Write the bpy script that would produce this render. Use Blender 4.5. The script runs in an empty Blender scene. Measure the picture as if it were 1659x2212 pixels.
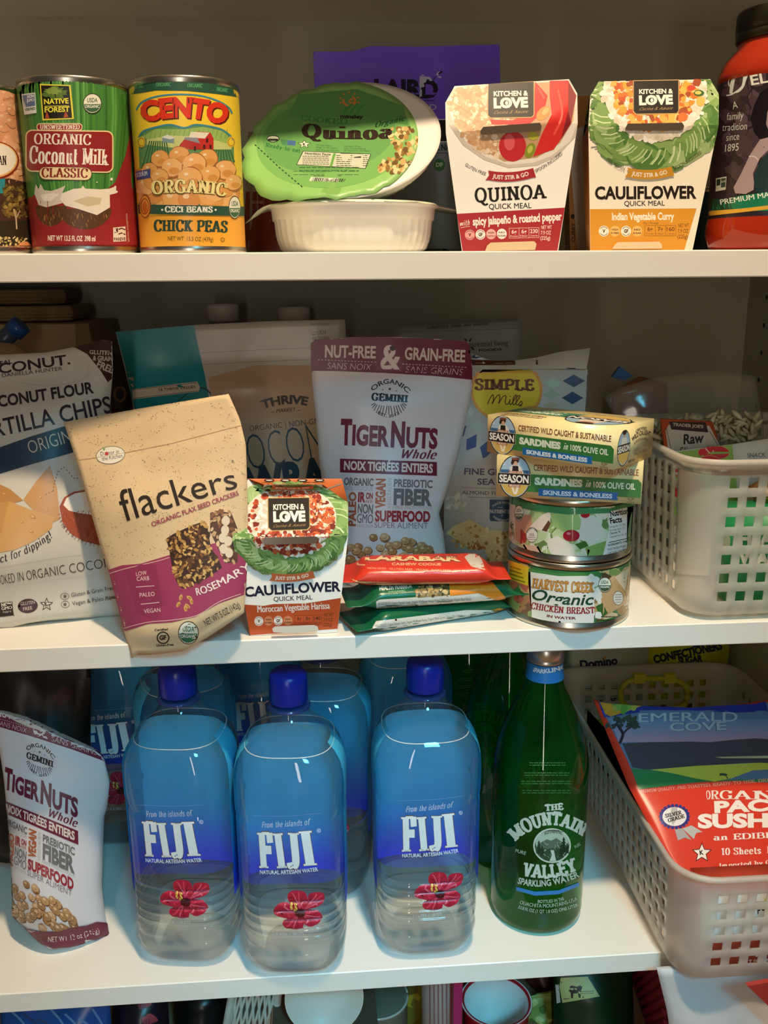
import bpy, bmesh, math, random
from mathutils import Vector, Matrix, noise
from mathutils.bvhtree import BVHTree
from mathutils.geometry import tessellate_polygon
random.seed(7)
C = bpy.context.collection
SC = bpy.context.scene
# ---------------------------------------------------------------- camera
W, H, F = 1659, 2212, 1972.6
YAW, PITCH, ROLL = .0764, .2543, -.0074
EYE = Vector((0, -.6569, -.0155))
_f = Vector((math.sin(YAW)*math.cos(PITCH), math.cos(YAW)*math.cos(PITCH), -math.sin(PITCH)))
_r = Vector((math.cos(YAW), -math.sin(YAW), 0))
_u = _r.cross(_f)
_r, _u = _r*math.cos(ROLL)+_u*math.sin(ROLL), _u*math.cos(ROLL)-_r*math.sin(ROLL)
cd = bpy.data.cameras.new('camera'); cam = bpy.data.objects.new('camera', cd); C.objects.link(cam)
cam.matrix_world = Matrix(((_r.x, _u.x, -_f.x, EYE.x), (_r.y, _u.y, -_f.y, EYE.y), (_r.z, _u.z, -_f.z, EYE.z), (0, 0, 0, 1)))
cd.sensor_fit = 'VERTICAL'; cd.sensor_height = 24; cd.lens = 24*F/H; cd.clip_start = .02
SC.camera = cam
# ---------------------------------------------------------------- light and exposure
SC.view_settings.view_transform = 'Standard'; SC.view_settings.look = 'None'
SC.view_settings.exposure = 0.0; SC.view_settings.gamma = 1; SC.view_settings.use_curve_mapping = False
wd = bpy.data.worlds.new('world'); SC.world = wd; wd.use_nodes = True
wd.node_tree.nodes['Background'].inputs[0].default_value = (.90, .80, .66, 1)
wd.node_tree.nodes['Background'].inputs[1].default_value = .05

def area(name, loc, target, sx, sy, power, col, shape='RECTANGLE', spread=math.pi):
    l = bpy.data.lights.new(name, 'AREA'); l.shape = shape; l.size = sx; l.size_y = sy
    l.energy = power; l.color = col; l.spread = spread
    o = bpy.data.objects.new(name, l); C.objects.link(o); o.location = loc
    o.rotation_euler = (Vector(target)-Vector(loc)).to_track_quat('-Z', 'Y').to_euler()
    return o
area('ceiling_lamp', (.17, -.51, 1.2), (.10, -.05, -.4), .085, .085, 25, (1, .76, .50), 'DISK')
area('window_daylight', (.36, -1.6, .85), (.075, 0, -.53), .30, .30, .66, (.16, .72, 1.0), 'RECTANGLE', math.radians(25))
area('doorway_gap', (-.16, -1.9, -.04), (.0, 0, -.3), .08, 1.45, 7, (1, .91, .80))
SC.cycles.max_bounces = 14; SC.cycles.transparent_max_bounces = 24; SC.cycles.transmission_bounces = 10
SC.cycles.sample_clamp_indirect = 4

# ---------------------------------------------------------------- helpers
def ray(x, y): return _f+_r*((x-W/2)/F)+_u*((H/2-y)/F)
def P(x, y, Y):                                    # point seen at photo pixel x, y on the plane of depth Y
    d = ray(x, y); return EYE+d*((Y-EYE.y)/d.y)
def PZ(x, y, Z):                                   # the same on the level Z
    d = ray(x, y); return EYE+d*((Z-EYE.z)/d.z)
def PL(x, y, o, n):                                # the same on the plane through o with normal n
    d = ray(x, y); return EYE+d*((Vector(o)-EYE).dot(n)/d.dot(n))
def depth(p): return (Vector(p)-EYE).dot(_f)
def lin(h):
    h = h.lstrip('#')
    if len(h) == 3: h = ''.join(c*2 for c in h)
    o = []
    for i in (0, 2, 4):
        c = int(h[i:i+2], 16)/255
        o.append(c/12.92 if c <= .04045 else ((c+.055)/1.055)**2.4)
    return (*o, 1)
_M = {}
def mat(col, rough=.45, metal=0., bump=0, bscale=200, trans=0, spec=.5, ior=1.45):
    if not isinstance(col, str): return col
    k = (col, rough, metal, bump, bscale, trans, spec, ior)
    if k in _M: return _M[k]
    m = bpy.data.materials.new('mat_'+col.strip('#')); m.use_nodes = True
    n = m.node_tree.nodes; b = n['Principled BSDF']
    b.inputs['Base Color'].default_value = lin(col); b.inputs['Roughness'].default_value = rough
    b.inputs['Metallic'].default_value = metal; b.inputs['Specular IOR Level'].default_value = spec
    b.inputs['IOR'].default_value = ior
    if trans: b.inputs['Transmission Weight'].default_value = trans
    if bump:
        t = n.new('ShaderNodeTexNoise'); t.inputs['Scale'].default_value = bscale; t.inputs['Detail'].default_value = 4
        g = n.new('ShaderNodeTexCoord'); bp = n.new('ShaderNodeBump'); bp.inputs['Strength'].default_value = bump; bp.inputs['Distance'].default_value = .002
        L = m.node_tree.links
        L.new(g.outputs['Object'], t.inputs['Vector']); L.new(t.outputs[0], bp.inputs['Height']); L.new(bp.outputs[0], b.inputs['Normal'])
    _M[k] = m; return m
def clear_mat(name, tint, glossy=.08, rough=.02, diffuse=0., dcol='#ffffff', trans=0., refr=0., ior=1.33, groug=None, fres=1.5):
    """thin clear plastic, glass or film: straight-through tint, a share of refraction, a share of frosted body, a clear coat"""
    if name in _M: return _M[name]
    m = bpy.data.materials.new(name); m.use_nodes = True; nt = m.node_tree; n = nt.nodes; L = nt.links
    n.remove(n['Principled BSDF']); out = n['Material Output']
    t = n.new('ShaderNodeBsdfTransparent'); t.inputs[0].default_value = lin(tint); cur = t.outputs[0]
    def mix(f, other, fac_sock=None):
        nonlocal cur
        x = n.new('ShaderNodeMixShader')
        if fac_sock is None: x.inputs[0].default_value = f
        else: L.new(fac_sock, x.inputs[0])
        L.new(cur, x.inputs[1]); L.new(other, x.inputs[2]); cur = x.outputs[0]
    if refr:
        r = n.new('ShaderNodeBsdfRefraction'); r.inputs['Color'].default_value = lin(tint); r.inputs['IOR'].default_value = ior; r.inputs['Roughness'].default_value = rough
        mix(refr, r.outputs[0])
    if diffuse:
        d = n.new('ShaderNodeBsdfDiffuse'); d.inputs[0].default_value = lin(dcol); mix(diffuse, d.outputs[0])
    if trans:
        d = n.new('ShaderNodeBsdfTranslucent'); d.inputs[0].default_value = lin(dcol); mix(trans, d.outputs[0])
    fr = n.new('ShaderNodeFresnel'); fr.inputs[0].default_value = fres or 1.1
    ge = n.new('ShaderNodeNewGeometry'); mr = n.new('ShaderNodeMapRange'); v = fr.inputs[0].default_value   # thin wall: the same gloss on both sides
    mr.inputs[3].default_value = v; mr.inputs[4].default_value = 1/v
    L.new(ge.outputs['Backfacing'], mr.inputs[0]); L.new(mr.outputs[0], fr.inputs[0])
    g = n.new('ShaderNodeBsdfGlossy'); g.inputs['Roughness'].default_value = rough if groug is None else groug
    if fres: mix(0, g.outputs[0], fr.outputs[0])
    L.new(cur, out.inputs[0]); _M[name] = m; return m

class Mesh:
    """collects faces of one part; obj() links them as one mesh object"""
    def __init__(s): s.v, s.f, s.m, s.s, s.n = [], [], [], [], {}
    def add(s, verts, faces, m, smooth=False, normals=None):
        o = len(s.v); s.v += [Vector(p) for p in verts]
        for f in faces: s.f.append(tuple(i+o for i in f)); s.m.append(m); s.s.append(smooth)
        if normals:
            for i, n in enumerate(normals): s.n[o+i] = n
        return o
    def box(s, a, b, m):
        (x0, y0, z0), (x1, y1, z1) = a, b
        s.add([(x0,y0,z0),(x1,y0,z0),(x1,y1,z0),(x0,y1,z0),(x0,y0,z1),(x1,y0,z1),(x1,y1,z1),(x0,y1,z1)],
              [(0,3,2,1),(4,5,6,7),(0,1,5,4),(1,2,6,5),(2,3,7,6),(3,0,4,7)], m)
    def hexa(s, p, m, smooth=False):               # 8 corners: front bl br tr tl, back bl br tr tl
        s.add(p, [(0,1,2,3),(5,4,7,6),(4,0,3,7),(1,5,6,2),(3,2,6,7),(4,5,1,0)], m, smooth)
    def loft(s, rings, m, caps=(True, True), smooth=True, closed=True):
        n = len(rings[0]); fs = []
        for j in range(len(rings)-1):
            for i in range(n if closed else n-1):
                a, b = j*n+i, j*n+(i+1) % n
                fs.append((a, b, b+n, a+n))
        mm = m if isinstance(m, list) else [m]*(len(rings)-1)
        o = len(s.v); s.v += [Vector(p) for r in rings for p in r]
        per = n if closed else n-1
        for k, f in enumerate(fs): s.f.append(tuple(i+o for i in f)); s.m.append(mm[k//per]); s.s.append(smooth)
        if caps[0]: s.f.append(tuple(o+i for i in reversed(range(n)))); s.m.append(mm[0]); s.s.append(False)
        if caps[1]: s.f.append(tuple(o+(len(rings)-1)*n+i for i in range(n))); s.m.append(mm[-1]); s.s.append(False)
    def lathe(s, prof, c, m, seg=64, p=2., rot=0, sx=1, sy=1, caps=(True, True), wob=None):
        """prof: (radius, height) from bottom to top; p > 2 makes the section a rounded square"""
        rings = []
        for j, (r, z) in enumerate(prof):
            ring = []
            for i in range(seg):
                a = 2*math.pi*i/seg+rot; ca, sa = math.cos(a-rot), math.sin(a-rot)
                k = (abs(ca)**p+abs(sa)**p)**(-1/p) if p != 2 else 1
                if wob: k *= wob(a, z)
                ring.append((c[0]+r*k*sx*math.cos(a), c[1]+r*k*sy*math.sin(a), c[2]+z))
            rings.append(ring)
        s.loft(rings, m, caps)
    def tube(s, pts, r, m, n=8):
        pts = [Vector(p) for p in pts]; rings = []
        for i, p in enumerate(pts):
            d = (pts[min(i+1, len(pts)-1)]-pts[max(i-1, 0)]).normalized()
            a = d.cross(Vector((.3, .2, 1))).normalized(); b = d.cross(a)
            rings.append([p+a*r*math.cos(t*2*math.pi/n)+b*r*math.sin(t*2*math.pi/n) for t in range(n)])
        s.loft(rings, m)
    def centre(s):
        lo = [min(p[i] for p in s.v) for i in range(3)]; hi = [max(p[i] for p in s.v) for i in range(3)]
        return Vector(((lo[0]+hi[0])/2, (lo[1]+hi[1])/2, lo[2]))
    def obj(s, name, parent=None, origin=None):
        o_ = Vector(origin) if origin is not None else (parent.matrix_world.translation.copy() if parent else s.centre())
        me = bpy.data.meshes.new(name)
        me.from_pydata([p-o_ for p in s.v], [], s.f)
        ms = []; idx = []
        for m in s.m:
            m = mat(m)
            if m not in ms: ms.append(m)
            idx.append(ms.index(m))
        for m in ms: me.materials.append(m)
        me.polygons.foreach_set('material_index', idx); me.polygons.foreach_set('use_smooth', s.s)
        me.update()
        if s.n and len(me.vertices) == len(s.v):
            me.normals_split_custom_set_from_vertices([s.n.get(i, (0, 0, 0)) for i in range(len(s.v))])
        ob = bpy.data.objects.new(name, me); C.objects.link(ob)
        if parent: ob.parent = parent; ob.location = o_-parent.matrix_world.translation
        else: ob.location = o_; ob.matrix_world = Matrix.Translation(o_)
        return ob
def tag(o, label, cat=None, group=None, kind=None):
    if label: o['label'] = label
    if cat: o['category'] = cat
    if group: o['group'] = group
    if kind: o['kind'] = kind
    return o
def thing(name, loc, label, cat, group=None):
    o = bpy.data.objects.new(name, None); C.objects.link(o); o.empty_display_size = .02
    o.location = loc; o.matrix_world = Matrix.Translation(Vector(loc))
    return tag(o, label, cat, group)
def copy_tree(o, parent=None):
    c = o.copy(); C.objects.link(c)
    if parent: c.parent = parent
    for ch in list(o.children): copy_tree(ch, c)
    return c

# ---------------------------------------------------------------- lettering
def _bf(s, bold, shear, res):
    c = bpy.data.curves.new('t', 'FONT'); c.body = s; c.resolution_u = res; c.offset = bold; c.shear = shear
    o = bpy.data.objects.new('t', c); me = o.to_mesh()
    v = [(p.co.x/.692, p.co.y/.692) for p in me.vertices]; f = [tuple(q.vertices) for q in me.polygons]
    o.to_mesh_clear(); bpy.data.objects.remove(o); bpy.data.curves.remove(c)
    return v, f
# serif letters: width, strokes; a stroke is points joined by lines, '~' in front joins them by a smooth curve, '!' leaves its ends bare
_SF = {
'A': (.74, '!.37,1 .08,0;!.37,1 .66,0;!.17,.34 .57,.34', 'b.08 b.66'), 'B': (.66, '.16,0 .16,1;~!.16,1 .42,.99 .54,.87 .54,.65 .42,.54 .16,.53;~!.16,.53 .46,.52 .6,.4 .6,.13 .46,.01 .16,0', ''),
'C': (.7, '~!.63,.76 .56,.93 .38,1 .17,.87 .08,.5 .17,.13 .38,0 .56,.07 .64,.24;!.63,.66 .63,.98', ''), 'D': (.74, '.16,0 .16,1;~!.16,1 .46,.98 .66,.75 .66,.25 .46,.02 .16,0', ''),
'E': (.62, '.16,0 .16,1;!.16,1 .54,1;!.54,1 .56,.76;!.16,.53 .44,.53;!.44,.64 .44,.41;!.16,0 .56,0;!.56,0 .59,.26', ''), 'F': (.6, '.16,0 .16,1;!.16,1 .54,1;!.54,1 .56,.72;!.16,.52 .44,.52;!.44,.64 .44,.4', ''),
'G': (.74, '~!.63,.76 .56,.93 .38,1 .17,.87 .08,.5 .17,.13 .38,0 .54,.04 .62,.12;!.62,.04 .62,.42;!.48,.42 .72,.42;!.62,.68 .63,.98', ''), 'H': (.78, '.16,0 .16,1;.62,0 .62,1;!.16,.52 .62,.52', ''),
'I': (.32, '.16,0 .16,1', ''), 'J': (.46, '~!.3,1 .3,.6 .3,.2 .22,.02 .09,.02 .06,.14', 't.3'), 'K': (.72, '.16,0 .16,1;!.58,1 .18,.42;!.3,.58 .6,0', 't.58 b.6'), 'L': (.6, '.16,0 .16,1;!.16,0 .54,0;!.54,0 .57,.28', ''),
'M': (.9, '.14,0 .14,1;!.14,1 .45,.1;!.45,.1 .76,1;.76,0 .76,1', ''), 'N': (.78, '.15,0 .15,1;!.15,1 .62,.02;.62,0 .62,1', ''), 'O': (.76, '~!.38,1 .17,.87 .08,.5 .17,.13 .38,0 .59,.13 .68,.5 .59,.87 .38,1', ''),
'P': (.64, '.16,0 .16,1;~!.16,1 .44,.99 .58,.86 .58,.6 .44,.47 .16,.46', ''), 'Q': (.78, '~!.38,1 .17,.87 .08,.5 .17,.13 .38,0 .59,.13 .68,.5 .59,.87 .38,1;~!.34,.1 .5,-.12 .62,-.24 .8,-.16', ''),
'R': (.7, '.16,0 .16,1;~!.16,1 .42,.99 .56,.88 .56,.64 .42,.52 .16,.51;!.36,.51 .6,0', 'b.6'), 'S': (.58, '~!.48,.8 .42,.95 .28,1 .12,.92 .1,.72 .22,.58 .4,.45 .5,.28 .44,.07 .28,0 .14,.06 .08,.22;!.48,.7 .48,.98;!.09,.02 .09,.3', ''),
'T': (.68, '.34,0 .34,1;!.08,1 .6,1;!.08,1 .06,.74;!.6,1 .62,.74', ''), 'U': (.76, '~!.15,1 .15,.6 .17,.16 .38,0 .57,.16 .6,.6 .6,1', 't.15 t.6'), 'V': (.74, '!.09,1 .38,0;!.66,1 .38,0', 't.09 t.66'),
'W': (1.0, '!.08,1 .3,0;!.5,.9 .3,0;!.5,.9 .7,0;!.92,1 .7,0', 't.08 t.92'), 'X': (.72, '!.1,1 .62,0;!.62,1 .1,0', 't.1 t.62 b.1 b.62'), 'Y': (.7, '!.08,1 .35,.48;!.62,1 .35,.48;!.35,.5 .35,0', 't.08 t.62 b.35'), 'Z': (.62, '!.08,1 .54,1;!.54,1 .08,0;!.08,0 .56,0', ''),
'a': (.52, '~!.1,.56 .2,.68 .36,.64 .38,.5 .38,.1 .42,.02 .5,.04;~!.38,.42 .16,.36 .08,.2 .16,.03 .28,.04 .38,.18', ''), 'c': (.48, '~!.42,.54 .3,.68 .14,.58 .08,.34 .14,.08 .28,0 .42,.12', ''), 'd': (.56, '!.42,0 .42,1;~!.42,.52 .3,.66 .14,.58 .08,.33 .14,.06 .3,0 .42,.12', 't.38'),
'e': (.5, '!.1,.36 .42,.36;~!.42,.36 .38,.6 .26,.68 .12,.56 .08,.33 .14,.06 .28,0 .42,.12', ''), 'f': (.34, '~!.16,0 .16,.7 .2,.94 .32,1 .38,.92;!.06,.62 .32,.62', 'b.16'), 'g': (.54, '~!.24,.66 .1,.5 .24,.28 .38,.48 .24,.66;~!.16,.3 .1,.16 .4,.06 .42,-.2 .22,-.3 .06,-.2 .16,.02;!.36,.6 .5,.66', ''), 'h': (.58, '!.15,0 .15,1;~!.15,.5 .26,.66 .4,.6 .42,.4 .42,0', 'b.15 b.42 t.11'),
'i': (.28, '.14,0 .14,.64;!.14,.84 .14,.98', ''), 'k': (.56, '!.14,0 .14,1;!.42,.64 .16,.28;!.24,.38 .46,0', 'b.14 b.46 t.1'), 'l': (.28, '!.14,0 .14,1', 'b.14 t.1'), 'm': (.86, '!.14,0 .14,.66;~!.14,.5 .24,.66 .36,.6 .38,.4 .38,0;~!.38,.5 .5,.66 .62,.6 .64,.4 .64,0', 'b.14 b.4 b.66'),
'n': (.58, '!.14,0 .14,.66;~!.14,.5 .26,.66 .4,.6 .42,.4 .42,0', 'b.14 b.42'), 'o': (.54, '~!.27,.68 .13,.58 .08,.34 .13,.1 .27,0 .41,.1 .46,.34 .41,.58 .27,.68', ''), 'r': (.42, '!.14,0 .14,.66;~!.14,.46 .24,.64 .36,.66 .38,.56', 'b.14'), 's': (.42, '~!.36,.52 .26,.67 .1,.6 .1,.46 .3,.28 .34,.1 .2,0 .06,.14', ''),
't': (.36, '~!.16,.92 .16,.5 .16,.12 .24,0 .34,.1;!.05,.64 .32,.64', ''), 'u': (.58, '~!.14,.66 .14,.3 .16,.06 .28,0 .42,.14 .42,.3;!.42,.66 .42,0', 'b.46'), 'v': (.52, '!.08,.64 .26,0;!.44,.64 .26,0', ''), 'w': (.76, '!.08,.64 .22,0;!.38,.64 .22,0;!.38,.64 .54,0;!.68,.64 .54,0', ''), 'y': (.52, '!.08,.64 .28,.04;~!.46,.64 .3,.1 .2,-.2 .08,-.26', ''),
'p': (.56, '!.14,.66 .14,-.3;~!.14,.52 .26,.66 .42,.58 .47,.33 .42,.06 .26,0 .14,.12', ''), 'b': (.56, '!.14,1 .14,0;~!.14,.52 .26,.66 .42,.58 .47,.33 .42,.06 .26,0 .14,.12', 't.11'),
'j': (.28, '~!.14,.64 .14,.1 .12,-.2 .02,-.28;!.14,.84 .14,.98', ''), 'x': (.52, '!.08,.64 .44,0;!.44,.64 .08,0', ''), 'z': (.46, '!.06,.62 .4,.62;!.4,.62 .06,.02;!.06,.02 .42,.02', ''),
'1': (.42, '.22,0 .22,1;!.22,1 .08,.86', 'b.22'), '0': (.56, '~!.28,1 .13,.86 .08,.5 .13,.14 .28,0 .43,.14 .48,.5 .43,.86 .28,1', ''), '!': (.26, '!.13,1 .13,.3;!.13,.12 .13,0', ''), ':': (.2, '!.1,.06 .1,.16;!.1,.5 .1,.6', ''), ',': (.2, '!.12,.1 .06,-.14', ''),
' ': (.3, '', ''), '-': (.4, '!.08,.4 .32,.4', ''), '.': (.2, '!.1,0 .1,.1', ''), '&': (.78, '~!.66,.36 .5,.08 .26,0 .1,.12 .14,.36 .4,.66 .4,.9 .28,1 .18,.88 .24,.66 .64,.04', ''),
}
def _catmull(p, k=5):
    q = [p[0]]+p+[p[-1]]; o = []
    if p[0] == p[-1]: q[0] = p[-2]; q[-1] = p[1]
    for i in range(1, len(q)-2):
        for t in range(k):
            t /= k; r = []
            for c in (0, 1):
                a, b, d, e = q[i-1][c], q[i][c], q[i+1][c], q[i+2][c]
                r.append(.5*(2*b+(d-a)*t+(2*a-5*b+4*d-e)*t*t+(3*b-a-3*d+e)*t**3))
            o.append(tuple(r))
    return o+[p[-1]]
def _ribbon(p, wf, v, f):
    n = len(p); o = len(v)
    for i in range(n):
        a, b = p[max(i-1, 0)], p[min(i+1, n-1)]
        dx, dy = b[0]-a[0], b[1]-a[1]; l = math.hypot(dx, dy) or 1e-9; dx /= l; dy /= l
        w = wf(dx, dy)/2
        v += [(p[i][0]-dy*w, p[i][1]+dx*w), (p[i][0]+dy*w, p[i][1]-dx*w)]
        if i: f.append((o+2*i-2, o+2*i-1, o+2*i+1, o+2*i))
def _sf(s, thick, thin, serif):
    v, f = [], []; x = 0
    wf = lambda dx, dy: thin+(thick-thin)*abs(dy)**1.2
    for ch in s:
        w, st, ex = _SF.get(ch, _SF[' '])
        bars = []
        for q in filter(None, st.split(';')):
            sm = '~' in q; bare = '!' in q
            p = [tuple(map(float, t.split(','))) for t in q.replace('~', '').replace('!', '').split()]
            if not bare and serif:
                for px, py in (p[0], p[-1]):
                    if py in (0, 1, .64): bars.append((px, py))
            if sm: p = _catmull(p)
            _ribbon([(a+x, b) for a, b in p], wf, v, f)
        if serif:
            for t in ex.split(): bars.append((float(t[1:]), 0 if t[0] == 'b' else 1))
            sw = thick*.5+.075
            for a, b in bars:
                c = thin*.55 if b == 0 else b-thin*.55
                if b == .64: _ribbon([(a-sw+x, c), (a+x, c)], lambda *_: thin, v, f)
                else: _ribbon([(a-sw+x, c), (a+sw+x, c)], lambda *_: thin*1.1, v, f)
        x += w+thick*.35
    return v, f
_TC = {}
class Art:
    """printed matter: flat shapes given in photo pixels (origin + number/scale) laid onto the surface of a mesh"""
    def __init__(s, mesh, org=(0, 0), sc=1., rough=.45, metal=0., base=.0001, step=.000006):
        s.mesh, s.org, s.sc, s.rough, s.metal = mesh, org, sc, rough, metal
        s.items = []; s.h = s.base = base; s.step = step; s.cuts = []
    def at(s, org, sc): s.org, s.sc = org, sc; return s
    tf = None
    def _p(s, x, y):
        if s.tf: return s.tf(s.org[0]+x/s.sc, s.org[1]+y/s.sc)
        return (s.org[0]+x/s.sc, s.org[1]+y/s.sc)
    def raw(s, v, f, col):
        if not v: return
        xs = [p[0] for p in v]; ys = [p[1] for p in v]
        b = (min(xs), min(ys), max(xs), max(ys)); l = 0
        for q in s.items:
            if q[3] >= l and q[4][0] < b[2] and q[4][2] > b[0] and q[4][1] < b[3] and q[4][3] > b[1]: l = q[3]+1
        s.items.append((v, f, mat(col, s.rough, s.metal), l, b))
    def poly(s, pts, col):
        v = [s._p(*p) for p in pts]
        s.raw(v, tessellate_polygon([[Vector((a, b, 0)) for a, b in v]]), col)
    def rect(s, x0, y0, x1, y1, col): s.poly([(x0, y0), (x1, y0), (x1, y1), (x0, y1)], col)
    def rrect(s, x0, y0, x1, y1, r, col, dy=0):
        p = []
        for cx, cy, a in ((x1-r, y0+r, -90), (x1-r, y1-r, 0), (x0+r, y1-r, 90), (x0+r, y0+r, 180)):
            for k in range(5):
                t = math.radians(a+k*22.5); p.append((cx+r*math.cos(t), cy+r*math.sin(t)))
        s.poly([(x, y+dy*(x-x0)/(x1-x0)) for x, y in p], col)
    def ell(s, cx, cy, rx, ry, col, n=28, rot=0, jag=0):
        c, d = math.cos(rot), math.sin(rot); p = []
        for i in range(n):
            a = 2*math.pi*i/n; k = 1+(random.uniform(-jag, jag) if jag else 0)
            x, y = rx*k*math.cos(a), ry*k*math.sin(a); p.append((cx+x*c-y*d, cy+x*d+y*c))
        s.poly(p, col)
    def line(s, pts, w, col, smooth=False, dash=0):
        if smooth: pts = _catmull([tuple(p) for p in pts], 8)
        v, f = [], []
        if dash:
            q = []; acc = 0
            for a, b in zip(pts, pts[1:]):
                l = math.hypot(b[0]-a[0], b[1]-a[1]); n = max(1, int(l/dash))
                for i in range(0, n, 2):
                    t0, t1 = i/n, min(1, (i+1)/n)
                    _ribbon([(a[0]+(b[0]-a[0])*t, a[1]+(b[1]-a[1])*t) for t in (t0, t1)], lambda *_: w, v, f)
        else: _ribbon(pts, lambda *_: w, v, f)
        s.raw([s._p(*p) for p in v], f, col)
    def ring(s, cx, cy, rx, ry, w, col, a0=0, a1=360, n=32):
        s.line([(cx+rx*math.cos(math.radians(a0+(a1-a0)*i/n)), cy+ry*math.sin(math.radians(a0+(a1-a0)*i/n))) for i in range(n+1)], w, col)
    def text(s, t, path, h, col, bold=0, shear=0, font='s', res=3, thick=.2, thin=.07, grow=0):
        """t along path (2 points a line, 3 points a curve through them), stretched to its length; h = capital height"""
        if font == 's' and bold and 'M' in t:             # heavy M: plain letters printed side by side
            dx = max(0, bold)*(h(.5) if callable(h) else h)*.95
            for q in (-dx, dx) if dx else (): s.text(t, [(p[0]+q, p[1]) for p in path], h, col, 0, shear, font, res)
            bold = 0
        k = (t, font, bold, shear, res, thick, thin)
        if k not in _TC:
            _TC[k] = _bf(t, bold, shear, res) if font == 's' else _sf(t, thick, thin, font == 'r')
            if font != 's' and shear: _TC[k] = ([(x+y*shear, y) for x, y in _TC[k][0]], _TC[k][1])
        v, f = _TC[k]
        if not f: return
        x0 = min(p[0] for p in v); x1 = max(p[0] for p in v)
        path = [Vector(p) for p in path]
        if len(path) == 3:
            a, m, b = path; c = m*2-(a+b)/2
            pos = lambda u: a*(1-u)**2+c*2*u*(1-u)+b*u*u
            tan = lambda u: ((c-a)*2*(1-u)+(b-c)*2*u).normalized()
        else:
            a, b = path; pos = lambda u: a+(b-a)*u; tan = lambda u: (b-a).normalized()
        hf = h if callable(h) else (lambda u: h)
        o = []
        for x, y in v:
            u = (x-x0)/(x1-x0); p = pos(u); d = tan(u); q = p+Vector((d.y, -d.x))*y*hf(u); o.append(s._p(q.x, q.y))
        s.raw(o, f, col)
    def greek(s, x0, y0, x1, y1, n, col, w=None, dy=0):    # lines of small print too small to read
        for i in range(n):
            y = y0+(y1-y0)*i/max(1, n-1); x = x0
            while x < x1:
                e = min(x1, x+random.uniform(.05, .14)*(x1-x0)); s.line([(x, y+dy*(x-x0)/(x1-x0)), (e, y+dy*(e-x0)/(x1-x0))], w or (y1-y0)/n*.5, col); x = e+.02*(x1-x0)
    def blobs(s, n, area, r0, r1, cols, jag=.15, asp=(.7, 1), hi=None, inside=None, k=9, rot=None):
        x0, y0, x1, y1 = area; i = t = 0
        while i < n and t < n*30:
            t += 1; x, y = random.uniform(x0, x1), random.uniform(y0, y1)
            if inside and not inside(x, y): continue
            i += 1; r = random.uniform(r0, r1); c = random.choice(cols)
            ro = random.uniform(0, 3.1) if rot is None else rot
            s.ell(x, y, r, r*random.uniform(*asp), c, k, ro, jag)
            if hi: s.ell(x-r*.25, y-r*.3, r*.32, r*.22, hi, 6)
    def wash(s, a, b, n, c0, c1, poly=None):              # printed colour fade from y a to y b between x given by poly(y)
        for i in range(n):
            y0, y1 = a+(b-a)*i/n, a+(b-a)*(i+1)/n; t = (i+.5)/n
            A, B = [int(c0[j:j+2], 16) for j in (1, 3, 5)], [int(c1[j:j+2], 16) for j in (1, 3, 5)]
            col = '#'+''.join('%02x' % round(p+(q-p)*t) for p, q in zip(A, B))
            l0, r0 = poly(y0); l1, r1 = poly(y1)
            s.poly([(l0, y0), (r0, y0), (r1, y1), (l1, y1)], col)
    def lay(s, gx=0, gy=0, local=None, only=False):
        """put all shapes on the mesh; gx, gy: spacing (photo pixels) at which they are cut to follow a curved surface"""
        me = s.mesh; bm = bmesh.new(); mats = []
        for v, f, m, l, _b in s.items:
            h = s.base+l*s.step
            if m not in mats: mats.append(m)
            k = mats.index(m); vs = [bm.verts.new((x, y, h*1e5)) for x, y in v]
            for q in f:
                try: bm.faces.new([vs[i] for i in q]).material_index = k
                except ValueError: pass
        xs = [v.co.x for v in bm.verts]; ys = [v.co.y for v in bm.verts]
        for g, lo, hi, ax in ((gx, min(xs), max(xs), 0), (gy, min(ys), max(ys), 1)):
            if g:
                t = lo+g
                while t < hi:
                    no = (1, 0, 0) if ax == 0 else (0, 1, 0)
                    bmesh.ops.bisect_plane(bm, geom=bm.verts[:]+bm.edges[:]+bm.faces[:], dist=1e-6, plane_co=(t, 0, 0) if ax == 0 else (0, t, 0), plane_no=no); t += g
        for (ax_, ay_), (bx_, by_) in s.cuts:
            bmesh.ops.bisect_plane(bm, geom=bm.verts[:]+bm.edges[:]+bm.faces[:], dist=1e-6, plane_co=(ax_, ay_, 0), plane_no=(ay_-by_, bx_-ax_, 0))
        nv = len(me.v); bvh = BVHTree.FromPolygons([tuple(v) for v in me.v], me.f)
        vn = [Vector((0, 0, 0)) for _ in me.v]
        for q, sm in zip(me.f, me.s):
            if sm:
                a = (me.v[q[1]]-me.v[q[0]]).cross(me.v[q[2]]-me.v[q[0]])
                for i in q: vn[i] += a
        bm.verts.index_update(); pos, nor, hit = [], [], []; mid = sum(me.v, Vector())/nv; rad = max((v-mid).length for v in me.v)
        for v in bm.verts:
            if local: o, d = local(v.co.x, v.co.y)
            else: o, d = EYE, ray(v.co.x, v.co.y).normalized()
            p, n, i, _ = bvh.ray_cast(o, d)
            if p is None:
                c_ = (mid-o).normalized(); ok = False
                if local: pos.append(None); nor.append(None); hit.append(False); continue
                for k in range(1, 60):
                    p, n, i, _ = bvh.ray_cast(o, d.lerp(c_, k*k/3600*.5).normalized())
                    if p is not None: ok = (p-o).cross(d).length < .006; break
                if p is None: pos.append(None); nor.append(None); hit.append(False); continue
                hit.append(ok)
            else: hit.append(True)
            if me.s[i]:
                q = me.f[i]; m = Vector((0, 0, 0))
                for j in q: m += vn[j].normalized()/((me.v[j]-p).length+1e-6)
                m.normalize()
                if m.dot(n) < 0: m = -m
                if m.dot(n) > .5: n = m
            if n.dot(d) > 0: n = -n
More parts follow.
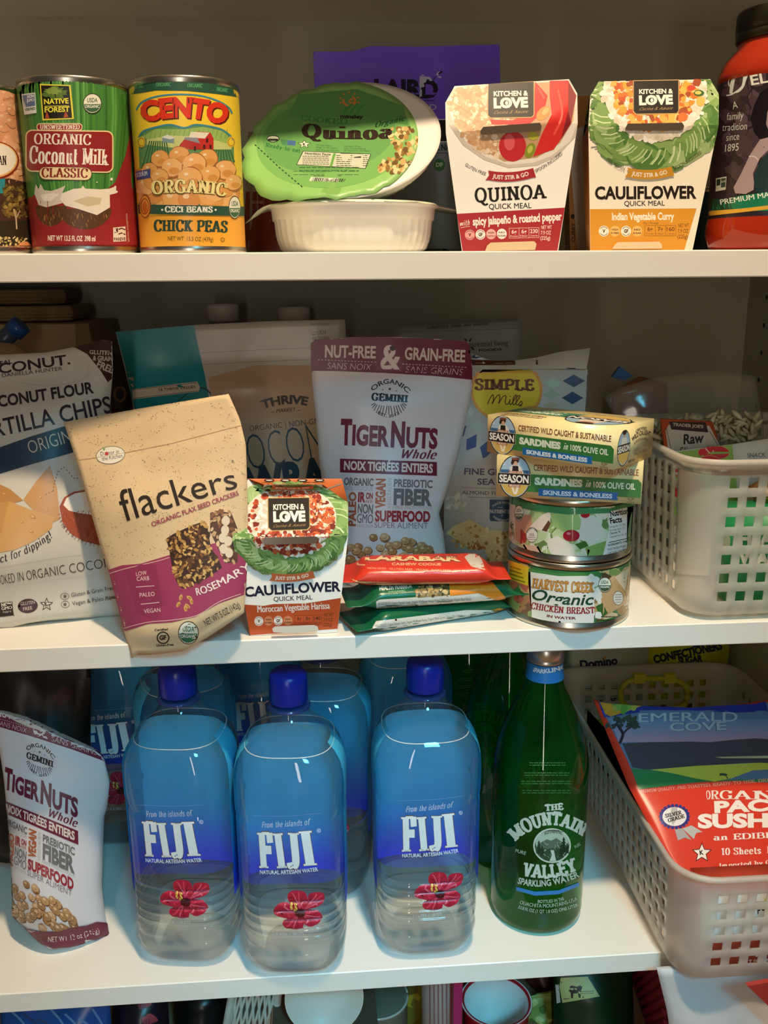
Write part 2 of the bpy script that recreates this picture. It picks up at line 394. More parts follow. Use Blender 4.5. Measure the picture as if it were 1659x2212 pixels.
            pos.append(p+n*(v.co.z*1e-5)); nor.append(n)
        use = {}; V, N, Fs, Ms = [], [], [], []
        for f in bm.faces:
            ids = [v.index for v in f.verts]
            if not any(hit[i] for i in ids) or any(pos[i] is None for i in ids): continue
            if max((pos[i]-pos[ids[0]]).length for i in ids) > .25: continue
            a = (pos[ids[1]]-pos[ids[0]]).cross(pos[ids[2]]-pos[ids[0]])
            if a.dot(nor[ids[0]]) < 0: ids.reverse()
            for i in ids:
                if i not in use: use[i] = len(V); V.append(pos[i]); N.append(nor[i])
            Fs.append(tuple(use[i] for i in ids)); Ms.append(mats[f.material_index])
        bm.free()
        if only: me = Mesh()
        o = len(me.v); me.v += V
        for f, m in zip(Fs, Ms): me.f.append(tuple(i+o for i in f)); me.m.append(m); me.s.append(True)
        for i, n in enumerate(N): me.n[o+i] = n
        s.items = []; return me

def usda(a, cx, cy, rx, ry, ring='#2f2a20', g='#3d6b4a'):
    a.ell(cx, cy, rx, ry, ring); a.ell(cx, cy, rx*.92, ry*.92, '#eef0e0')
    a.poly([(cx+rx*.88*math.cos(t/10*math.pi), cy+ry*.06+ry*.80*math.sin(t/10*math.pi)) for t in range(11)], g)
    a.text('USDA', [(cx-rx*.55, cy-ry*.12), (cx+rx*.55, cy-ry*.12)], ry*.42, g, .02)
    a.text('ORGANIC', [(cx-rx*.75, cy+ry*.42), (cx+rx*.75, cy+ry*.42)], ry*.28, '#f4f4ea', .02)

def lerp_poly(p, n):
    """n+1 points evenly along polyline p"""
    p = [Vector((*q, 0)).to_2d() for q in p]; l = [0]
    for a, b in zip(p, p[1:]): l.append(l[-1]+(b-a).length)
    o = []
    for i in range(n+1):
        t = l[-1]*i/n
        for j in range(len(p)-1):
            if t <= l[j+1]+1e-9:
                k = (t-l[j])/max(1e-9, l[j+1]-l[j]); o.append(p[j].lerp(p[j+1], k)); break
    return o
def prof(tbl, v):
    for (a, x), (b, y) in zip(tbl, tbl[1:]):
        if v <= b:
            t = (v-a)/(b-a); t = t*t*(3-2*t); return x+(y-x)*t
    return tbl[-1][1]
def pouch(L, R, T, B, o, n, front, back, col, nu=26, nv=34, wr=.0015, ws=30, pw=.6, seed=0, smooth=True, rough=.4):
    """a filled bag: outline in photo pixels on its middle plane (point o, normal n), front and back bulge tables by v"""
    m = Mesh(); n = Vector(n).normalized()
    if n.y > 0: n = -n
    if isinstance(col, str): col = mat(col, rough)
    Lp, Rp, Tp, Bp = lerp_poly(L, nv), lerp_poly(R, nv), lerp_poly(T, nu), lerp_poly(B, nu)
    g = []
    for j in range(nv+1):
        v = j/nv; row = []
        for i in range(nu+1):
            u = i/nu
            q = Tp[i]*(1-v)+Bp[i]*v+Lp[j]*(1-u)+Rp[j]*u-(Tp[0]*(1-u)*(1-v)+Tp[nu]*u*(1-v)+Bp[0]*(1-u)*v+Bp[nu]*u*v)
            row.append(PL(q.x, q.y, o, n))
        g.append(row)
    def side(tbl, sg):
        V = []
        for j in range(nv+1):
            for i in range(nu+1):
                u, v = i/nu, j/nv; s = max(0, math.sin(math.pi*u))**pw
                e = min(1, 6*min(u, 1-u))*min(1, 6*v)
                p = g[j][i]; w = noise.noise((p.x*ws+seed, p.z*ws*.6, sg*3.1))*wr*e+noise.noise((p.x*ws*2.7+seed, p.z*ws*2.1, sg*5))*wr*.1*e
                V.append(p+n*(sg*(prof(tbl, v)*s+.0004)+w))
        return V
    k = nu+1; fr, bk = side(front, 1), side(back, -1); N = len(fr)
    fs = [(j*k+i, (j+1)*k+i, (j+1)*k+i+1, j*k+i+1) for j in range(nv) for i in range(nu)]
    m.add(fr+bk, fs+[tuple(N+a for a in reversed(q)) for q in fs], col, smooth)
    rim = [i for i in range(k)]+[j*k+nu for j in range(1, nv+1)]+[nv*k+i for i in range(nu-1, -1, -1)]+[j*k for j in range(nv-1, 0, -1)]
    for a, b in zip(rim, rim[1:]+rim[:1]): m.f.append((a, b, N+b, N+a)); m.m.append(col); m.s.append(False)
    return m
# ---------------------------------------------------------------- closet shell
Z2, Z3, Z4, Z0, TH = -.285, -.592, -.79, .247, .019
XL, XR, YB = -.75, .5186, .42
def wallmat(name, c):
    m = mat(c, .55, bump=.05, bscale=60); return m
WALL = wallmat('wall', '#b2ac96'); SHELF = mat('#efece4', .32, bump=.015, bscale=90)
def struct(name, boxes, m):
    k = Mesh()
    for a, b in boxes: k.box(a, b, m)
    return tag(k.obj(name), None, None, None, 'structure')
struct('wall_back', [((XL-.02, YB, Z4), (XR+.02, YB+.02, 1.35))], WALL)
struct('wall_left', [((XL-.02, -.02, Z4), (XL, YB, 1.35))], WALL)
k = Mesh(); k.box((XR, -.02, Z4), (XR+.02, YB, 1.35), WALL)
for i in range(-38, 10):                               # drilled rows for shelf pins
    for yy in (.375,):
        z = -.075-.0312*i
        if z > 1.2 or z < Z4+.03: continue
        k.add([(XR-.0003, yy+.0028*math.cos(t*math.pi/5), z+.0028*math.sin(t*math.pi/5)) for t in range(10)], [tuple(range(10))], '#14120e')
tag(k.obj('wall_right'), None, None, None, 'structure')
struct('floor', [((XL-.6, -2.9, Z4-.02), (XR+.6, YB+.02, Z4))], mat('#8a6f52', .5))
struct('ceiling', [((XL-.6, -2.9, 1.35), (XR+.6, YB+.02, 1.37))], mat('#e8e4da', .7))
for nm, z, lb in (('shelf_board', Z0+TH, 'white shelf board above the cans, seen from below at the top'), ('shelf_board', 0, 'white shelf board carrying the tin cans and bowls'),
                  ('shelf_board', Z2, 'white shelf board carrying the snack pouches and sardine boxes'), ('shelf_board', Z3, 'white shelf board carrying the water bottles')                  ):
    k = Mesh(); y0 = 0 if z != Z0+TH else .0
    b = .0008
    x0, x1 = XL+.0005, XR-.0005; y1 = YB-.0005
    k.box((x0, y0+b, z-TH), (x1, y1, z), SHELF); k.box((x0, y0, z-TH+b), (x1, y0+b, z-b), SHELF)
    k.add([(x0, y0, z-b), (x1, y0, z-b), (x1, y0+b, z), (x0, y0+b, z)], [(0, 1, 2, 3)], SHELF)
    k.add([(x0, y0+b, z-TH), (x1, y0+b, z-TH), (x1, y0, z-TH+b), (x0, y0, z-TH+b)], [(0, 1, 2, 3)], SHELF)
    tag(k.obj(nm), lb, 'shelf')
# ================================================================ TOP SHELF
BAG = dict(base=.0002, step=.000016)
STEEL = mat('#c9c4b8', .28, 1.)
def can(name, label, cat, cxt, cxb, hw, yt, yb, Y, z0, lt, lb, paper, group=None, prough=.35, low=None):
    """tin can: axis pixels at top and bottom, half width in pixels, depth of the axis; lt, lb: label top and bottom pixel rows"""
    p = (P(cxt, yt, Y)+P(cxb, yb, Y))/2; r = hw*depth(P((cxt+cxb)/2, (yt+yb)/2, Y))/F
    c = (p.x, Y, z0); h = P(cxt, yt, Y-r).z-z0
    t = thing(name, c, label, cat, group)
    b = Mesh(); b.lathe([(r*.95, .001), (r*.985, 0), (r, .001), (r, .0035), (r*.972, .0055), (r*.972, h-.0055), (r, h-.0035), (r, h-.0008), (r*.985, h), (r*.955, h-.0004), (r*.94, h-.004), (r*.8, h-.004), (r*.78, h-.0033), (r*.3, h-.0033)], c, STEEL, 72)
    b.obj('can_body', t)
    l = Mesh(); a, e = P(cxb, lb, Y-r).z-z0, P(cxt, lt, Y-r).z-z0
    s = a+(e-a)*.3 if not low else P(cxb, low[0], Y-r).z-z0
    l.lathe([(r*.984, a), (r*.986, a+.001), (r*.986, s), (r*.986, e-.001), (r*.984, e)], c, [mat(low[1] if low else paper, prough)]*2+[mat(paper, prough)]*2, 72, caps=(False, False))
    return t, l, c, r, h

# pinto beans, cut by the left edge of the photo
t, l, c, r, h = can('bean_can', 'tin of beans with a tree picture, cut off by the left edge of the photo', 'can', -80, -49, 120, 167, 540, .045, 0, 180, 533, '#d99a72')
a = Art(l, (0, 80), 2.9625, step=.000011)
a.blobs(190, (-300, 270, 210, 1000), 34, 46, ['#e0a078', '#d8946c', '#e8ac86', '#cf8a62', '#dfa27e'], .06, (.5, .7), '#f0c2a0', k=12, rot=None)
a.poly([(-300, 930), (60, 905), (205, 940), (205, 1336), (-300, 1336)], '#4a2f24')
a.poly([(-300, 900), (30, 905), (30, 1000), (-300, 1010)], '#2f8f9a')
a.poly([(-300, 1190), (205, 1170), (205, 1336), (-300, 1336)], '#2f2a1c')
a.blobs(120, (20, 950, 190, 1150), 8, 16, ['#8a6f35', '#6f5a2a', '#a58a48', '#57451f'], .3)
a.line([(105, 1230), (100, 1160), (85, 1100)], 9, '#c9b08a'); a.line([(100, 1160), (125, 1110)], 6, '#c9b08a')
a.blobs(60, (-60, 1280, 170, 1345), 5, 10, ['#c9b06a', '#e2cf92', '#8a7038'], .3)
a.poly([(110, 1334), (135, 1312), (170, 1308), (200, 1334)], '#e89a62')
a.ell(-45, 790, 165, 125, '#8a2a1c'); a.ell(-45, 786, 155, 115, '#e9b46a'); a.ell(-45, 783, 146, 106, '#f1ebe0')
a.text('PINTO BEAN', [(-180, 822), (40, 818)], 58, '#2a1a14', font='r')
a.lay(5); l.obj('paper_label', t)

# coconut milk
t, l, c, r, h = can('coconut_milk_can', 'green and dark red tin of coconut milk on the top shelf', 'can', 158.5, 186, 115, 160, 541, .047, 0, 174, 531, '#4b8a3c', low=(421, '#96262a'))
a = Art(l, (0, 80), 2.9625, step=.000011)
for i in range(34):
    x = 110+i*22; g = random.choice(['#3c7632', '#57994a', '#62a552', '#458040', '#356b2e'])
    a.poly([(x, 270), (x+random.uniform(8, 22), 270), (x*.75+150+random.uniform(4, 16), 1000), (x*.75+150, 1000)], g)
a.poly([(900, 470), (835, 590), (800, 760), (735, 930), (640, 1010), (430, 1040), (215, 1010), (236, 1326), (890, 1330)], '#96262a')
a.poly([(262-6, 300), (452, 308), (474, 525), (274, 535)], '#e6dc4a'); a.poly([(264, 310), (442, 314), (462, 518), (282, 524)], '#1d1d12')
a.ell(352, 360, 70, 36, '#5a7a32', jag=.3); a.ell(340, 345, 50, 22, '#86a34a', jag=.3)
a.poly([(300, 470), (318, 520), (292, 521)], '#b8503a'); a.poly([(420, 470), (438, 512), (408, 516)], '#b8503a')
a.text('NATIVE', [(284, 430), (440, 424)], 32, '#f2ec4a', .03); a.line([(286, 444), (440, 440)], 4, '#f2ec4a'); a.text('FOREST', [(288, 482), (446, 477)], 32, '#f2ec4a', .03)
usda(a, 590, 426, 60, 65)
a.poly([(140, 366), (228, 356), (236, 486), (158, 498)], '#e6ece6'); a.poly([(148, 374), (222, 364), (228, 440), (158, 450)], '#5a77a0'); a.text('NON', [(178, 392), (220, 386)], 18, '#eef2f0', .04); a.text('GMO', [(180, 416), (222, 410)], 18, '#eef2f0', .04); a.text('VERIFIED', [(162, 474), (230, 464)], 16, '#3c6a50', .03)
a.rrect(236, 552, 528, 600, 22, '#f0dfb0'); a.rrect(241, 557, 523, 595, 19, '#9a2a2c'); a.text('UNSWEETENED', [(258, 590), (510, 590)], 30, '#f4ead0', font='r')
a.rrect(166, 592, 724, 862, 42, '#f0dfa8', 8); a.rrect(174, 600, 716, 854, 36, '#96262a', 8)
a.text('ORGANIC', [(220, 684), (582, 690)], 66, '#f6f0e0', font='r', thick=.17)
a.text('Coconut Milk', [(190, 806), (694, 820)], lambda u: 108-u*8, '#f8f4e8', font='r', thick=.2, thin=.06)
a.rrect(252, 828, 588, 914, 40, '#5a3018', 6); a.rrect(256, 832, 584, 910, 37, '#f2e2b4', 6); a.text('CLASSIC', [(268, 896), (562, 900)], 58, '#8a2a26', font='r')
for cx, cy, rx, ry in ((330, 1120, 100, 130), (545, 1140, 168, 130)):
    a.poly([(cx+rx*math.cos(q*math.pi/16), cy-40+ry*math.sin(q*math.pi/16)) for q in range(17)], '#5a3a22')
    for q in range(26):
        x = cx+random.uniform(-.9, .9)*rx; d = (1-((x-cx)/rx)**2)**.5; y = cy-30+random.uniform(.1, .8)*ry*d
        a.line([(x, y), (x+random.uniform(-6, 10), y+random.uniform(14, 40)*d)], 4, random.choice(['#8a6238', '#3a2414', '#a87c48', '#74502c']))
a.poly([(222, 1000), (232, 940), (250, 975), (262, 938), (285, 980), (330, 985), (372, 972), (420, 950), (400, 1000), (410, 1060), (300, 1090), (250, 1075)], '#d9cfc2')
a.poly([(385, 1040), (400, 1000), (470, 972), (520, 968), (530, 950), (545, 970), (640, 975), (700, 970), (740, 955), (742, 1000), (700, 1010), (702, 1090), (620, 1140), (500, 1100), (420, 1080)], '#eee6da')
a.poly([(470, 1050), (560, 1020), (650, 1030), (640, 1070), (560, 1085)], '#d2c4a6'); a.poly([(262, 1010), (330, 1000), (380, 1005), (330, 1050), (280, 1050)], '#f0eae0')
for x, y, q in ((712, 910, 9), (735, 960, 7), (690, 985, 8), (745, 990, 6), (620, 930, 4)): a.ell(x, y, q, q*1.1, '#f2ece2', 10)
a.text('NET WT 13.5 FL OZ  398 ml', [(308, 1302), (610, 1306)], 32, '#f2e4d4', .03)
a.poly([(722, 1220), (800, 1212), (806, 1306), (724, 1310)], '#e6dac8'); a.poly([(728, 1226), (752, 1222), (754, 1250), (730, 1254)], '#5a1a1a'); a.text('K', [(732, 1250), (748, 1248)], 22, '#fff', .03)
for y in (1232, 1262): a.line([(756, y), (776, y-8), (800, y+2)], 8, '#5a1a1a')
a.text('PAREVE', [(728, 1304), (802, 1302)], 20, '#5a1a1a', .03); a.text('SERVING SUGGESTION', [(826, 1310), (812, 1130)], 10, '#e0c0b0')
a.lay(5); l.obj('paper_label', t)

# chick peas
t, l, c, r, h = can('chickpea_can', 'yellow tin of chick peas with a red barn picture on the top shelf', 'can', 399, 416.5, 115.5, 160, 543, .047, 0, 172, 532, '#f4d23c', low=(463, '#f3ad3c'))
a = Art(l, (0, 80), 2.9625, step=.000011)
a.poly([(815, 270), (1545, 270), (1545, 388), (1400, 366), (1200, 345), (1000, 342), (815, 372)], '#2c5a48')
for x0, y0, x1, y1 in ((862, 332, 918, 322), (998, 316, 1094, 314), (1198, 320, 1294, 324), (1384, 344, 1456, 354)): a.text('ORGANIC', [(x0, y0), (x1, y1)], 24, '#5fb07a', font='r')
a.line([(872, 468), (905, 420), (985, 385), (1110, 368), (1270, 374), (1390, 408), (1460, 450), (1485, 490)], 11, '#3f8fa8', True)
path = [(918, 545), (1180, 508), (1435, 562)]
a.text('CENTO', [(926, 551), (1188, 516), (1443, 570)], 118, '#5a2014', .055); a.text('CENTO', path, 118, '#e23a22', .055)
a.poly([(886, 640), (920, 600), (1000, 575), (1090, 560), (1180, 580), (1260, 560), (1400, 585), (1460, 620), (1495, 680), (1500, 900), (1530, 1080), (890, 1080), (895, 880)], '#5f9460')
a.poly([(900, 640), (1000, 588), (1180, 590), (1300, 575), (1420, 600), (1480, 650), (1480, 700), (1300, 650), (1100, 640), (960, 660)], '#9cc06a')
for i in range(18): a.line([(930+i*30, 650), (945+i*30, 590)], 3, '#6f9a4a')
a.poly([(940, 655), (1100, 630), (1300, 640), (1480, 690), (1480, 720), (1200, 720), (940, 690)], '#c9d48a')
for i in range(9): a.line([(905+i*24, 860), (960+i*13, 665)], 8, '#3a6a44'); a.line([(1500-i*22, 800), (1470-i*14, 720)], 8, '#3a6a44')
a.line([(890, 640), (920, 602), (1000, 577), (1090, 561), (1180, 581), (1260, 561), (1400, 586), (1462, 622), (1493, 660)], 11, '#3f8fa8', True)
for sx in (906, 1478):
    a.ell(sx, 672, 26, 34, '#f4d23c'); a.ring(sx, 672, 20, 26, 6, '#b8902a')
a.poly([(1040, 640), (1075, 628), (1115, 645), (1115, 680), (1040, 672)], '#7f9fae'); a.poly([(1030, 642), (1072, 625), (1122, 645), (1090, 655)], '#dfe6e2')
a.poly([(1208, 640), (1260, 605), (1345, 610), (1366, 650), (1366, 720), (1208, 720)], '#c4322a'); a.poly([(1208, 642), (1222, 606), (1340, 612), (1310, 650)], '#e9e4d6')
a.poly([(1150, 690), (1180, 655), (1280, 680), (1280, 720), (1150, 712)], '#b52c26'); a.poly([(1180, 655), (1182, 642), (1262, 645), (1280, 682)], '#8d92a4')
for x, y in ((1300, 690), (1340, 690), (1240, 700), (1318, 650)): a.rect(x, y, x+14, y+26, '#4a1a1a')
a.blobs(36, (900, 860, 1540, 1060), 62, 78, ['#eab06a', '#e2a25a', '#d99650', '#efba7a'], .05, (.85, 1), '#f7d9aa', k=16)
for x, y, q in ((1025, 778, 56), (1148, 760, 64), (1328, 775, 62), (1100, 835, 64), (1245, 810, 72), (1438, 850, 66), (960, 850, 48), (1025, 895, 54), (1345, 880, 60), (1215, 905, 78), (1490, 930, 52)):
    a.ell(x+3, y+4, q+3, q+2, '#a86a34', 18, jag=.04); a.ell(x, y, q, q*.92, random.choice(['#eab46e', '#e6aa62', '#eeb878']), 18, jag=.04); a.ell(x+q*.25, y+q*.35, q*.55, q*.35, '#d8984e', 12); a.ell(x-q*.3, y-q*.35, q*.2, q*.13, '#f8e2bc', 8)
a.poly([(872, 862), (966, 842), (966, 900), (878, 918)], '#3a4a8a'); a.text('SODIUM', [(880, 898), (948, 884)], 28, '#d8def0', .02)
a.text('ORGANIC', [(976, 1010), (1210, 1000), (1444, 1022)], 82, '#5a4a1c', font='r', thick=.33, thin=.2); a.text('ORGANIC', [(976, 1006), (1210, 996), (1444, 1018)], 80, '#f6eaa2', font='r', thick=.22, thin=.09)
a.poly([(885, 1072), (1200, 1076), (1560, 1086), (1560, 1146), (1200, 1138), (890, 1130)], '#2c5446')
a.text('CECI BEANS', [(1056, 1120), (1360, 1122)], 36, '#f0f0e2', font='r', thick=.24, thin=.12)
for x in (1040, 1378): a.ell(x, 1106, 7, 7, '#f0f0e2', 10)
a.ell(932, 1084, 36, 76, '#8a4a1c'); a.ell(930, 1084, 31, 68, '#e89a42'); a.ring(930, 1084, 24, 50, 5, '#8a4a1c'); a.ell(930, 1090, 18, 36, '#c46a22', 14, jag=.2)
usda(a, 1499, 1090, 38, 74)
a.text('CHICK PEAS', [(984, 1242), (1220, 1243), (1456, 1250)], 70, '#2c4a3e', font='r', thick=.25, thin=.1)
a.text('NET WT  15.5 OZ (439g)', [(1074, 1302), (1364, 1308)], 27, '#5a4a20'); a.ring(1424, 1298, 13, 13, 3, '#5a4a20'); a.text('U', [(1418, 1305), (1430, 1305)], 14, '#5a4a20')
a.lay(5); l.obj('paper_label', t)

# ---------------------------------------------------------------- microwave bowls
BOWL = mat('#f1efe6', .3)
def bowl(m, R, h, k=1.):
    rib = lambda a, z: 1-.012*abs(math.sin(a*22))*(1 if .003 < z < h*.70 else 0)
    m.lathe([(R*.72*k, 0), (R*.80*k, .001), (R*.86*k, .004), (R*.895*k, .010*k), (R*.91*(1+k)/2, h*.4), (R*.925, h*.69), (R*.945, h*.71), (R*.955, h*.92), (R*.96, h*.95), (R, h*.965), (R, h), (R*.93, h)], (0, 0, 0), BOWL, 264, wob=rib, caps=(True, True))
def place(m, M):
    m.v = [M @ v for v in m.v]
c0 = P(765, 543, .09); R1 = 186*depth(P(765, 440, .09))/F; h1 = P(765, 432, .09-R1).z
m = Mesh(); bowl(m, R1, h1); place(m, Matrix.Translation((c0.x, .095, 0)))
t = thing('microwave_bowl', (c0.x, .095, 0), 'white ribbed plastic bowl standing flat on the top shelf, under the tilted one', 'bowl', 'ready-to-eat quinoa bowls'); m.obj('tub', t)
f = Mesh(); n = 72; ring = []; top = []
for i in range(n):
    b = 2*math.pi*i/n; ww = .002*math.sin(b*5)+.0015*math.sin(b*11+1)
    rr = R1*1.015+ww+.017*max(0, math.cos(b-math.pi*.99))**14+.020*max(0, math.cos(b-.12))**24
    dz = -.012*max(0, math.cos(b-math.pi*.99))**30-.001*abs(math.sin(b*7))+(-.004*max(0, math.cos(b-.12))**24)
    top.append((c0.x+R1*.97*math.cos(b), .095+R1*.97*math.sin(b), h1+.0012)); ring.append((c0.x+rr*math.cos(b), .095+rr*math.sin(b), h1+.0006+dz))
f.loft([top, ring, [(x, y, z-.0005) for x, y, z in ring], [(x, y, z-.001) for x, y, z in top]], mat('#dfe8cf', .3), (True, True))
tag(f.obj('lid_film', t), 'pale green lid film with curled tab')
# the tilted one
ctr = P(738, 299, .080); R2 = R1*1.02; h2 = h1*.74
ROT = Matrix.Translation(ctr) @ Matrix.Rotation(math.radians(-9), 4, 'Y') @ Matrix.Rotation(math.radians(43), 4, 'X') @ Matrix.Translation((0, 0, -h2))
m = Mesh(); bowl(m, R2, h2, .86); place(m, Matrix.Translation((.0065, 0, 0))); place(m, ROT)
t = thing('microwave_bowl', ctr, 'bowl with green peel-off lid printed Quinoa, tilted up on top of the other bowl', 'bowl', 'ready-to-eat quinoa bowls'); m.obj('tub', t)
f = Mesh(); ring = []; top = []
for i in range(96):
    b = 2*math.pi*i/96; cb = math.cos(b-math.radians(205))
    rr = R2*1.0+.0012*math.sin(b*17)+.0008*math.sin(b*31)+.012*max(0, cb)**6
    if math.cos(b) > .35: rr = min(rr, R2*(1.0-.16*((math.cos(b)-.35)/.65)))
    dz = .0012+.006*max(0, math.cos(b-math.radians(225)))**12*math.sin(b*3)
    ring.append((rr*math.cos(b), rr*math.sin(b), h2+dz)); top.append((rr*.9*math.cos(b), rr*.9*math.sin(b), h2+.0012))
f.loft([top, ring, [(x, y, z-.0005) for x, y, z in ring]], mat('#93c873', .35), (True, True)); place(f, ROT)
a = Art(f, (500, 60), 3.318, .35)
a.ell(735, 800, 560, 345, '#7ab362', 40, -.12); a.ell(700, 770, 480, 270, '#68a35a', 40, -.14)
a.poly([(480, 480), (900, 440), (1230, 560), (1270, 700), (900, 640), (400, 640)], '#5d9c55')
a.ring(845, 525, 42, 34, 15, '#e58a3a', -60, 200); a.ring(862, 528, 16, 14, 10, '#e58a3a', 0, 300)
for d in range(-200, 20, 36):
    q = math.radians(d); a.line([(845+58*math.cos(q), 520+48*math.sin(q)), (845+76*math.cos(q), 520+62*math.sin(q))], 9, '#e58a3a')
for i in range(3): a.line([(800+i*48, 622), (825+i*48, 580), (872+i*42, 548)], 18-i*2, '#3a9a4a', True)
a.text('minsley', [(780, 648), (946, 652)], 26, '#18251a', .05)
a.text('COOKED', [(494, 660), (660, 682), (832, 692)], 38, '#3a8a4a', font='r', thick=.2)
a.text('Quinoa', [(498, 778), (820, 800), (1156, 790)], 92, '#2c1c14', font='r', thick=.26, thin=.1)
a.text('Organic', [(1032, 716), (1252, 664)], 36, '#1f5a34', font='i', shear=.4)
a.ell(298, 796, 46, 26, '#20301c'); a.ell(298, 796, 40, 20, '#dfe8d0'); a.rect(262, 796, 334, 812, '#20301c')
a.poly([(352, 798), (400, 804), (398, 848), (362, 838)], '#4a8a5a'); a.poly([(402, 806), (462, 812), (458, 846), (400, 842)], '#4a6aa0')
def star(a, x, y, r, c, ri=.42, sx=1, sy=1): a.poly([(x+r*sx*(1 if i % 2 == 0 else ri)*math.sin(i*math.pi/5), y-r*sy*(1 if i % 2 == 0 else ri)*math.cos(i*math.pi/5)) for i in range(10)], c)
star(a, 522, 836, 52, '#2a3a20', .45, 1, .62); star(a, 522, 836, 42, '#dfe8d0', .45, 1, .62); a.text('K', [(512, 846), (534, 846)], 18, '#1a1a1a', .04)
a.text('Ready-to-eat', [(244, 852), (370, 874), (492, 896)], 26, '#2f7a40', font='r')
for i, (p, q) in enumerate((('Whole Grain', 'Gluten Free'), ('High in Protein', 'No Cholesterol'), ('No Preservatives', 'A Source of Fiber'))):
    a.text(p, [(606, 846+i*18), (606+len(p)*10, 852+i*17)], 12, '#2c5a2c'); a.text(q, [(808, 856+i*15), (808+len(q)*11, 858+i*15)], 12, '#2c5a2c')
a.poly([(512, 884), (1002, 906), (962, 1012), (464, 984)], '#2a3020'); a.poly([(516, 888), (996, 909), (958, 1008), (470, 981)], '#c9d0bc')
a.poly([(730, 900), (750, 901), (722, 996), (704, 995)], '#6aa850'); a.text('Nutrition Facts', [(526, 908), (712, 916)], 14, '#20241c', .03)
a.greek(510, 922, 700, 978, 5, '#444a3c', 5, .05); a.greek(752, 918, 980, 990, 6, '#444a3c', 5, .04)
a.greek(486, 1002, 914, 1024, 2, '#3a5a2c', 5, .05); a.greek(446, 1030, 912, 1054, 2, '#3a5a2c', 4, .04); a.greek(590, 1062, 790, 1072, 1, '#2a3a20', 5)
a.poly([(572, 1070), (832, 1082), (818, 1108), (556, 1098)], '#dfe6d4')
x = 580
while x < 812: w = random.choice([3, 4, 6, 8]); a.poly([(x+4, 1073+(x-580)*.05), (x+w+4, 1073+(x-580)*.05), (x+w-6, 1100+(x-580)*.03), (x-6, 1100+(x-580)*.03)], '#20241c'); x += w+random.choice([3, 5, 6])
a.line([(168, 838), (340, 1000), (508, 1142)], 7, '#1c3a18', dash=14)
a.blobs(120, (1060, 720, 1360, 1040), 12, 24, ['#b08a4a', '#c9a868', '#8a6a34', '#d9bf84', '#6f5228', '#e2cf9a'], .3, inside=lambda x, y: (x > 1080+abs(y-820)*.25 and y < 900 and abs(x-1250-(y-820)*.4) < 95) or (y >= 880 and abs(x-(1330-(y-880)*1.5)) < 120))
a.lay(30, 30); tag(f.obj('lid_film', t), 'green printed lid film peeled back on the right')

# ---------------------------------------------------------------- pouches in the dark behind
def up(y, lean=0): return (0, y, 0), Vector((0, -math.cos(math.radians(lean)), math.sin(math.radians(lean))))
o, n = up(.235, 6)
m = pouch([(676, 112), (682, 250), (690, 400), (702, 546)], [(1079, 96), (1082, 300), (1086, 546)], [(676, 118), (760, 116), (800, 104), (900, 104), (1079, 96)], [(702, 546), (1086, 546)], o, n, [(0, .0003), (.12, .002), (.5, .02), (1, .03)], [(0, .0003), (.12, .002), (.5, .02), (1, .03)], '#8f9a92', seed=3, wr=.001)
m.v = [Vector((v.x, v.y, max(v.z, .0006))) for v in m.v]
a = Art(m, (500, 60), 3.318, .35, **BAG)
a.wash(90, 690, 12, '#7a5ce6', '#7458de', lambda y: (540, 1960)); a.wash(690, 1700, 14, '#8d93a0', '#7a9088', lambda y: (540, 1960))
a.text('LAIRD', [(1020, 494), (1480, 500)], 120, '#1a1530', .05)
a.poly([(1350, 350), (1370, 335), (1392, 345), (1418, 350), (1440, 378), (1428, 384), (1404, 364), (1392, 392), (1376, 398), (1384, 420), (1366, 440), (1364, 492), (1345, 500), (1352, 440), (1346, 410)], '#c4cce0'); a.ell(1480, 330, 20, 9, '#c4cce0', 12, -.9); a.ell(1490, 352, 16, 8, '#c4cce0', 12, .3); a.ell(1498, 322, 20, 8, '#1a1530', 12, -.6); a.line([(1440, 380), (1470, 345)], 5, '#1a1530')
a.line([(1250, 524), (1286, 524)], 5, '#1a1530'); a.line([(1380, 522), (1456, 524)], 5, '#1a1530'); a.text('SUPERFOOD', [(1040, 590), (1470, 590)], 40, '#c0c4dc', .0)
a.rrect(1100, 655, 1800, 820, 50, '#e6e8e8'); a.rrect(1110, 662, 1800, 814, 46, '#1c1c24'); a.text('SWEET UNSWEET IT', [(1130, 790), (1496, 790)], 90, '#d0d8d8', .06)
a.text('ALL NATURAL', [(1416, 878), (1700, 878)], 42, '#24342e', .04); a.line([(1390, 898), (1700, 898)], 5, '#24342e')
for x, s in ((1350, 'GMO'), (1490, 'DF')): a.ell(x, 984, 40, 46, '#3a7a44'); a.text(s, [(x-25, 996), (x+25, 996)], 28, '#c8dccc', .04)
a.lay(7, 10); tag(m.obj('drink_mix_pouch'), 'tall purple pouch with a figure in its logo, behind the tilted bowl', 'pouch')
# dark red and beige pouch between chick peas and bowls
o, n = up(.19, 3)
m = pouch([(536, 285), (531, 420), (524, 547)], [(690, 290), (700, 547)], [(536, 285), (690, 280)], [(524, 547), (700, 547)], o, n, [(0, .0005), (.3, .012), (1, .02)], [(0, .0005), (.3, .012), (1, .02)], '#8d7f68', 12, 16)
m.v = [Vector((v.x, v.y, max(v.z, .0006))) for v in m.v]
a = Art(m, (500, 60), 3.318); a.rect(60, 1172, 760, 1700, '#7a1f1f'); a.ell(185, 800, 24, 66, '#1a1410'); a.poly([(100, 1175), (140, 1010), (240, 920), (300, 1175)], '#a59a84'); a.text('GLUTEN', [(136, 1122), (240, 1122)], 26, '#5a2a22', .03); a.text('FREE', [(158, 1152), (216, 1152)], 22, '#5a2a22', .03); a.text('KOSHER', [(150, 1260), (230, 1260)], 20, '#c0a090', .02)
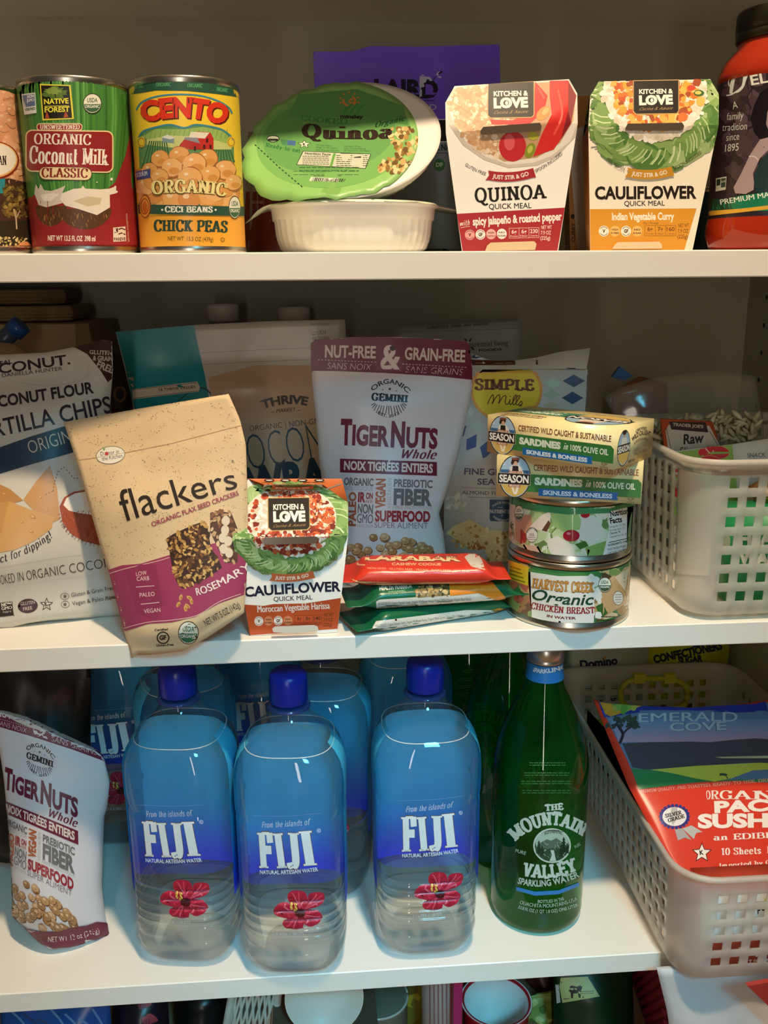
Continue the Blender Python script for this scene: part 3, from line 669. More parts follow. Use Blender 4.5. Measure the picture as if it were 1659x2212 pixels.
a.lay(7, 10); tag(m.obj('snack_pouch'), 'beige and dark red pouch in shadow between the chick peas and the bowls', 'pouch')

# ---------------------------------------------------------------- meal sleeves
def sleeve(name, label, px, y0, dep, col, side, group, yb=.010, yt=.012, z0=0.):
    """carton sleeve: TL TR UR FR BR BL FL UL in photo pixels; the fold FL-FR stands at depth y0"""
    fl, fR = P(*px[6], y0), P(*px[3], y0)
    def plane(i, j, dy):
        q = P((px[i][0]+px[j][0])/2, (px[i][1]+px[j][1])/2, y0+dy); return (fR-fl).cross(q-fl)
    up_, dn = plane(0, 1, yt), plane(4, 5, yb)
    fr = [PL(*q, fl, dn if i in (4, 5) else up_) for i, q in enumerate(px)]
    for i, j in ((4, 3), (5, 6)): fr[i] = fr[j]+(fr[i]-fr[j])*((fr[j].z-z0-.0003)/(fr[j].z-fr[i].z))
    mx = sum(p.x for p in fr)/8; bk = [Vector((mx+(p.x-mx)*.60, 2*(y0+dep/2)-p.y, p.z)) for p in fr]
    m = Mesh(); c = mat(col, .4); sd = mat(side, .5)
    m.add(fr, [(0, 7, 2, 1), (7, 6, 3, 2), (6, 5, 4, 3)], c)
    m.add(bk, [(0, 1, 2, 7), (7, 2, 3, 6), (6, 3, 4, 5)], c)
    m.add(fr+bk, [(i, (i+1) % 8, 8+(i+1) % 8, 8+i) for i in range(8)], sd)
    t = thing(name, (sum(p.x for p in fr)/8, y0+dep/2, z0), label, 'meal box', group)
    return t, m
def brand(a, x0, y0, x1, y1, dx=0):
    a.poly([(x0-4, y0-4), (x1+4, y0-8), (x1+4, y1-8), (x1-8, y1+5), (x0+10, y1+9), (x0-4, y1-4)], '#c9a86a'); a.poly([(x0, y0), (x1, y0-4), (x1, y1-10), (x1-10, y1+1), (x0+12, y1+4), (x0, y1-8)], '#221d1b')
    w, h = x1-x0, y1-y0
    a.text('KITCHEN &', [(x0+w*.12, y0+h*.40), (x0+w*.88, y0+h*.38)], h*.14, '#f4f2ec', .035); a.text('LOVE', [(x0+w*.12, y0+h*.74), (x0+w*.88, y0+h*.71)], h*.27, '#f4f2ec', .06)
    a.ell(x0+w*.405, y0+h*.60, w*.035, h*.06, '#f4f2ec', 12)
    a.text('Cucina & Amore', [(x0+w*.13, y0+h*.92), (x0+w*.88, y0+h*.89)], h*.09, '#b89a62', font='i', shear=.5, thick=.1)
def ribbon_band(a, x0, y0, x1, y1, hh, col, txt):
    mx = (x0+x1)/2; sag = hh*.30; w = x1-x0
    q = [(x0+w*t/10, y0+(y1-y0)*t/10+sag*(1-((t-5)/5)**2)) for t in range(11)]
    a.poly(q+[(x1+hh*.15, y1+hh*.5), (x1+hh*.3, y1+hh)]+[(x, y+hh) for x, y in reversed(q)]+[(x0-hh*.3, y0+hh*1.05), (x0+hh*.1, y0+hh*.5)], col)
    a.text(txt, [(x0+w*.09, y0+hh*.78), (mx, (y0+y1)/2+sag+hh*.76), (x1-w*.09, y1+hh*.74)], hh*.42, '#f6efe2', .03)
def facts(a, x, y, s, dy, ink, vals, pal):
    """row of round badges and the nutrition boxes; x, y: first badge centre, s: badge radius, dy: slope"""
    for i, (tx, c, ic) in enumerate(pal):
        cx = x+i*s*2.15; cy = y+dy*i*2.15*s
        a.ell(cx, cy, s, s*1.05, c, 20)
        if '\n' in tx:
            u, d = tx.split('\n'); a.text(u, [(cx-s*.6, cy-s*.12), (cx+s*.6, cy-s*.12)], s*.34, ic, .03); a.text(d, [(cx-s*.8, cy+s*.55), (cx+s*.8, cy+s*.55)], s*.34, ic, .03)
        else: a.text(tx, [(cx-s*.13*len(tx)-s*.15, cy+s*.3), (cx+s*.13*len(tx)+s*.15, cy+s*.3)], s*.62, ic, .05); a.ring(cx, cy, s*.78, s*.82, s*.1, ic, 210, 330, 8); a.ring(cx, cy, s*.78, s*.82, s*.1, ic, 30, 150, 8)
    bx = x+len(pal)*s*2.15-s*.65; by = y+dy*(bx-x); w = s*2.0
    for i, (p, q) in enumerate(vals):
        X = bx+i*w; Y = by+dy*i*w-s*1.1
        for A, B in (((X, Y), (X+w, Y)), ((X, Y+s*2), (X+w, Y+s*2)), ((X, Y), (X, Y+s*2)), ((X+w, Y), (X+w, Y+s*2))): a.line([A, B], s*.07, ink)
        a.text(p, [(X+w*.5-len(p)*w*.13, Y+s*1.1), (X+w*.5+len(p)*w*.13, Y+s*1.08)], s*.78, ink, .02); a.text(q, [(X+w*.12, Y+s*1.78), (X+w*.88, Y+s*1.76)], s*.36, ink)
    X = bx+3*w+s*.5; Y = by+dy*3*w
    for i, q in enumerate(('NET WT', '7.9 OZ', '(225g)')): a.text(q, [(X-i*s*.1, Y-s*.72+i*s*1.08), (X+s*(2.1-.15*i), Y-s*.75+i*s*1.08)], s*.74, ink, .01)
def lettuce(a, cx, cy, rx, ry, a0, a1, w, seed, ys=1.):
    """frilly leaves around a bowl: blobs in two greens with pale ribs"""
    random.seed(seed); n = 46
    for rep in range(3):
        for i in range(n):
            t = math.radians(a0+(a1-a0)*(i+random.random())/n); k = random.uniform(.9, 1.12)
            a.ell(cx+rx*k*math.cos(t), cy+ry*k*math.sin(t), w*random.uniform(.5, .85), w*random.uniform(.35, .6), random.choice(['#7a9f56', '#8fb26a', '#65904a', '#a9c486', '#54803f', '#86ab60']), 12, t+1.57, .22)
    for i in range(26):
        t = math.radians(a0+(a1-a0)*(i+random.random())/26); a.h -= a.step*.7
        a.line([(cx+rx*.9*math.cos(t), cy+ry*.9*math.sin(t)), (cx+rx*1.02*math.cos(t+.06), cy+ry*1.02*math.sin(t+.06)), (cx+rx*1.14*math.cos(t+.16), cy+ry*1.14*math.sin(t+.16))], w*.07, random.choice(['#cfe3b0', '#b8d896', '#dcecc4']))
def slotpart(t, pts, y, col, rough, lift, name):
    """strip of the tray showing in a cut-out of the sleeve"""
    m = Mesh(); q = [P(x, yy, y) for x, yy in pts]; f = [p-ray(*pp).normalized()*lift for p, pp in zip(q, pts)]
    n = len(q); m.add(f+q, [tuple(range(n))]+[(i, n+i, n+(i+1) % n, (i+1) % n) for i in range(n)], mat(col, rough)); m.obj(name, t)

# quinoa with peppers
px = [(982, 186), (1229, 171), (1247, 202), (1248, 267), (1206, 542), (998, 544), (963, 287), (962, 222)]
t, m = sleeve('meal_box', 'white and dark red quinoa meal box with a picture of red peppers', px, .045, .085, '#f1f0ec', '#b03a34', 'quick meal boxes')
a = Art(m, (920, 60), 2.245, .4)
a.poly([(149, 904), (680, 878), (637, 1083), (178, 1083)], '#a82a34')
a.poly([(97, 365), (140, 283), (693, 250), (736, 320), (737, 465), (725, 530), (640, 620), (540, 668), (400, 680), (280, 640), (180, 570), (110, 470)], '#d8cfc4'); a.poly([(100, 362), (142, 287), (690, 254), (732, 322), (733, 470), (700, 550), (610, 620), (520, 655), (400, 664), (290, 625), (200, 560), (130, 450)], '#f3eee6')
ins = lambda x, y: ((x-420)/310)**2+((y-330)/310)**2 < 1 and y > 290-(x-140)*.06 and x > 100+abs(y-365)*.05
a.poly([(120, 370), (150, 290), (690, 258), (728, 330), (715, 450), (650, 560), (540, 630), (380, 650), (250, 580), (160, 480)], '#c9a27c')
a.blobs(420, (110, 280, 520, 650), 9, 15, ['#e2c09a', '#d6ae86', '#ecd2b2', '#cfa27a', '#f2e0c8', '#dcb48c'], .2, inside=lambda x, y: ins(x, y) and x < 420-(y-300)*.15)
a.poly([(530, 262), (590, 330), (575, 400), (500, 470), (320, 470), (310, 445), (420, 450), (520, 400)], '#cf2f2c'); a.poly([(600, 258), (690, 256), (730, 330), (700, 470), (620, 590), (520, 625), (560, 520), (610, 420), (600, 330)], '#d9302c'); a.poly([(690, 260), (728, 330), (705, 460), (655, 540), (690, 400)], '#8a1f24')
a.ell(420, 575, 66, 74, '#c62a34', 24); a.ell(405, 555, 26, 40, '#e0606a', 16); a.ell(570, 415, 42, 26, '#e59a52', 16, -.8); a.ell(580, 405, 22, 12, '#f0bc7a', 12, -.8)
a.ell(520, 525, 26, 20, '#b8b83a', 14); a.ell(505, 595, 24, 38, '#8a9a2c', 14, .4); a.ell(505, 590, 12, 20, '#c2c85a', 10, .4); a.line([(545, 290), (575, 345)], 8, '#f0645a'); a.line([(640, 300), (660, 420), (620, 520)], 10, '#f2584e', True)
brand(a, 302, 266, 522, 432)
a.text('GLUTEN FREE', [(188, 668), (232, 694), (288, 717)], 16, '#4a3c38'); a.text('SPOON INCLUDED', [(534, 702), (604, 660), (664, 612)], 16, '#4a3c38')
ribbon_band(a, 302, 692, 520, 680, 46, '#b03038', 'JUST STIR & GO')
a.text('QUINOA', [(238, 846), (586, 826)], 66, '#241c1c', font='r', thick=.17, thin=.12); a.text('QUICK MEAL', [(306, 880), (512, 874)], 26, '#2c2222', .012)
a.text('with', [(166, 962), (214, 956)], 26, '#f4e4dc', font='i', shear=.3, thick=.12); a.line([(168, 970), (214, 962)], 2, '#f4e4dc'); a.text('spicy jalapeño & roasted pepper', [(228, 958), (660, 932)], 38, '#f8f0ea', .035)
facts(a, 213, 1004, 24, -.03, '#f2dcd4', (('6g', 'Protein'), ('6g', 'Fiber'), ('230', 'Calories')), (('V', '#e8a6a0', '#5a2020'), ('GF', '#f6eee8', '#3a2a28'), ('NON\nGMO', '#e8b4ac', '#5a2020'), ('NO\nSUGAR', '#f6eee8', '#3a2a28')))
a.cuts = [(px[6], px[3]), (px[7], px[2])]; a.lay(); m.obj('sleeve', t)
slotpart(t, [(1038, 282), (1044, 274), (1166, 265), (1170, 272), (1168, 281), (1160, 283), (1044, 291), (1038, 288)], .049, '#5a5046', .15, .0055, 'lid_tab')
slotpart(t, [(1052, 531), (1060, 524), (1154, 521), (1159, 527), (1156, 540), (1048, 542)], .055, '#d8c29c', .4, .003, 'tray')

# cauliflower curry
px = [(1293, 177), (1534, 171), (1553, 204), (1552, 270), (1496, 540), (1275, 542), (1271, 273), (1275, 207)]
t, m = sleeve('meal_box', 'cream and mustard cauliflower meal box with Indian Vegetable Curry printed on it', px, .045, .085, '#f0ead8', '#c98a34', 'quick meal boxes')
def cauli(a, mx, top, s, red, sd):
    """bowl picture: cauliflower rice with vegetables in lettuce; mx middle, top row, s half width"""
    lettuce(a, mx, top+s*.25, s*.98, s*.86, -25, 205, s*.34, sd); lettuce(a, mx, top+s*.2, s*.86, s*.92, 20, 160, s*.26, sd+1)
    ins = lambda x, y: ((x-mx)/(s*.80))**2+((y-top-s*.1)/(s*.82))**2 < 1 and y > top
    a.poly([(mx+s*.78*math.cos(q*math.pi/18), max(top, top+s*.1+s*.80*math.sin(q*math.pi/18))) for q in range(-3, 22)], '#e9e2d2')
    a.blobs(260, (mx-s*.8, top, mx+s*.8, top+s*.92), s*.025, s*.05, ['#f4efe4', '#e2dac8', '#fbf8f0', '#d8cdb6'], .25, inside=ins)
    a.blobs(230, (mx-s*.7, top, mx+s*.72, top+s*.72), s*.03, s*.07, red, .3, inside=lambda x, y: ins(x, y) and abs(((x-mx)/(s*.62))**2+((y-top-s*.05)/(s*.7))**2-.55) < .5)
def curryart(a, mx=1110, top=262, s=322): cauli(a, mx, top, s, ['#e8a83c', '#e0963a', '#f0bc58', '#d97a34', '#c9582e', '#edb45a', '#a8502a', '#f2d084'], 5)
a = Art(m, (920, 60), 2.245, .4)
a.poly([(796, 880), (1312, 876), (1252, 1080), (798, 1084)], '#dc9a30')
curryart(a)
a.ell(1285, 295, 22, 14, '#d94a36', 10); a.ell(1322, 320, 26, 16, '#3f6a34', 10); a.ell(1318, 318, 16, 9, '#e8d070', 10); a.ell(1245, 435, 24, 22, '#e8793a', 10); a.ell(1330, 360, 22, 26, '#f0c062', 8)
brand(a, 1006, 262, 1222, 416)
a.text('100% VEGAN', [(874, 640), (912, 668), (960, 692)], 16, '#4a4034'); a.text('SPOON INCLUDED', [(1204, 690), (1274, 652), (1338, 608)], 16, '#4a4034')
ribbon_band(a, 976, 678, 1190, 672, 46, '#cf9632', 'JUST STIR & GO')
a.text('CAULIFLOWER', [(820, 830), (1312, 826)], 58, '#241d1a', .036); a.text('QUICK MEAL', [(962, 864), (1158, 862)], 24, '#2c2420', .012)
a.text('Indian Vegetable Curry', [(902, 932), (1204, 930)], 34, '#fbf4e2', .035); a.text('Per 1 Package', [(1056, 952), (1128, 951)], 10, '#6a4a1a')
facts(a, 863, 986, 25, 0, '#7a4a18', (('6g', 'Protein'), ('7g', 'Fiber'), ('160', 'Calories')), (('V', '#f8f0e0', '#3a2a20'), ('HIGH\nIN FIBER', '#f0c070', '#5a3a18'), ('GF', '#f8f0e0', '#3a2a20'), ('NO\nSUGAR', '#f0c070', '#3a2a18')))
a.cuts = [(px[6], px[3]), (px[7], px[2])]; a.lay(); m.obj('sleeve', t)
slotpart(t, [(1351, 276), (1356, 267), (1474, 265), (1478, 272), (1475, 280), (1468, 282), (1358, 282), (1352, 281)], .049, '#5a5046', .15, .0055, 'lid_tab')
slotpart(t, [(1327, 530), (1334, 523), (1424, 522), (1430, 528), (1430, 537), (1322, 538)], .055, '#e0c8a4', .4, .003, 'tray')
# a third sleeve behind
px = [(1240, 208), (1420, 200), (1440, 235), (1440, 290), (1400, 546), (1232, 546), (1226, 290), (1228, 240)]
t, m = sleeve('meal_box', 'brown meal box in shadow behind the mustard cauliflower box', px, .15, .085, '#a8743a', '#8a6030', 'quick meal boxes')
a = Art(m, (920, 60), 2.245); a.poly([(690, 500), (800, 470), (830, 1090), (735, 1090)], '#b9b2a4'); a.ell(712, 915, 9, 12, '#1c1410'); a.text('CURRY', [(722, 1040), (722, 945)], 16, '#3a2414', .03); a.cuts = [(px[6], px[3]), (px[7], px[2])]; a.lay(); m.obj('sleeve', t)
# dark green tin behind the jar
t, l, c, r, h = can('dark_tin', 'dark green tin in shadow between the cauliflower box and the sauce jar', 'can', 1530, 1528, 62, 402, 546, .2, 0, 408, 540, '#16423c')
l.obj('paper_label', t)

# ---------------------------------------------------------------- sauce jar
Yj = .062; rj = .0445; cj = (P(1555, 300, Yj).x+rj*1.02-.003, Yj, 0); ht = P(1640, 0, Yj).z
t = thing('sauce_jar', cj, 'glass jar of red pasta sauce with a dark portrait label on the top shelf', 'jar')
m = Mesh(); zs = lambda y: P(1600, y, Yj-rj*.6).z
m.lathe([(rj*.86, .001), (rj*.93, .003), (rj, .012), (rj*1.0, .020), (rj*.975, .026), (rj*.975, zs(165)), (rj, zs(158)), (rj*1.0, zs(148)), (rj*.93, zs(118)), (rj*.76, zs(88)), (rj*.70, zs(72)), (rj*.70, zs(52))], cj, mat('#a02c16', .06, spec=.6), 72); m.obj('jar_glass', t)
m = Mesh(); m.lathe([(rj*.72, zs(70)), (rj*.75, zs(66)), (rj*.75, zs(52)), (rj*.73, zs(48)), (rj*.765, zs(44)), (rj*.765, zs(8)), (rj*.74, zs(0)), (rj*.6, zs(-1))], cj, mat('#2a2c20', .35, .3), 72, wob=lambda a, z: 1+.006*math.sin(a*60) if zs(50) < z < zs(5) else 1); tag(m.obj('screw_lid', t), 'dark screw lid')
m = Mesh(); m.lathe([(rj*.982, zs(489)), (rj*.982, zs(146))], cj, mat('#33282e', .3), 72, caps=(False, False))
a = Art(m, (1500, 0), 3.95, .3)
a.poly([(100, 1540), (120, 560), (300, 570), (700, 480), (700, 1830), (90, 1830)], '#2e242a')
a.blobs(60, (250, 600, 640, 1500), 40, 80, ['#4a3a42', '#574650', '#3c2f38', '#44363e'], .3); a.poly([(120, 640), (260, 600), (250, 1600), (110, 1600)], '#201a1e')
a.poly([(200, 600), (240, 575), (640, 480), (640, 520), (240, 615)], '#c99a3c'); a.poly([(230, 622), (640, 530), (640, 560), (230, 650)], '#1f4434')
a.poly([(640, 740), (560, 790), (510, 900), (480, 1010), (510, 1130), (560, 1190), (640, 1240)], '#17131a'); a.poly([(640, 900), (622, 960), (612, 1060), (640, 1130)], '#9a868c')
a.poly([(640, 1170), (560, 1190), (470, 1330), (400, 1480), (335, 1600), (350, 1650), (440, 1655), (505, 1620), (510, 1560), (500, 1480), (560, 1350), (640, 1270)], '#a89498'); a.line([(465, 1335), (510, 1335), (545, 1365)], 8, '#d8d0d4', True)
a.poly([(640, 1290), (560, 1370), (510, 1500), (520, 1640), (640, 1650)], '#22383a')
a.text('D', [(300, 800), (470, 770)], 220, '#d6e0e0', font='i', shear=.28, thick=.13, thin=.03); a.line([(275, 815), (330, 800), (420, 720), (478, 560)], 11, '#d6e0e0', True); a.line([(440, 590), (370, 570), (310, 640), (295, 720), (330, 755)], 9, '#d6e0e0', True)
a.text('EL', [(488, 728), (636, 700)], 84, '#dfe4dc', .02)
for s, x0, x1, y in (('A', 330, 372, 926), ('family', 280, 424, 1018), ('tradition', 244, 452, 1110), ('since', 274, 386, 1196), ('1895', 262, 386, 1288)): 
    a.text(s, [(x0, y+8), (x1, y-6)], 62, '#d0d4d0', -.005 if s != '1895' else 0, shear=.25)
a.poly([(186, 1522), (276, 1506), (268, 1618), (182, 1634)], '#c8cfc0'); a.poly([(192, 1532), (226, 1526), (222, 1580), (190, 1586)], '#2a3a30'); a.poly([(230, 1524), (270, 1518), (266, 1596), (228, 1602)], '#3a4a40'); a.text('NON GMO', [(232, 1560), (268, 1554)], 16, '#c8cfc0', .02)
a.poly([(170, 1720), (400, 1668), (640, 1636), (640, 1800), (150, 1800)], '#1d7a58'); a.poly([(150, 1700), (330, 1690), (330, 1800), (140, 1800)], '#1c4434')
a.text('PREMIUM MARINARA', [(226, 1746), (900, 1640)], 44, '#e6ece0', .03)
a.poly([(110, 1842), (130, 1800), (400, 1780), (640, 1752), (640, 1784), (400, 1812), (120, 1842)], '#d9a83a')
a.lay(5, 0); m.obj('jar_label', t)
# ================================================================ MIDDLE SHELF
def ground(m, z):
    for v in m.v: v.z = max(v.z, z)
def plane(y, z, lean=0, yaw=0, x=0):                   # point and normal of a leaning, turned sheet
    a, b = math.radians(lean), math.radians(yaw)
    return (x, y, z), Vector((math.sin(b)*math.cos(a), -math.cos(b)*math.cos(a), math.sin(a)))
# ---- tortilla chips
o, n = plane(.062, Z2, 16)
m = pouch([(-210, 775), (-215, 1000), (-220, 1220), (-215, 1405)], [(242, 738), (244, 800), (238, 870), (252, 1050), (262, 1200), (268, 1330)], [(-210, 775), (20, 766), (100, 762), (160, 750), (222, 734), (242, 738)], [(-215, 1405), (0, 1393), (60, 1376), (110, 1364), (160, 1360), (200, 1350), (268, 1330)],
          o, n, [(0, .0005), (.06, .004), (.25, .030), (.7, .040), (.93, .022), (1, .001)], [(0, .0005), (.1, .006), (.5, .016), (1, .004)], '#cdcdc6', 40, 40, .0028, 26, .55, 1, rough=.3)
a = Art(m, (0, 600), 2.9625, .3, **BAG)
a.poly([(470, 440), (690, 385), (722, 412), (722, 640), (690, 670), (640, 590), (560, 490)], '#38201f')
for s, x0, y0, x1, y1, h in (('GLUTEN', 572, 488, 718, 496, 26), ('& GRAIN', 594, 528, 720, 536, 30), ('FREE', 614, 572, 716, 612, 44)): a.text(s, [(x0, y0), (x1, y1)], h, '#c9bfb4', .03)
a.text('THE REAL', [(-130, 585), (80, 548)], 26, '#2a2428', .03); a.text('COCONUT.', [(-190, 640), (452, 552)], 62, '#2a2226', .02); a.text('DANIELLA HUNTER', [(14, 638), (400, 592)], 24, '#3a3236')
a.ring(300, 600, 270, 90, 2.5, '#b8b4aa', -20, 130)
a.text('COCONUT FLOUR', [(-140, 848), (602, 736)], 70, '#24222a', .03); a.text('TORTILLA CHIPS', [(-220, 1060), (720, 860)], 106, '#24222a', .012)
a.poly([(-700, 1270), (0, 1085), (200, 1015), (430, 945), (830, 860), (830, 1000), (430, 1130), (200, 1195), (0, 1255), (-700, 1440)], '#2c4258'); a.text('ORIGINAL', [(192, 1128), (560, 1020)], 84, '#d8d4c8', -.012)
a.at((0, 1000), 2.9625)
a.poly([(320, 15), (365, 160), (385, 360), (340, 380), (250, 345), (150, 235), (230, 120)], '#c89a62'); a.poly([(-500, 120), (-60, 110), (60, 165), (150, 240), (40, 270), (-200, 330), (-500, 400)], '#bb8a54')
a.poly([(-500, 330), (-60, 280), (60, 245), (200, 300), (348, 345), (330, 420), (220, 500), (100, 555), (-60, 585), (-500, 600)], '#d0a468'); a.poly([(60, 245), (0, 470), (-80, 580), (-500, 600), (-500, 330)], '#c6985e')
for x, y, q in ((210, 345, 22), (200, 440, 16), (140, 380, 12), (260, 220, 14), (30, 200, 14), (300, 300, 10)): a.ell(x, y, q, q*.6, '#b8844a', 10, .5); a.ell(x-3, y-3, q*.6, q*.35, '#dcb67e', 8, .5)
a.line([(290, 205), (340, 180), (350, 120), (370, 60), (405, 25), (440, 60), (470, 98), (510, 98)], 4, '#3a3430', dash=10)
pts = [(560, 170), (470, 185), (410, 220), (380, 280), (400, 380), (450, 450), (530, 500), (630, 525), (700, 520), (700, 170)]
a.poly(pts, '#a4523a'); a.poly([(570, 180), (480, 195), (425, 225), (405, 270), (440, 305), (500, 320), (600, 335), (700, 330), (700, 180)], '#f2efe8')
for i in range(90):
    x = random.uniform(390, 640); y = random.uniform(300, 520)
    if y > 300+(640-x)*-.1 and (x-620)**2/250**2+(y-300)**2/215**2 < 1: a.line([(x, y), (x+random.uniform(-18, 18), y+random.uniform(8, 26))], 3, random.choice(['#7a3422', '#c2745a', '#8a4630', '#5e2a1c']))
for i in range(16): t = .12+i*.1; a.line([(640-255*math.cos(t), 300+215*math.sin(t)), (640-272*math.cos(t), 305+232*math.sin(t))], 3, '#6a3424')
a.text('Perfect for dipping!', [(-140, 660), (120, 600), (342, 470)], 46, '#33242a', font='i', shear=.2, thick=.13)
a.line([(-300, 720), (0, 668), (330, 610), (660, 570)], 2, '#c0bcb0'); a.line([(-300, 860), (0, 800), (330, 748), (700, 700)], 2, '#c0bcb0')
a.text('COOKED IN ORGANIC COCONUT OIL', [(-30, 785), (330, 725), (1000, 620)], 62, '#3a3232', -.014)
a.poly([(0, 895), (78, 885), (88, 975), (0, 985)], '#2b2526'); a.text('NON', [(10, 918), (76, 908)], 20, '#e6e2d8', .05); a.text('GMO', [(12, 942), (78, 932)], 20, '#e6e2d8', .05); a.text('Project', [(16, 962), (74, 954)], 14, '#e6e2d8'); a.text('VERIFIED', [(-40, 985), (90, 968)], 14, '#2b2526', .05); a.text('nongmoproject.org', [(-90, 1002), (94, 976)], 9, '#2b2526')
a.ell(178, 915, 64, 46, '#45303a', rot=-.1); a.text('GLUTEN', [(134, 912), (224, 900)], 22, '#d8ccc8', .0); a.text('FREE', [(150, 946), (208, 936)], 22, '#d8ccc8')
star(a, 298, 905, 46, '#3a2c2e'); star(a, 298, 905, 34, '#cfcfc6'); a.text('K', [(289, 918), (308, 914)], 26, '#3a2c2e', .04)
for y in (853, 905): a.ring(418 if y > 900 else 414, y, 26, 21, 3, '#4a4040'); a.ell(416, y, 11, 11, '#6a6058', 10)
a.text('Gluten & Grain Free', [(458, 858), (730, 810)], 26, '#3a3434'); a.text('Vegan & Paleo', [(464, 912), (664, 880)], 26, '#3a3434'); a.text('Friendly', [(674, 880), (760, 862)], 24, '#3a3434', font='i', shear=.3)
ground(m, Z2+.0005); a.lay(7, 7); tag(m.obj('chip_bag'), 'big white bag of coconut flour tortilla chips at the left end of the middle shelf', 'bag')

# ---- flax crackers
o, n = plane(-.008, Z2, 14, -11, -.10)
LINEN = mat('#e4c89e', .6)
m = pouch([(138, 912), (152, 955), (167, 1000), (216, 1175), (236, 1236), (267, 1358), (285, 1421)], [(494, 851), (518, 905), (531, 960), (534, 1050), (536, 1150), (532, 1250), (527, 1324)], [(138, 912), (300, 883), (494, 851)], [(285, 1421), (297, 1414), (345, 1411), (402, 1404), (449, 1376), (527, 1324)],
          o, n, [(0, .0004), (.14, .001), (.22, .0035), (.45, .012), (.9, .016), (1, .006)], [(0, .0004), (.2, .002), (.5, .010), (1, .012)], LINEN, 34, 44, .0022, 34, .7, 2, rough=.6)
for v in m.v:
    if v.y > .001: v.z = max(v.z, Z2+.0006)
a = Art(m, (0, 600), 2.9625, .6, **BAG)
def inq(x, y): return y > 925-(x-410)*.17
for i in range(2600):                                   # woven flecks of the linen print
    x, y = random.uniform(415, 1590), random.uniform(760, 1870); y = round(y/9)*9+(x-415)*-.17*1; x = round(x/7)*7
    if noise.noise((x*.012, y*.02, 4)) < -.02: continue
    a.rect(x, y, x+random.choice([3, 4, 4, 7]), y+random.choice([3, 4, 4]), random.choice(['#8a7654', '#a48e68', '#6f6048']))
a.at((0, 1000), 2.9625)
a.poly([(560, 690), (700, 682), (780, 655), (900, 645), (1000, 615), (1090, 588), (1500, 480), (1620, 560), (1620, 830), (1540, 850), (1400, 900), (1250, 985), (1100, 1020), (950, 1030), (790, 1080), (720, 960)], '#a23c60')
a.line([(690, 712), (790, 680), (1000, 630), (1085, 605)], 4, '#e8c8b8', True); a.line([(780, 1062), (940, 1020), (1100, 1005), (1260, 975), (1400, 890), (1540, 838)], 4, '#e8c8b8', True)
a.poly([(800, 690), (900, 650), (1000, 650), (1040, 900), (1000, 1010), (880, 960)], '#973659')
for s, x0, y0, x1, y1 in (('LOW', 874, 724, 942, 714), ('CARB', 877, 755, 957, 750), ('PALEO', 896, 858, 992, 850), ('VEGAN', 924, 962, 1028, 952)): a.text(s, [(x0, y0), (x1, y1)], 26, '#f0d8d4', .0)
a.line([(872, 794), (988, 786)], 4, '#f0d8d4'); a.line([(902, 904), (1020, 892)], 4, '#f0d8d4')
def cracker(pts, base, n, cols, bb):
    a.poly(pts, base)
    from mathutils.geometry import intersect_point_tri_2d as tri
    def ins(x, y):
        c = False; j = len(pts)-1
        for i in range(len(pts)):
            (xi, yi), (xj, yj) = pts[i], pts[j]
            if (yi > y) != (yj > y) and x < (xj-xi)*(y-yi)/(yj-yi)+xi: c = not c
            j = i
        return c
    a.blobs(n, bb, 12, 21, cols, .12, (.42, .6), None, ins, 9)
cracker([(1345, 320), (1380, 305), (1480, 320), (1520, 420), (1520, 640), (1440, 640), (1400, 560), (1345, 440)], '#5a3a2c', 60, ['#c9a274', '#8a5a3a', '#b08458', '#e0c294'], (1340, 305, 1520, 640))
for x, y in ((1445, 370), (1440, 430), (1425, 480), (1460, 500), (1430, 550), (1465, 575)): a.ell(x, y, 26, 32, '#e6d6ba', 12)
cracker([(1065, 485), (1110, 455), (1230, 400), (1310, 372), (1330, 420), (1350, 540), (1400, 620), (1420, 670), (1320, 740), (1170, 805), (1130, 760), (1100, 650), (1085, 560)], '#3f2820', 240, ['#c99c54', '#b98a48', '#6a4228', '#8a5c34', '#d8b06a', '#3a241c', '#54361f'], (1062, 372, 1420, 805))
for x, y, q in ((1158, 860, .6), (1212, 862, -.7), (1226, 886, .2), (1142, 905, .9), (1200, 915, -.5), (1188, 932, .1)): a.ell(x, y, 20, 11, '#d8a85e', 10, q+1.2); a.ell(x+3, y+3, 12, 5, '#b07a3a', 8, q+1.2)
a.text('ROSEMARY', [(1262, 848), (1410, 790), (1610, 672)], 48, '#f4e4dc', .035)
a.text('NET WT 5 OZ (142g)', [(1318, 1044), (1540, 922)], 42, '#2e2620', -.0)
a.text('Certified', [(990, 1076), (1076, 1070)], 14, '#2e2620', .03); a.ring(1044, 1118, 37, 36, 8, '#2e2620'); a.text('GF', [(1022, 1132), (1066, 1128)], 27, '#2e2620', .05); a.text('Gluten-Free', [(1000, 1174), (1112, 1168)], 15, '#2e2620', .03)
usda(a, 1206, 1086, 66, 74, '#4a2c20', '#2f6a48')
a.text('flackers', [(800, 375), (1524, 158)], lambda u: 205-70*u, '#2a211c', .0)
a.text('ORGANIC FLAX SEED CRACKERS', [(976, 408), (1270, 300), (1530, 205)], 30, '#a04058', .015)
a.at((0, 600), 2.9625); a.text('®', [(1484, 1188), (1500, 1184)], 20, '#2a211c')
a.ell(708, 1135, 94, 58, '#7a7054', rot=-.12); a.ell(708, 1135, 90, 54, '#efeadc', rot=-.12); a.text('Doctor in', [(646, 1140), (764, 1124)], 26, '#33302a'); a.text('the Kitchen', [(656, 1172), (786, 1150)], 26, '#33302a'); a.ell(684, 1126, 11, 12, '#c2383a', 12); a.poly([(664, 1110), (656, 1082), (676, 1096)], '#7fae5a')
a.line([(490, 1168), (700, 1140), (1100, 1060), (1560, 940)], 3, '#b89a70')
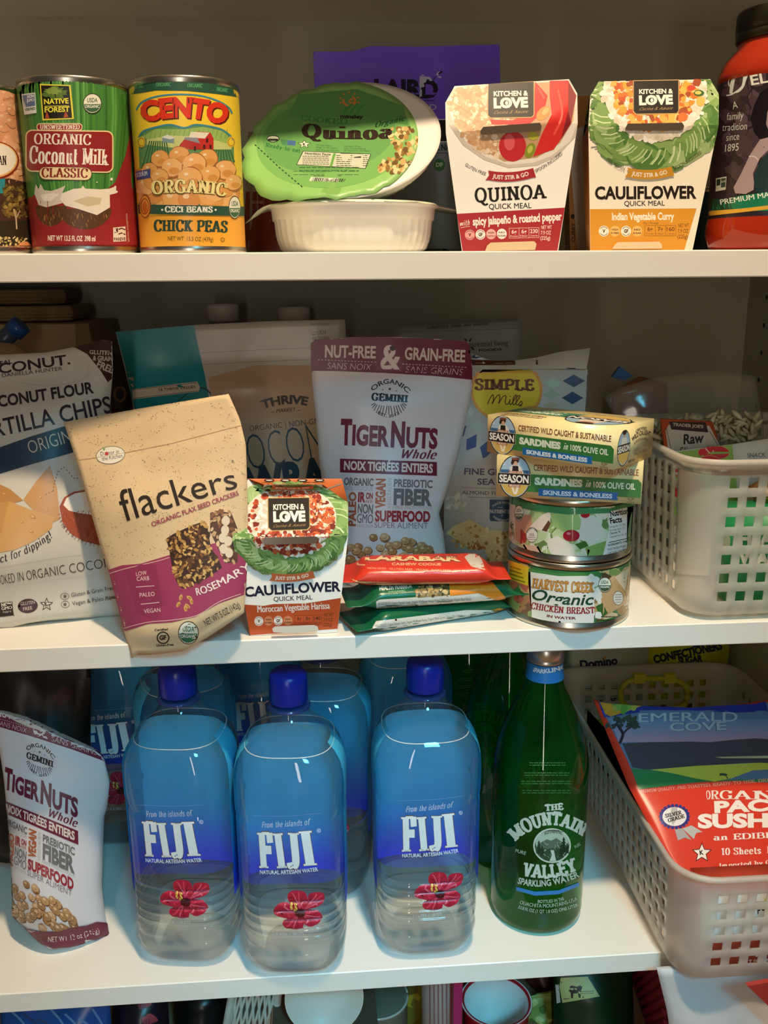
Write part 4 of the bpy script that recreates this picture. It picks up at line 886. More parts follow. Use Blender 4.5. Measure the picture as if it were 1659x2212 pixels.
a.lay(7, 7); tag(m.obj('cracker_pouch'), 'beige linen print pouch with pink band, overhanging the edge of the middle shelf', 'pouch')

# ---- cauliflower harissa sleeve
px = [(536, 1034), (738, 1034), (752, 1085), (752, 1157), (729, 1361), (540, 1370), (502, 1165), (506, 1100)]
t, m = sleeve('meal_box', 'white and orange cauliflower meal box with Moroccan Vegetable Harissa printed on it', px, -.004, .08, '#efece4', '#cf6a34', 'quick meal boxes', .012, .05, Z2)
a = Art(m, (480, 1000), 2.676, .4)
a.poly([(125, 824), (240, 826), (300, 815), (480, 812), (697, 794), (690, 900), (672, 970), (160, 1000)], '#c9552a')
a.poly([(150, 84), (690, 86), (692, 94), (148, 98)], '#c9552a')
for x in (272, 366, 463, 562): a.ell(x, 101, 30, 9, '#2a2420', 14); a.ell(x, 101, 20, 4, '#f0ece4', 12)
a.greek(240, 112, 600, 118, 1, '#4a4038', 3)
lettuce(a, 390, 330, 300, 175, 0, 360, 80, 21); lettuce(a, 385, 420, 270, 180, 10, 170, 72, 22)
a.ell(395, 320, 265, 180, '#e8e0d0', 40); a.ell(400, 340, 235, 170, '#d9cdb8', 40)
el = lambda x, y, X, Y, A, B: ((x-X)/A)**2+((y-Y)/B)**2 < 1
a.blobs(300, (140, 150, 660, 540), 9, 17, ['#f6f2ea', '#e6dfd0', '#fbf8f2', '#d8cebc'], .25, inside=lambda x, y: el(x, y, 395, 340, 255, 195))
a.blobs(230, (140, 150, 660, 540), 9, 20, ['#b8402a', '#9a2e20', '#c85a34', '#8a2a1c', '#d0683c', '#e8d8c0', '#7a2018'], .3, inside=lambda x, y: el(x, y, 395, 340, 250, 185) and (x > 500 or y < 210 or (y > 400 and x > 160) or x < 200))
for i in range(46):
    x, y = random.uniform(500, 620), random.uniform(150, 420); q = random.uniform(0, 3)
    if el(x, y, 395, 330, 235, 175): a.line([(x, y), (x+34*math.cos(q), y+34*math.sin(q))], random.choice([5, 7, 10]), random.choice(['#e86a2c', '#f08a44', '#d8501f', '#8a2a1c']))
for i in range(40):
    x = random.uniform(260, 540); a.line([(x, 150+random.uniform(0, 50)), (x+random.uniform(-40, 60), 150+random.uniform(0, 60))], 5, random.choice(['#e0662e', '#c84a24', '#a83420']))
a.line([(540, 170), (600, 150), (690, 118)], 6, '#b8b4ac', True)
ribbon_band(a, 286, 124, 524, 124, 18, '#cf6a3c', 'JUST STIR & GO')
a.poly([(262, 208), (506, 204), (510, 380), (494, 396), (286, 402), (264, 384)], '#c9a86a'); a.poly([(267, 213), (502, 209), (505, 376), (490, 391), (289, 397), (269, 380)], '#221d1b')
a.text('KITCHEN &', [(296, 278), (476, 274)], 30, '#f4f2ec', .035); a.text('LOVE', [(296, 346), (482, 341)], 55, '#f4f2ec', .06); a.ell(370, 320, 8, 12, '#f4f2ec', 12); a.text('Cucina & Amore', [(296, 380), (484, 372)], 15, '#b89a62', font='i', shear=.5, thick=.1)
a.text('100% VEGAN', [(162, 598), (212, 628), (268, 645)], 17, '#4a4034'); a.text('SPOON INCLUDED', [(540, 632), (606, 594), (670, 546)], 17, '#4a4034')
ribbon_band(a, 284, 632, 524, 618, 44, '#c8673c', 'JUST STIR & GO')
a.text('CAULIFLOWER', [(130, 774), (410, 752), (686, 740)], 54, '#1f2740', .036); a.text('QUICK MEAL', [(298, 800), (522, 788)], 26, '#2a2c34', .012)
a.text('Moroccan Vegetable Harissa', [(205, 864), (622, 842)], 38, '#f8ece2', .03)
facts(a, 212, 914, 26, -.02, '#5a2414', (('4g', 'Protein'), ('8g', 'Fiber'), ('140', 'Calories')), (('V', '#f6ece4', '#3a2a28'), ('HIGH\nIN FIBER', '#dc8a64', '#5a2414'), ('GF', '#f6ece4', '#3a2a28'), ('NO\nSUGAR', '#dc8a64', '#3a2018')))
a.cuts = [(px[6], px[3]), (px[7], px[2])]; a.lay(); m.obj('sleeve', t)
slotpart(t, [(567, 1166), (573, 1161), (684, 1159), (688, 1163), (684, 1172), (676, 1174), (578, 1177), (570, 1175)], -.003, '#6a5a50', .1, .0045, 'lid_tab')
slotpart(t, [(588, 1358), (594, 1353), (678, 1350), (686, 1353), (688, 1361), (640, 1368), (590, 1366)], .003, '#e6d8c8', .4, .004, 'tray')

# ---- coconut wraps pouch behind
o, n = plane(.205, Z2, 5)
m = pouch([(250, 717), (268, 790), (285, 860), (300, 1000), (310, 1190)], [(745, 690), (752, 800), (765, 1000), (770, 1180)], [(250, 717), (420, 702), (580, 694), (745, 690)], [(310, 1190), (770, 1180)], o, n, [(0, .0004), (.16, .001), (.3, .012), (.8, .022), (1, .02)], [(0, .0004), (.2, .002), (.8, .018), (1, .02)], '#c9c4bc', 30, 34, .002, 24, .6, 5, rough=.28)
ground(m, Z2+.0006)
a = Art(m, (0, 600), 2.9625, .28, **BAG)
a.poly([(742, 345), (1240, 296), (1260, 400), (1310, 620), (1336, 760), (1400, 1200), (880, 1200), (860, 840), (800, 560)], '#148f96')
a.poly([(846, 714), (1262, 664), (1280, 700), (1272, 728), (852, 778)], '#d9cfc0'); a.line([(848, 718), (1258, 672)], 3, '#6a3a30'); a.line([(854, 772), (1264, 724)], 3, '#6a3a30'); a.text('18 THRIVE VALUES', [(1018, 726), (1252, 706)], 17, '#4a4440', .02)
a.line([(1280, 705), (1320, 715), (1360, 760), (1380, 830)], 10, '#1c4a52', True); a.line([(1140, 790), (1200, 740)], 8, '#1c5a62')
a.poly([(1330, 640), (1640, 560), (2230, 560), (2280, 1300), (1450, 1300), (1400, 1000)], '#c2a688')
for y in (470, 545): a.line([(1290, y+10), (1700, y-10), (2230, y-30)], 6, '#b0aca8')
a.at((480, 640), 2.86)
a.text('BEST BY DATE:', [(548, 180), (664, 176)], 12, '#5a5654'); a.text('L2117E34', [(556, 240), (642, 234)], 24, '#4a4644', .0); a.text('BB12132021', [(560, 272), (660, 266)], 20, '#4a4644', .0)
a.text('THRIVE', [(250, 696), (390, 664), (524, 674)], 50, '#3f3632', .045); a.text('MARKET', [(334, 720), (456, 708)], 22, '#4a403a', .03, shear=.2); a.line([(302, 716), (324, 714)], 4, '#4a403a'); a.line([(466, 706), (484, 704)], 4, '#4a403a')
a.text('ORGANIC | NON-GMO', [(168, 834), (640, 782)], 34, '#4a423c', .0)
a.text('COCONUT', [(60, 1098), (860, 960)], 230, '#1f3d4a', -.022); a.text('WRAPS', [(150, 1260), (860, 1160)], 190, '#143644', .05)
a.lay(7, 7); tag(m.obj('wrap_pouch'), 'tall pouch with a teal stripe and pale window, behind the linen print pouch', 'pouch')
# two white capped bottles behind it
for cx, cy, nm in ((480, 656, 'bottle with white cap peeping over the teal striped pouch, the left one'), (634, 662, 'bottle with white cap peeping over the teal striped pouch, the right one')):
    c = P(cx, cy, .34); t = thing('capped_bottle', (c.x, .34, Z2), nm, 'bottle', 'white capped bottles at the back')
    m = Mesh(); m.lathe([(.036, .0005), (.039, .003), (.039, .150), (.036, .170), (.022, c.z-Z2-.026), (.0145, c.z-Z2-.022), (.0145, c.z-Z2-.004)], (c.x, .34, Z2), mat('#8a8070', .4), 40); m.obj('bottle_body', t)
    m = Mesh(); m.lathe([(.0168, c.z-Z2-.0175), (.0172, c.z-Z2-.003), (.016, c.z-Z2), (.01, c.z-Z2+.0002)], (c.x, .34, Z2), mat('#d8d2c6', .4), 60, wob=lambda a, z: 1+.012*math.sin(a*40)); m.obj('cap', t)

# ---- tiger nuts pouches
MAROON = '#6e1f3a'
def tiger_art(a):
    a.at((480, 640), 2.86)
    a.poly([(520, 270), (700, 255), (900, 250), (1200, 258), (1515, 272), (1545, 350), (1560, 400), (1565, 518), (1300, 492), (1000, 474), (700, 462), (520, 460)], MAROON)
    a.text('NUT-FREE', [(634, 375), (948, 382)], 72, '#dcd4d4', .03); a.text('GRAIN-FREE', [(1126, 388), (1500, 406)], 72, '#dcd4d4', .03)
    a.line([(592, 392), (960, 408)], 4, '#dcd4d4', dash=10); a.line([(1114, 418), (1518, 440)], 4, '#dcd4d4', dash=10)
    a.text('SANS NOIX', [(648, 448), (922, 458)], 40, '#d6c8cc', -.012, shear=.15); a.text('SANS GRAINS', [(1132, 470), (1486, 488)], 40, '#d6c8cc', -.012, shear=.15)
    a.text('&', [(976, 450), (1104, 455)], 150, '#e2dadc', .03); a.ell(1052, 321, 18, 17, '#2a1a20', 16)
    a.text('ORGANIC', [(932, 588), (1038, 540), (1146, 600)], 28, '#26262a', .02)
    star(a, 1035, 573, 12, '#26262a'); star(a, 992, 578, 6, '#26262a'); star(a, 1076, 585, 6, '#26262a')
    a.text('GEMINI', [(920, 642), (1146, 656)], 44, '#222226', font='r', thick=.24, thin=.14)
    for i in range(15):
        t = math.radians(168-i*11.1); c, d = math.cos(t), math.sin(t)
        if 5 < i < 9: a.line([(1030+56*c, 655+22*d), (1030+104*c, 655+72*d)], 5, '#2a2a2e')
        else: a.line([(1030+80*c*(1 if 2 < i < 12 else 1.1), 655+24*d), (1030+112*c, 655+(92)*d)], 5, '#2a2a2e')
    a.text('EST. 2013', [(958, 722), (1026, 748), (1096, 726)], 17, '#2a2a2e', .03)
    a.text('T', [(730, 910), (800, 912)], 146, MAROON, .05); a.text('IGER', [(802, 914), (1030, 924)], 116, MAROON, .045); a.text('N', [(1040, 924), (1126, 928)], 146, MAROON, .05); a.text('UTS', [(1134, 928), (1328, 938)], 116, MAROON, .045)
    a.text('Whole', [(1108, 1000), (1326, 1006)], 56, MAROON, font='i', shear=.3, thick=.17, thin=.07)
    a.poly([(728, 1003), (1326, 1024), (1326, 1110), (728, 1088)], MAROON); a.text('NOIX TIGRÉES ENTIERS', [(752, 1070), (1300, 1090)], 52, '#e4dcd8', .035)
    G, R_, O_ = '#6e6e70', '#9a2c38', '#b0603c'
    a.text('ORGANIC', [(752, 1164), (934, 1172)], 44, G, .035); a.text('BIOLOGIQUE', [(752, 1196), (932, 1202)], 26, '#a0a0a0', -.01)
    a.text('PALEO', [(824, 1420), (828, 1210)], 44, O_, .04); a.text('IR', [(838, 1268), (884, 1270)], 56, R_, .05); a.text('ON', [(888, 1250), (930, 1252)], 36, R_, .04); a.text('FER', [(888, 1276), (930, 1278)], 20, O_)
    a.text('NON', [(836, 1338), (930, 1344)], 56, G, .03); a.text('GMO', [(832, 1398), (930, 1404)], 56, G, .012); a.text('SANS OGM', [(832, 1424), (930, 1430)], 18, '#b0a8a4')
    a.text('VEGAN', [(1004, 1310), (1008, 1128)], 56, O_, .045); a.text('VÉGÉTALIEN', [(1042, 1310), (1046, 1126)], 24, '#a8a4a2', -.01)
    a.text('PREBIOTIC', [(1060, 1176), (1298, 1184)], 46, G, .03); a.text('FIBER', [(1058, 1284), (1294, 1290)], 92, G, .05); a.text('FIBRE PRÉBIOTIQUE', [(1054, 1314), (1294, 1318)], 20, '#a0a0a0', -.01)
    a.text('SUPERFOOD', [(944, 1388), (1284, 1392)], 62, R_, .045); a.text('SUPER ALIMENT', [(940, 1430), (1270, 1436)], 36, '#8a7a7a', -.012)
    random.seed(31)
    for i in range(75):
        x = random.uniform(740, 1310); top = 1500+70*abs((x-1010)/300)**2-(20 if 900 < x < 1200 else 0); y = random.uniform(top, 1720)
        r = random.uniform(26, 36); c = random.choice(['#c09468', '#b08458', '#cca47c', '#a87c50'])
        a.ell(x, y, r, r*.85, '#6f4a2c', 12, 0, .08); a.ell(x-1, y-3, r*.92, r*.76, c, 12, 0, .08); a.ell(x-8, y-10, r*.35, r*.25, '#dcc09c', 8); a.line([(x-6, y+8), (x+10, y+4)], 3, '#8a6038')
WHITE = mat('#dcdade', .35)
o, n = plane(.132, Z2, 3)
m = pouch([(671, 742), (672, 800), (682, 900), (690, 1000), (704, 1100), (720, 1180), (738, 1258)], [(1012, 738), (1020, 790), (1020, 840), (1008, 900), (990, 980), (970, 1050), (948, 1110), (958, 1150), (965, 1215), (962, 1250)], [(671, 742), (680, 734), (760, 728), (860, 728), (960, 733), (1005, 737), (1012, 738)], [(738, 1258), (962, 1250)],
          o, n, [(0, .0004), (.12, .001), (.3, .014), (.7, .03), (1, .034)], [(0, .0004), (.2, .002), (1, .012)], WHITE, 34, 44, .0024, 24, .6, 8, rough=.35)
ground(m, Z2+.0006); a = Art(m, rough=.35, **BAG); tiger_art(a); a.lay(7, 7)
tag(m.obj('nut_pouch'), 'white and maroon tiger nut pouch standing closed in the middle of the middle shelf', 'pouch', 'tiger nut pouches')

# ---- superfood pouch far behind
o, n = plane(.31, Z2, 4)
m = pouch([(853, 706), (862, 900), (870, 1150)], [(1128, 693), (1124, 780), (1130, 1150)], [(853, 706), (980, 699), (1128, 693)], [(870, 1150), (1130, 1150)], o, n, [(0, .0004), (.15, .001), (.5, .016), (1, .02)], [(0, .0004), (.5, .014), (1, .02)], '#a8aca6', 20, 24, .0015, rough=.4)
ground(m, Z2+.0006); a = Art(m, (1000, 640), 2.5175, **BAG)
a.text('SUPERFOODS', [(-196, 180), (-80, 170)], 16, '#44443e', .02); a.text('from the source', [(-64, 168), (138, 154)], 14, '#44443e', font='i', shear=.3); a.line([(-360, 198), (310, 175)], 3, '#868a84')
a.text('essential living', [(30, 276), (246, 268)], 30, '#2e2e2c', .0); a.text('FOODS', [(86, 300), (212, 294)], 12, '#2e2e2c', .04)
for x, y, q in ((16, 240, .8), (40, 238, -.9), (22, 265, .2), (14, 290, 1.2), (34, 288, .9), (52, 284, .7)): a.ell(x, y, 13, 6, '#4a2a30', 10, q)
a.lay(7, 7); tag(m.obj('superfood_pouch'), 'grey white pouch at the back, seen above the cracker box', 'pouch')

# ---- cracker box, torn open
def carton(bl, br, tl, z, dep, back=None):
    """upright box from pixels: front bottom corners on level z, front top left corner; returns 8 corners"""
    p, q = PZ(*bl, z), PZ(*br, z); d = (q-p); nb = Vector((-d.y, d.x, 0)).normalized()
    h = PL(*tl, p, nb).z-z; u = Vector((0, 0, h))
    return [p, q, q+u, p+u, p+nb*dep, q+nb*dep, q+u+nb*dep, p+u+nb*dep], nb, h
k8, nb, hh = carton((958, 1229.5), (1248, 1243), (1020, 797), Z2+.0004, .052)
m = Mesh(); CARD = mat('#cfd8d8', .4); m.hexa(k8, CARD)
t = thing('cracker_box', (k8[0]+k8[5])/2, 'white and yellow almond cracker box with blue diamonds, its top torn open', 'box')
a = Art(m, (940, 740), 4.2526, .4)
a.ell(655, 440, 330, 290, '#d8a04a', 40); a.ell(655, 440, 312, 272, '#e2d436', 40)
for i in range(44):
    t_ = i*math.pi/22; a.poly([(655+305*math.cos(t_-.07), 440+268*math.sin(t_-.07)), (655+344*math.cos(t_), 440+304*math.sin(t_)), (655+305*math.cos(t_+.07), 440+268*math.sin(t_+.07))], '#dca24c')
a.text('SIMPLE', [(362, 432), (914, 438)], 96, '#6a4024', font='r', thick=.22, thin=.16); 
a.line([(482, 566), (500, 520), (530, 478), (536, 520), (524, 562), (560, 500), (590, 480), (592, 520), (584, 560), (620, 500), (650, 490), (644, 540), (650, 566), (672, 560), (690, 520)], 9, '#5a3a22', True)
a.line([(690, 520), (684, 560), (700, 566), (740, 500), (745, 482), (722, 500), (714, 560), (730, 568), (770, 510), (778, 488), (752, 500), (744, 560), (760, 572), (790, 540), (800, 560), (770, 580), (800, 578)], 9, '#5a3a22', True); a.ell(690, 496, 5, 5, '#5a3a22', 8)
dia = lambda x, y, w, h, c: a.poly([(x-w, y), (x, y-h), (x+w, y), (x, y+h)], c)
for x, y, w, h, c in ((1274, 352, 104, 58, '#1f4d7a'), (1262, 508, 100, 58, '#1f4d7a'), (1080, 372, 90, 52, '#a9d2c4'), (1070, 480, 84, 50, '#a4c4ba'), (1060, 575, 70, 30, '#b8c0a8'), (320, 690, 60, 70, '#a8bcb8'), (330, 640, 30, 50, '#b8c8c4'), (395, 770, 60, 66, '#a9c0bc')): dia(x, y, w, h, c)
a.poly([(288, 890), (382, 842), (376, 960), (286, 990)], '#264f8a'); a.poly([(412, 960), (500, 890), (560, 960), (470, 1050), (438, 1065)], '#264f8a'); a.poly([(250, 770), (288, 764), (262, 860), (240, 860)], '#2a3f6a')
a.text('FINE GROUND', [(266, 1210), (900, 1226)], 56, '#3a4460', .025); a.text('SEA SALT', [(386, 1304), (800, 1312)], 54, '#3a4460', .025)
a.line([(236, 1330), (760, 1350)], 4, '#6a6a66'); a.line([(236, 1418), (760, 1432)], 4, '#6a6a66'); a.text('ALMOND FLOUR CRACKERS', [(246, 1392), (1000, 1414)], 34, '#5a5650', .02)
a.poly([(500, 1440), (760, 1446), (760, 1650), (510, 1640), (500, 1620)], '#2f5272'); a.text('MADE WITH', [(536, 1512), (610, 1480), (690, 1500)], 22, '#d0d8d8', .02); a.line([(572, 1512), (620, 1514)], 3, '#d0d8d8'); a.text('NUTRIENT DENSE', [(504, 1566), (760, 1570)], 32, '#d0d8d8', .03); star(a, 612, 1588, 9, '#d0d8d8'); a.text('INGREDIENTS', [(530, 1600), (600, 1642), (690, 1632)], 20, '#d0d8d8', .02)
random.seed(12); a.blobs(26, (120, 1400, 280, 1560), 14, 36, ['#bccac4', '#a8bcb4', '#c6d0ca'], .4)
a.poly([(100, 1750), (160, 1690), (320, 1622), (420, 1680), (620, 1790), (600, 1880), (340, 1910), (180, 1800)], '#d9d09a'); a.poly([(420, 1730), (520, 1720), (760, 1750), (760, 2010), (500, 2010), (440, 1860)], '#e0d6a2')
a.blobs(70, (140, 1660, 740, 2000), 8, 24, ['#b89a5a', '#c9b478', '#a8803c', '#ece4b8'], .3, inside=lambda x, y: 1650+abs(x-330)*.35 < y < 1890 and x < 600 or (x > 440 and y > 1740))
a.blobs(26, (300, 1840, 460, 1900), 6, 16, ['#a06a34', '#b88444'], .3); a.ell(540, 2063, 7, 5, '#3a3430', 8)
a.at((1000, 640), 2.5175); a.poly([(676, 395), (742, 388), (728, 640), (670, 640)], '#d8cfc6')
a.text('Nutrition Facts', [(684, 446), (736, 420)], 20, '#2a2624', .03); a.line([(682, 516), (734, 484)], 7, '#2a2624')
for y in (455, 470, 500, 530, 545, 565, 580, 600): a.line([(682, y+4), (682+random.uniform(30, 50), y-12)], 3, '#5a544e')
a.lay(); m.obj('carton', t)
m = Mesh(); f0 = k8[3]; f1 = k8[2]                     # torn front flap
b0, b1, b2 = PL(1020, 790, f0, nb), PL(1266, 786, f0, nb), None
tp = [PL(x, y, f0+nb*.012, nb) for x, y in ((1018, 762), (1060, 778), (1110, 779), (1160, 772), (1210, 760), (1275, 752))]
bt = [PL(x, 797, f0, nb) for x in (1012, 1060, 1110, 1160, 1210, 1267)]
s_ = Vector((nb.x, nb.y, 0))*.0008
q = bt+tp; n_ = 6
m.add(q+[p+s_ for p in q], [(i, i+1, n_+i+1, n_+i) for i in range(5)]+[tuple(12+j for j in (n_+i, n_+i+1, i+1, i)) for i in range(5)]+[(n_+i, n_+i+1, 18+i+1, 18+i) for i in range(5)]+[(5, 17, 23, 11), (0, 6, 18, 12)], CARD)
a = Art(m, (1000, 640), 2.5175, .4)
a.poly([(40, 345), (200, 350), (420, 346), (560, 330), (628, 322), (596, 345), (624, 362), (560, 366), (400, 372), (40, 375)], '#4a2620')
for x, y in ((70, 330), (150, 338), (240, 338), (330, 336)): a.poly([(x-34, y), (x, y-16), (x+34, y), (x, y+10)], '#2a4a6a')
a.poly([(430, 340), (480, 308), (486, 326), (450, 344)], '#1f4068'); a.poly([(500, 332), (545, 312), (560, 318), (520, 336)], '#1f4068'); a.poly([(556, 390), (580, 378), (645, 376), (600, 400)], '#1f3a66')
a.text('crackers made with nutrients whole food', [(70, 366), (280, 366), (470, 352)], 8, '#c8b8a8')
a.lay(12, 0); m.obj('torn_flap', t)

# ---- chicken tins
def tuna(name, label, yb, yt, z, Y, art_top):
    c = P(1225, yb, Y); r = 131*depth(P(1225, (yb+yt)/2, Y))/F; c = (TX, Y, z); h = P(1225, yt, Y-r).z-z
    t = thing(name, c, label, 'can', 'chicken breast tins'); b = Mesh()
    b.lathe([(r*.95, .0008), (r*.985, 0), (r, .001), (r, .0032), (r*.975, .005), (r*.975, h-.005), (r, h-.0032), (r, h-.0008), (r*.985, h), (r*.955, h-.0003), (r*.94, h-.0035), (r*.3, h-.003)], c, STEEL, 80); b.obj('can_body', t)
    l = Mesh(); l.lathe([(r*.985, .0062), (r*.985, h-.0055)], c, mat('#3f7a48', .12), 80, caps=(False, False)); return t, l, c, r, h
RT = 131*depth(P(1225, 1300, .04))/F; TY = -.0065+RT; TX = (P(1224, 1300, TY).x)
t, l, c, r, hl = tuna('chicken_can', 'lower tin of the stacked pair, its label reading Organic Chicken Breast', 1365, 1222, Z2, TY, 0)
a = Art(l, (1040, 1000), 2.68, .12, step=.000011)
a.blobs(90, (140, 600, 300, 880), 16, 36, ['#c9a06a', '#a87a4a', '#d8b88a', '#8aa05a', '#b8604a', '#6f4a34'], .3); a.blobs(90, (650, 590, 870, 920), 18, 40, ['#d6b484', '#c49a64', '#e0c8a0', '#7f9a5a', '#a8824e', '#5a4a34'], .3)
a.poly([(690, 760), (760, 690), (830, 600), (860, 590), (850, 800), (700, 900)], '#cfa878'); a.poly([(770, 660), (850, 610), (830, 740)], '#e2cfae'); a.poly([(660, 830), (700, 810), (730, 870), (690, 900)], '#3f6a34')
a.poly([(130, 560), (280, 610), (450, 640), (650, 630), (870, 560), (870, 590), (660, 660), (450, 668), (280, 640), (130, 590)], '#4a8a4a')
a.poly([(150, 860), (280, 905), (450, 928), (650, 924), (840, 872), (840, 930), (650, 975), (450, 985), (280, 960), (150, 910)], '#2f7a3c')
a.poly([(155, 560), (275, 600), (272, 712), (155, 668)], '#e2c930')
for i in range(4): a.line([(168, 598+i*22), (230+i*8, 618+i*24)], 7, '#8a7a1c')
a.poly([(270, 628), (450, 655), (655, 652), (650, 925), (450, 928), (282, 905)], '#eceae2'); a.blobs(30, (600, 660, 680, 920), 14, 26, ['#eceae2'], .2)
a.text('HARVEST CREEK', [(290, 722), (480, 744), (652, 748)], 58, '#4a2c14', font='r', thick=.28, thin=.16); a.text('HARVEST CREEK', [(290, 720), (480, 742), (652, 746)], 56, '#d99a4a', font='r', thick=.2, thin=.1)
a.text('Organic', [(290, 784), (470, 816), (652, 818)], 62, '#1f4a34', .02, shear=.25); a.text('CHICKEN BREAST', [(286, 840), (470, 868), (656, 868)], 36, '#9a2a30', font='r', thick=.2, thin=.1); a.text('IN WATER', [(378, 890), (460, 902), (548, 904)], 14, '#7a2a2c', .04)
usda(a, 712, 704, 38, 44, '#3a3a2c', '#4a5a3c'); a.ell(790, 782, 30, 42, '#2a2a28', 20); a.ell(790, 782, 28, 39, '#e6e2da', 20); a.greek(772, 762, 808, 806, 4, '#4a4644', 3)
a.greek(690, 908, 800, 890, 2, '#2a2a28', 6, -.15)
a.lay(5); l.obj('printed_band', t)
zc = Z2+hl
t, l, c, r, h2_ = tuna('chicken_can', 'upper tin of the stacked pair, salad picture and Nutrition Facts on it', 1222, 1083, zc, TY+.001, 1)
a = Art(l, (1040, 1000), 2.68, .12, step=.000011)
a.poly([(140, 236), (300, 280), (500, 300), (740, 280), (900, 240), (900, 560), (700, 570), (500, 560), (300, 540), (140, 500)], '#c9cfae')
a.blobs(150, (150, 270, 740, 560), 26, 60, ['#b8cc8e', '#a2bc76', '#d8dcc0', '#e8dccb', '#6f8a52', '#dfe6cc', '#c8d8a4'], .3)
for p_, c_ in (([(200, 300), (290, 300), (300, 400), (240, 470), (190, 440)], '#d09a7a'), ([(280, 370), (350, 300), (400, 280), (400, 350), (370, 400), (300, 380)], '#f0e2d2'), ([(350, 390), (390, 330), (402, 350), (380, 398)], '#6a4632'), ([(400, 290), (560, 290), (590, 380), (480, 400), (410, 360)], '#a8c47a'),
    ([(580, 310), (650, 300), (700, 370), (720, 420), (640, 470), (560, 440)], '#e6dcd2'), ([(380, 450), (440, 420), (520, 470), (550, 560), (470, 565), (400, 520)], '#ece2d4'), ([(230, 380), (270, 420), (260, 460), (225, 470)], '#a83a34'), ([(230, 470), (330, 480), (370, 560), (240, 520)], '#e0b8a2'), ([(600, 490), (720, 450), (730, 560), (620, 565)], '#88aa62'), ([(540, 470), (600, 450), (620, 480), (570, 500)], '#4a7034')): a.poly(p_, c_)
a.ell(520, 420, 48, 34, '#b01f34', 20); a.ell(505, 408, 12, 8, '#e88a92', 8); a.ell(600, 300, 26, 18, '#b8242f', 12)
for i in range(14): x = 380+i*12; a.line([(x, 470+i*3), (x+30, 530), (x+random.uniform(20, 60), 556)], 3, '#f4ece0', True)
a.poly([(140, 500), (300, 545), (500, 575), (700, 575), (880, 530), (880, 560), (700, 605), (500, 610), (300, 580), (140, 540)], '#2f6a44'); a.poly([(140, 200), (300, 240), (500, 262), (740, 262), (900, 220), (900, 250), (740, 290), (500, 298), (300, 276), (140, 240)], '#4a8a5a')
a.poly([(152, 230), (200, 246), (185, 480), (152, 465)], '#e6e2da'); a.text('nic', [(150, 372), (184, 380)], 40, '#1f4a34', .03, shear=.2); a.text('EAST', [(152, 416), (184, 424)], 22, '#9a4a4a', font='r')
usda(a, 220, 290, 27, 46, '#3a3a2c', '#4a5a3c'); a.ell(294, 416, 34, 44, '#2a2a28', 20); a.ell(294, 416, 32, 41, '#ece8e0', 20); a.text('INSPECTED', [(270, 404), (294, 382), (320, 402)], 10, '#2a2a28', .02); a.text('U.S.', [(282, 420), (308, 422)], 14, '#2a2a28', .02); a.greek(272, 430, 316, 442, 2, '#2a2a28', 3)
a.poly([(742, 280), (895, 244), (872, 540), (724, 560)], '#ece8e2')
a.text('Nutrition', [(746, 310), (846, 292)], 32, '#222', .035); a.text('Facts', [(744, 350), (812, 340)], 32, '#222', .035)
for i, y in enumerate((376, 396, 414, 434)): a.text(('Serving Size 2 oz (56g)', 'Servings about 2.5', 'Calories 70', 'Calories from Fat 10')[i], [(742, y), (742+(90, 84, 60, 94)[i], y-(90, 84, 60, 94)[i]*.2)], 12, '#3a3634', .02 if i == 2 else 0)
a.line([(734, 460), (870, 430)], 4, '#222'); a.text('INGREDIENTS: CHICKEN', [(732, 482), (868, 452)], 12, '#222', .02)
for i, s_ in enumerate(('DISTRIBUTED BY', 'CERTIFIED ORGANIC', 'PRODUCT OF U.S.A.')): a.text(s_, [(730, 508+i*22), (860-i*14, 480+i*24)], 13, '#3a3634')
a.lay(5); l.obj('printed_band', t)

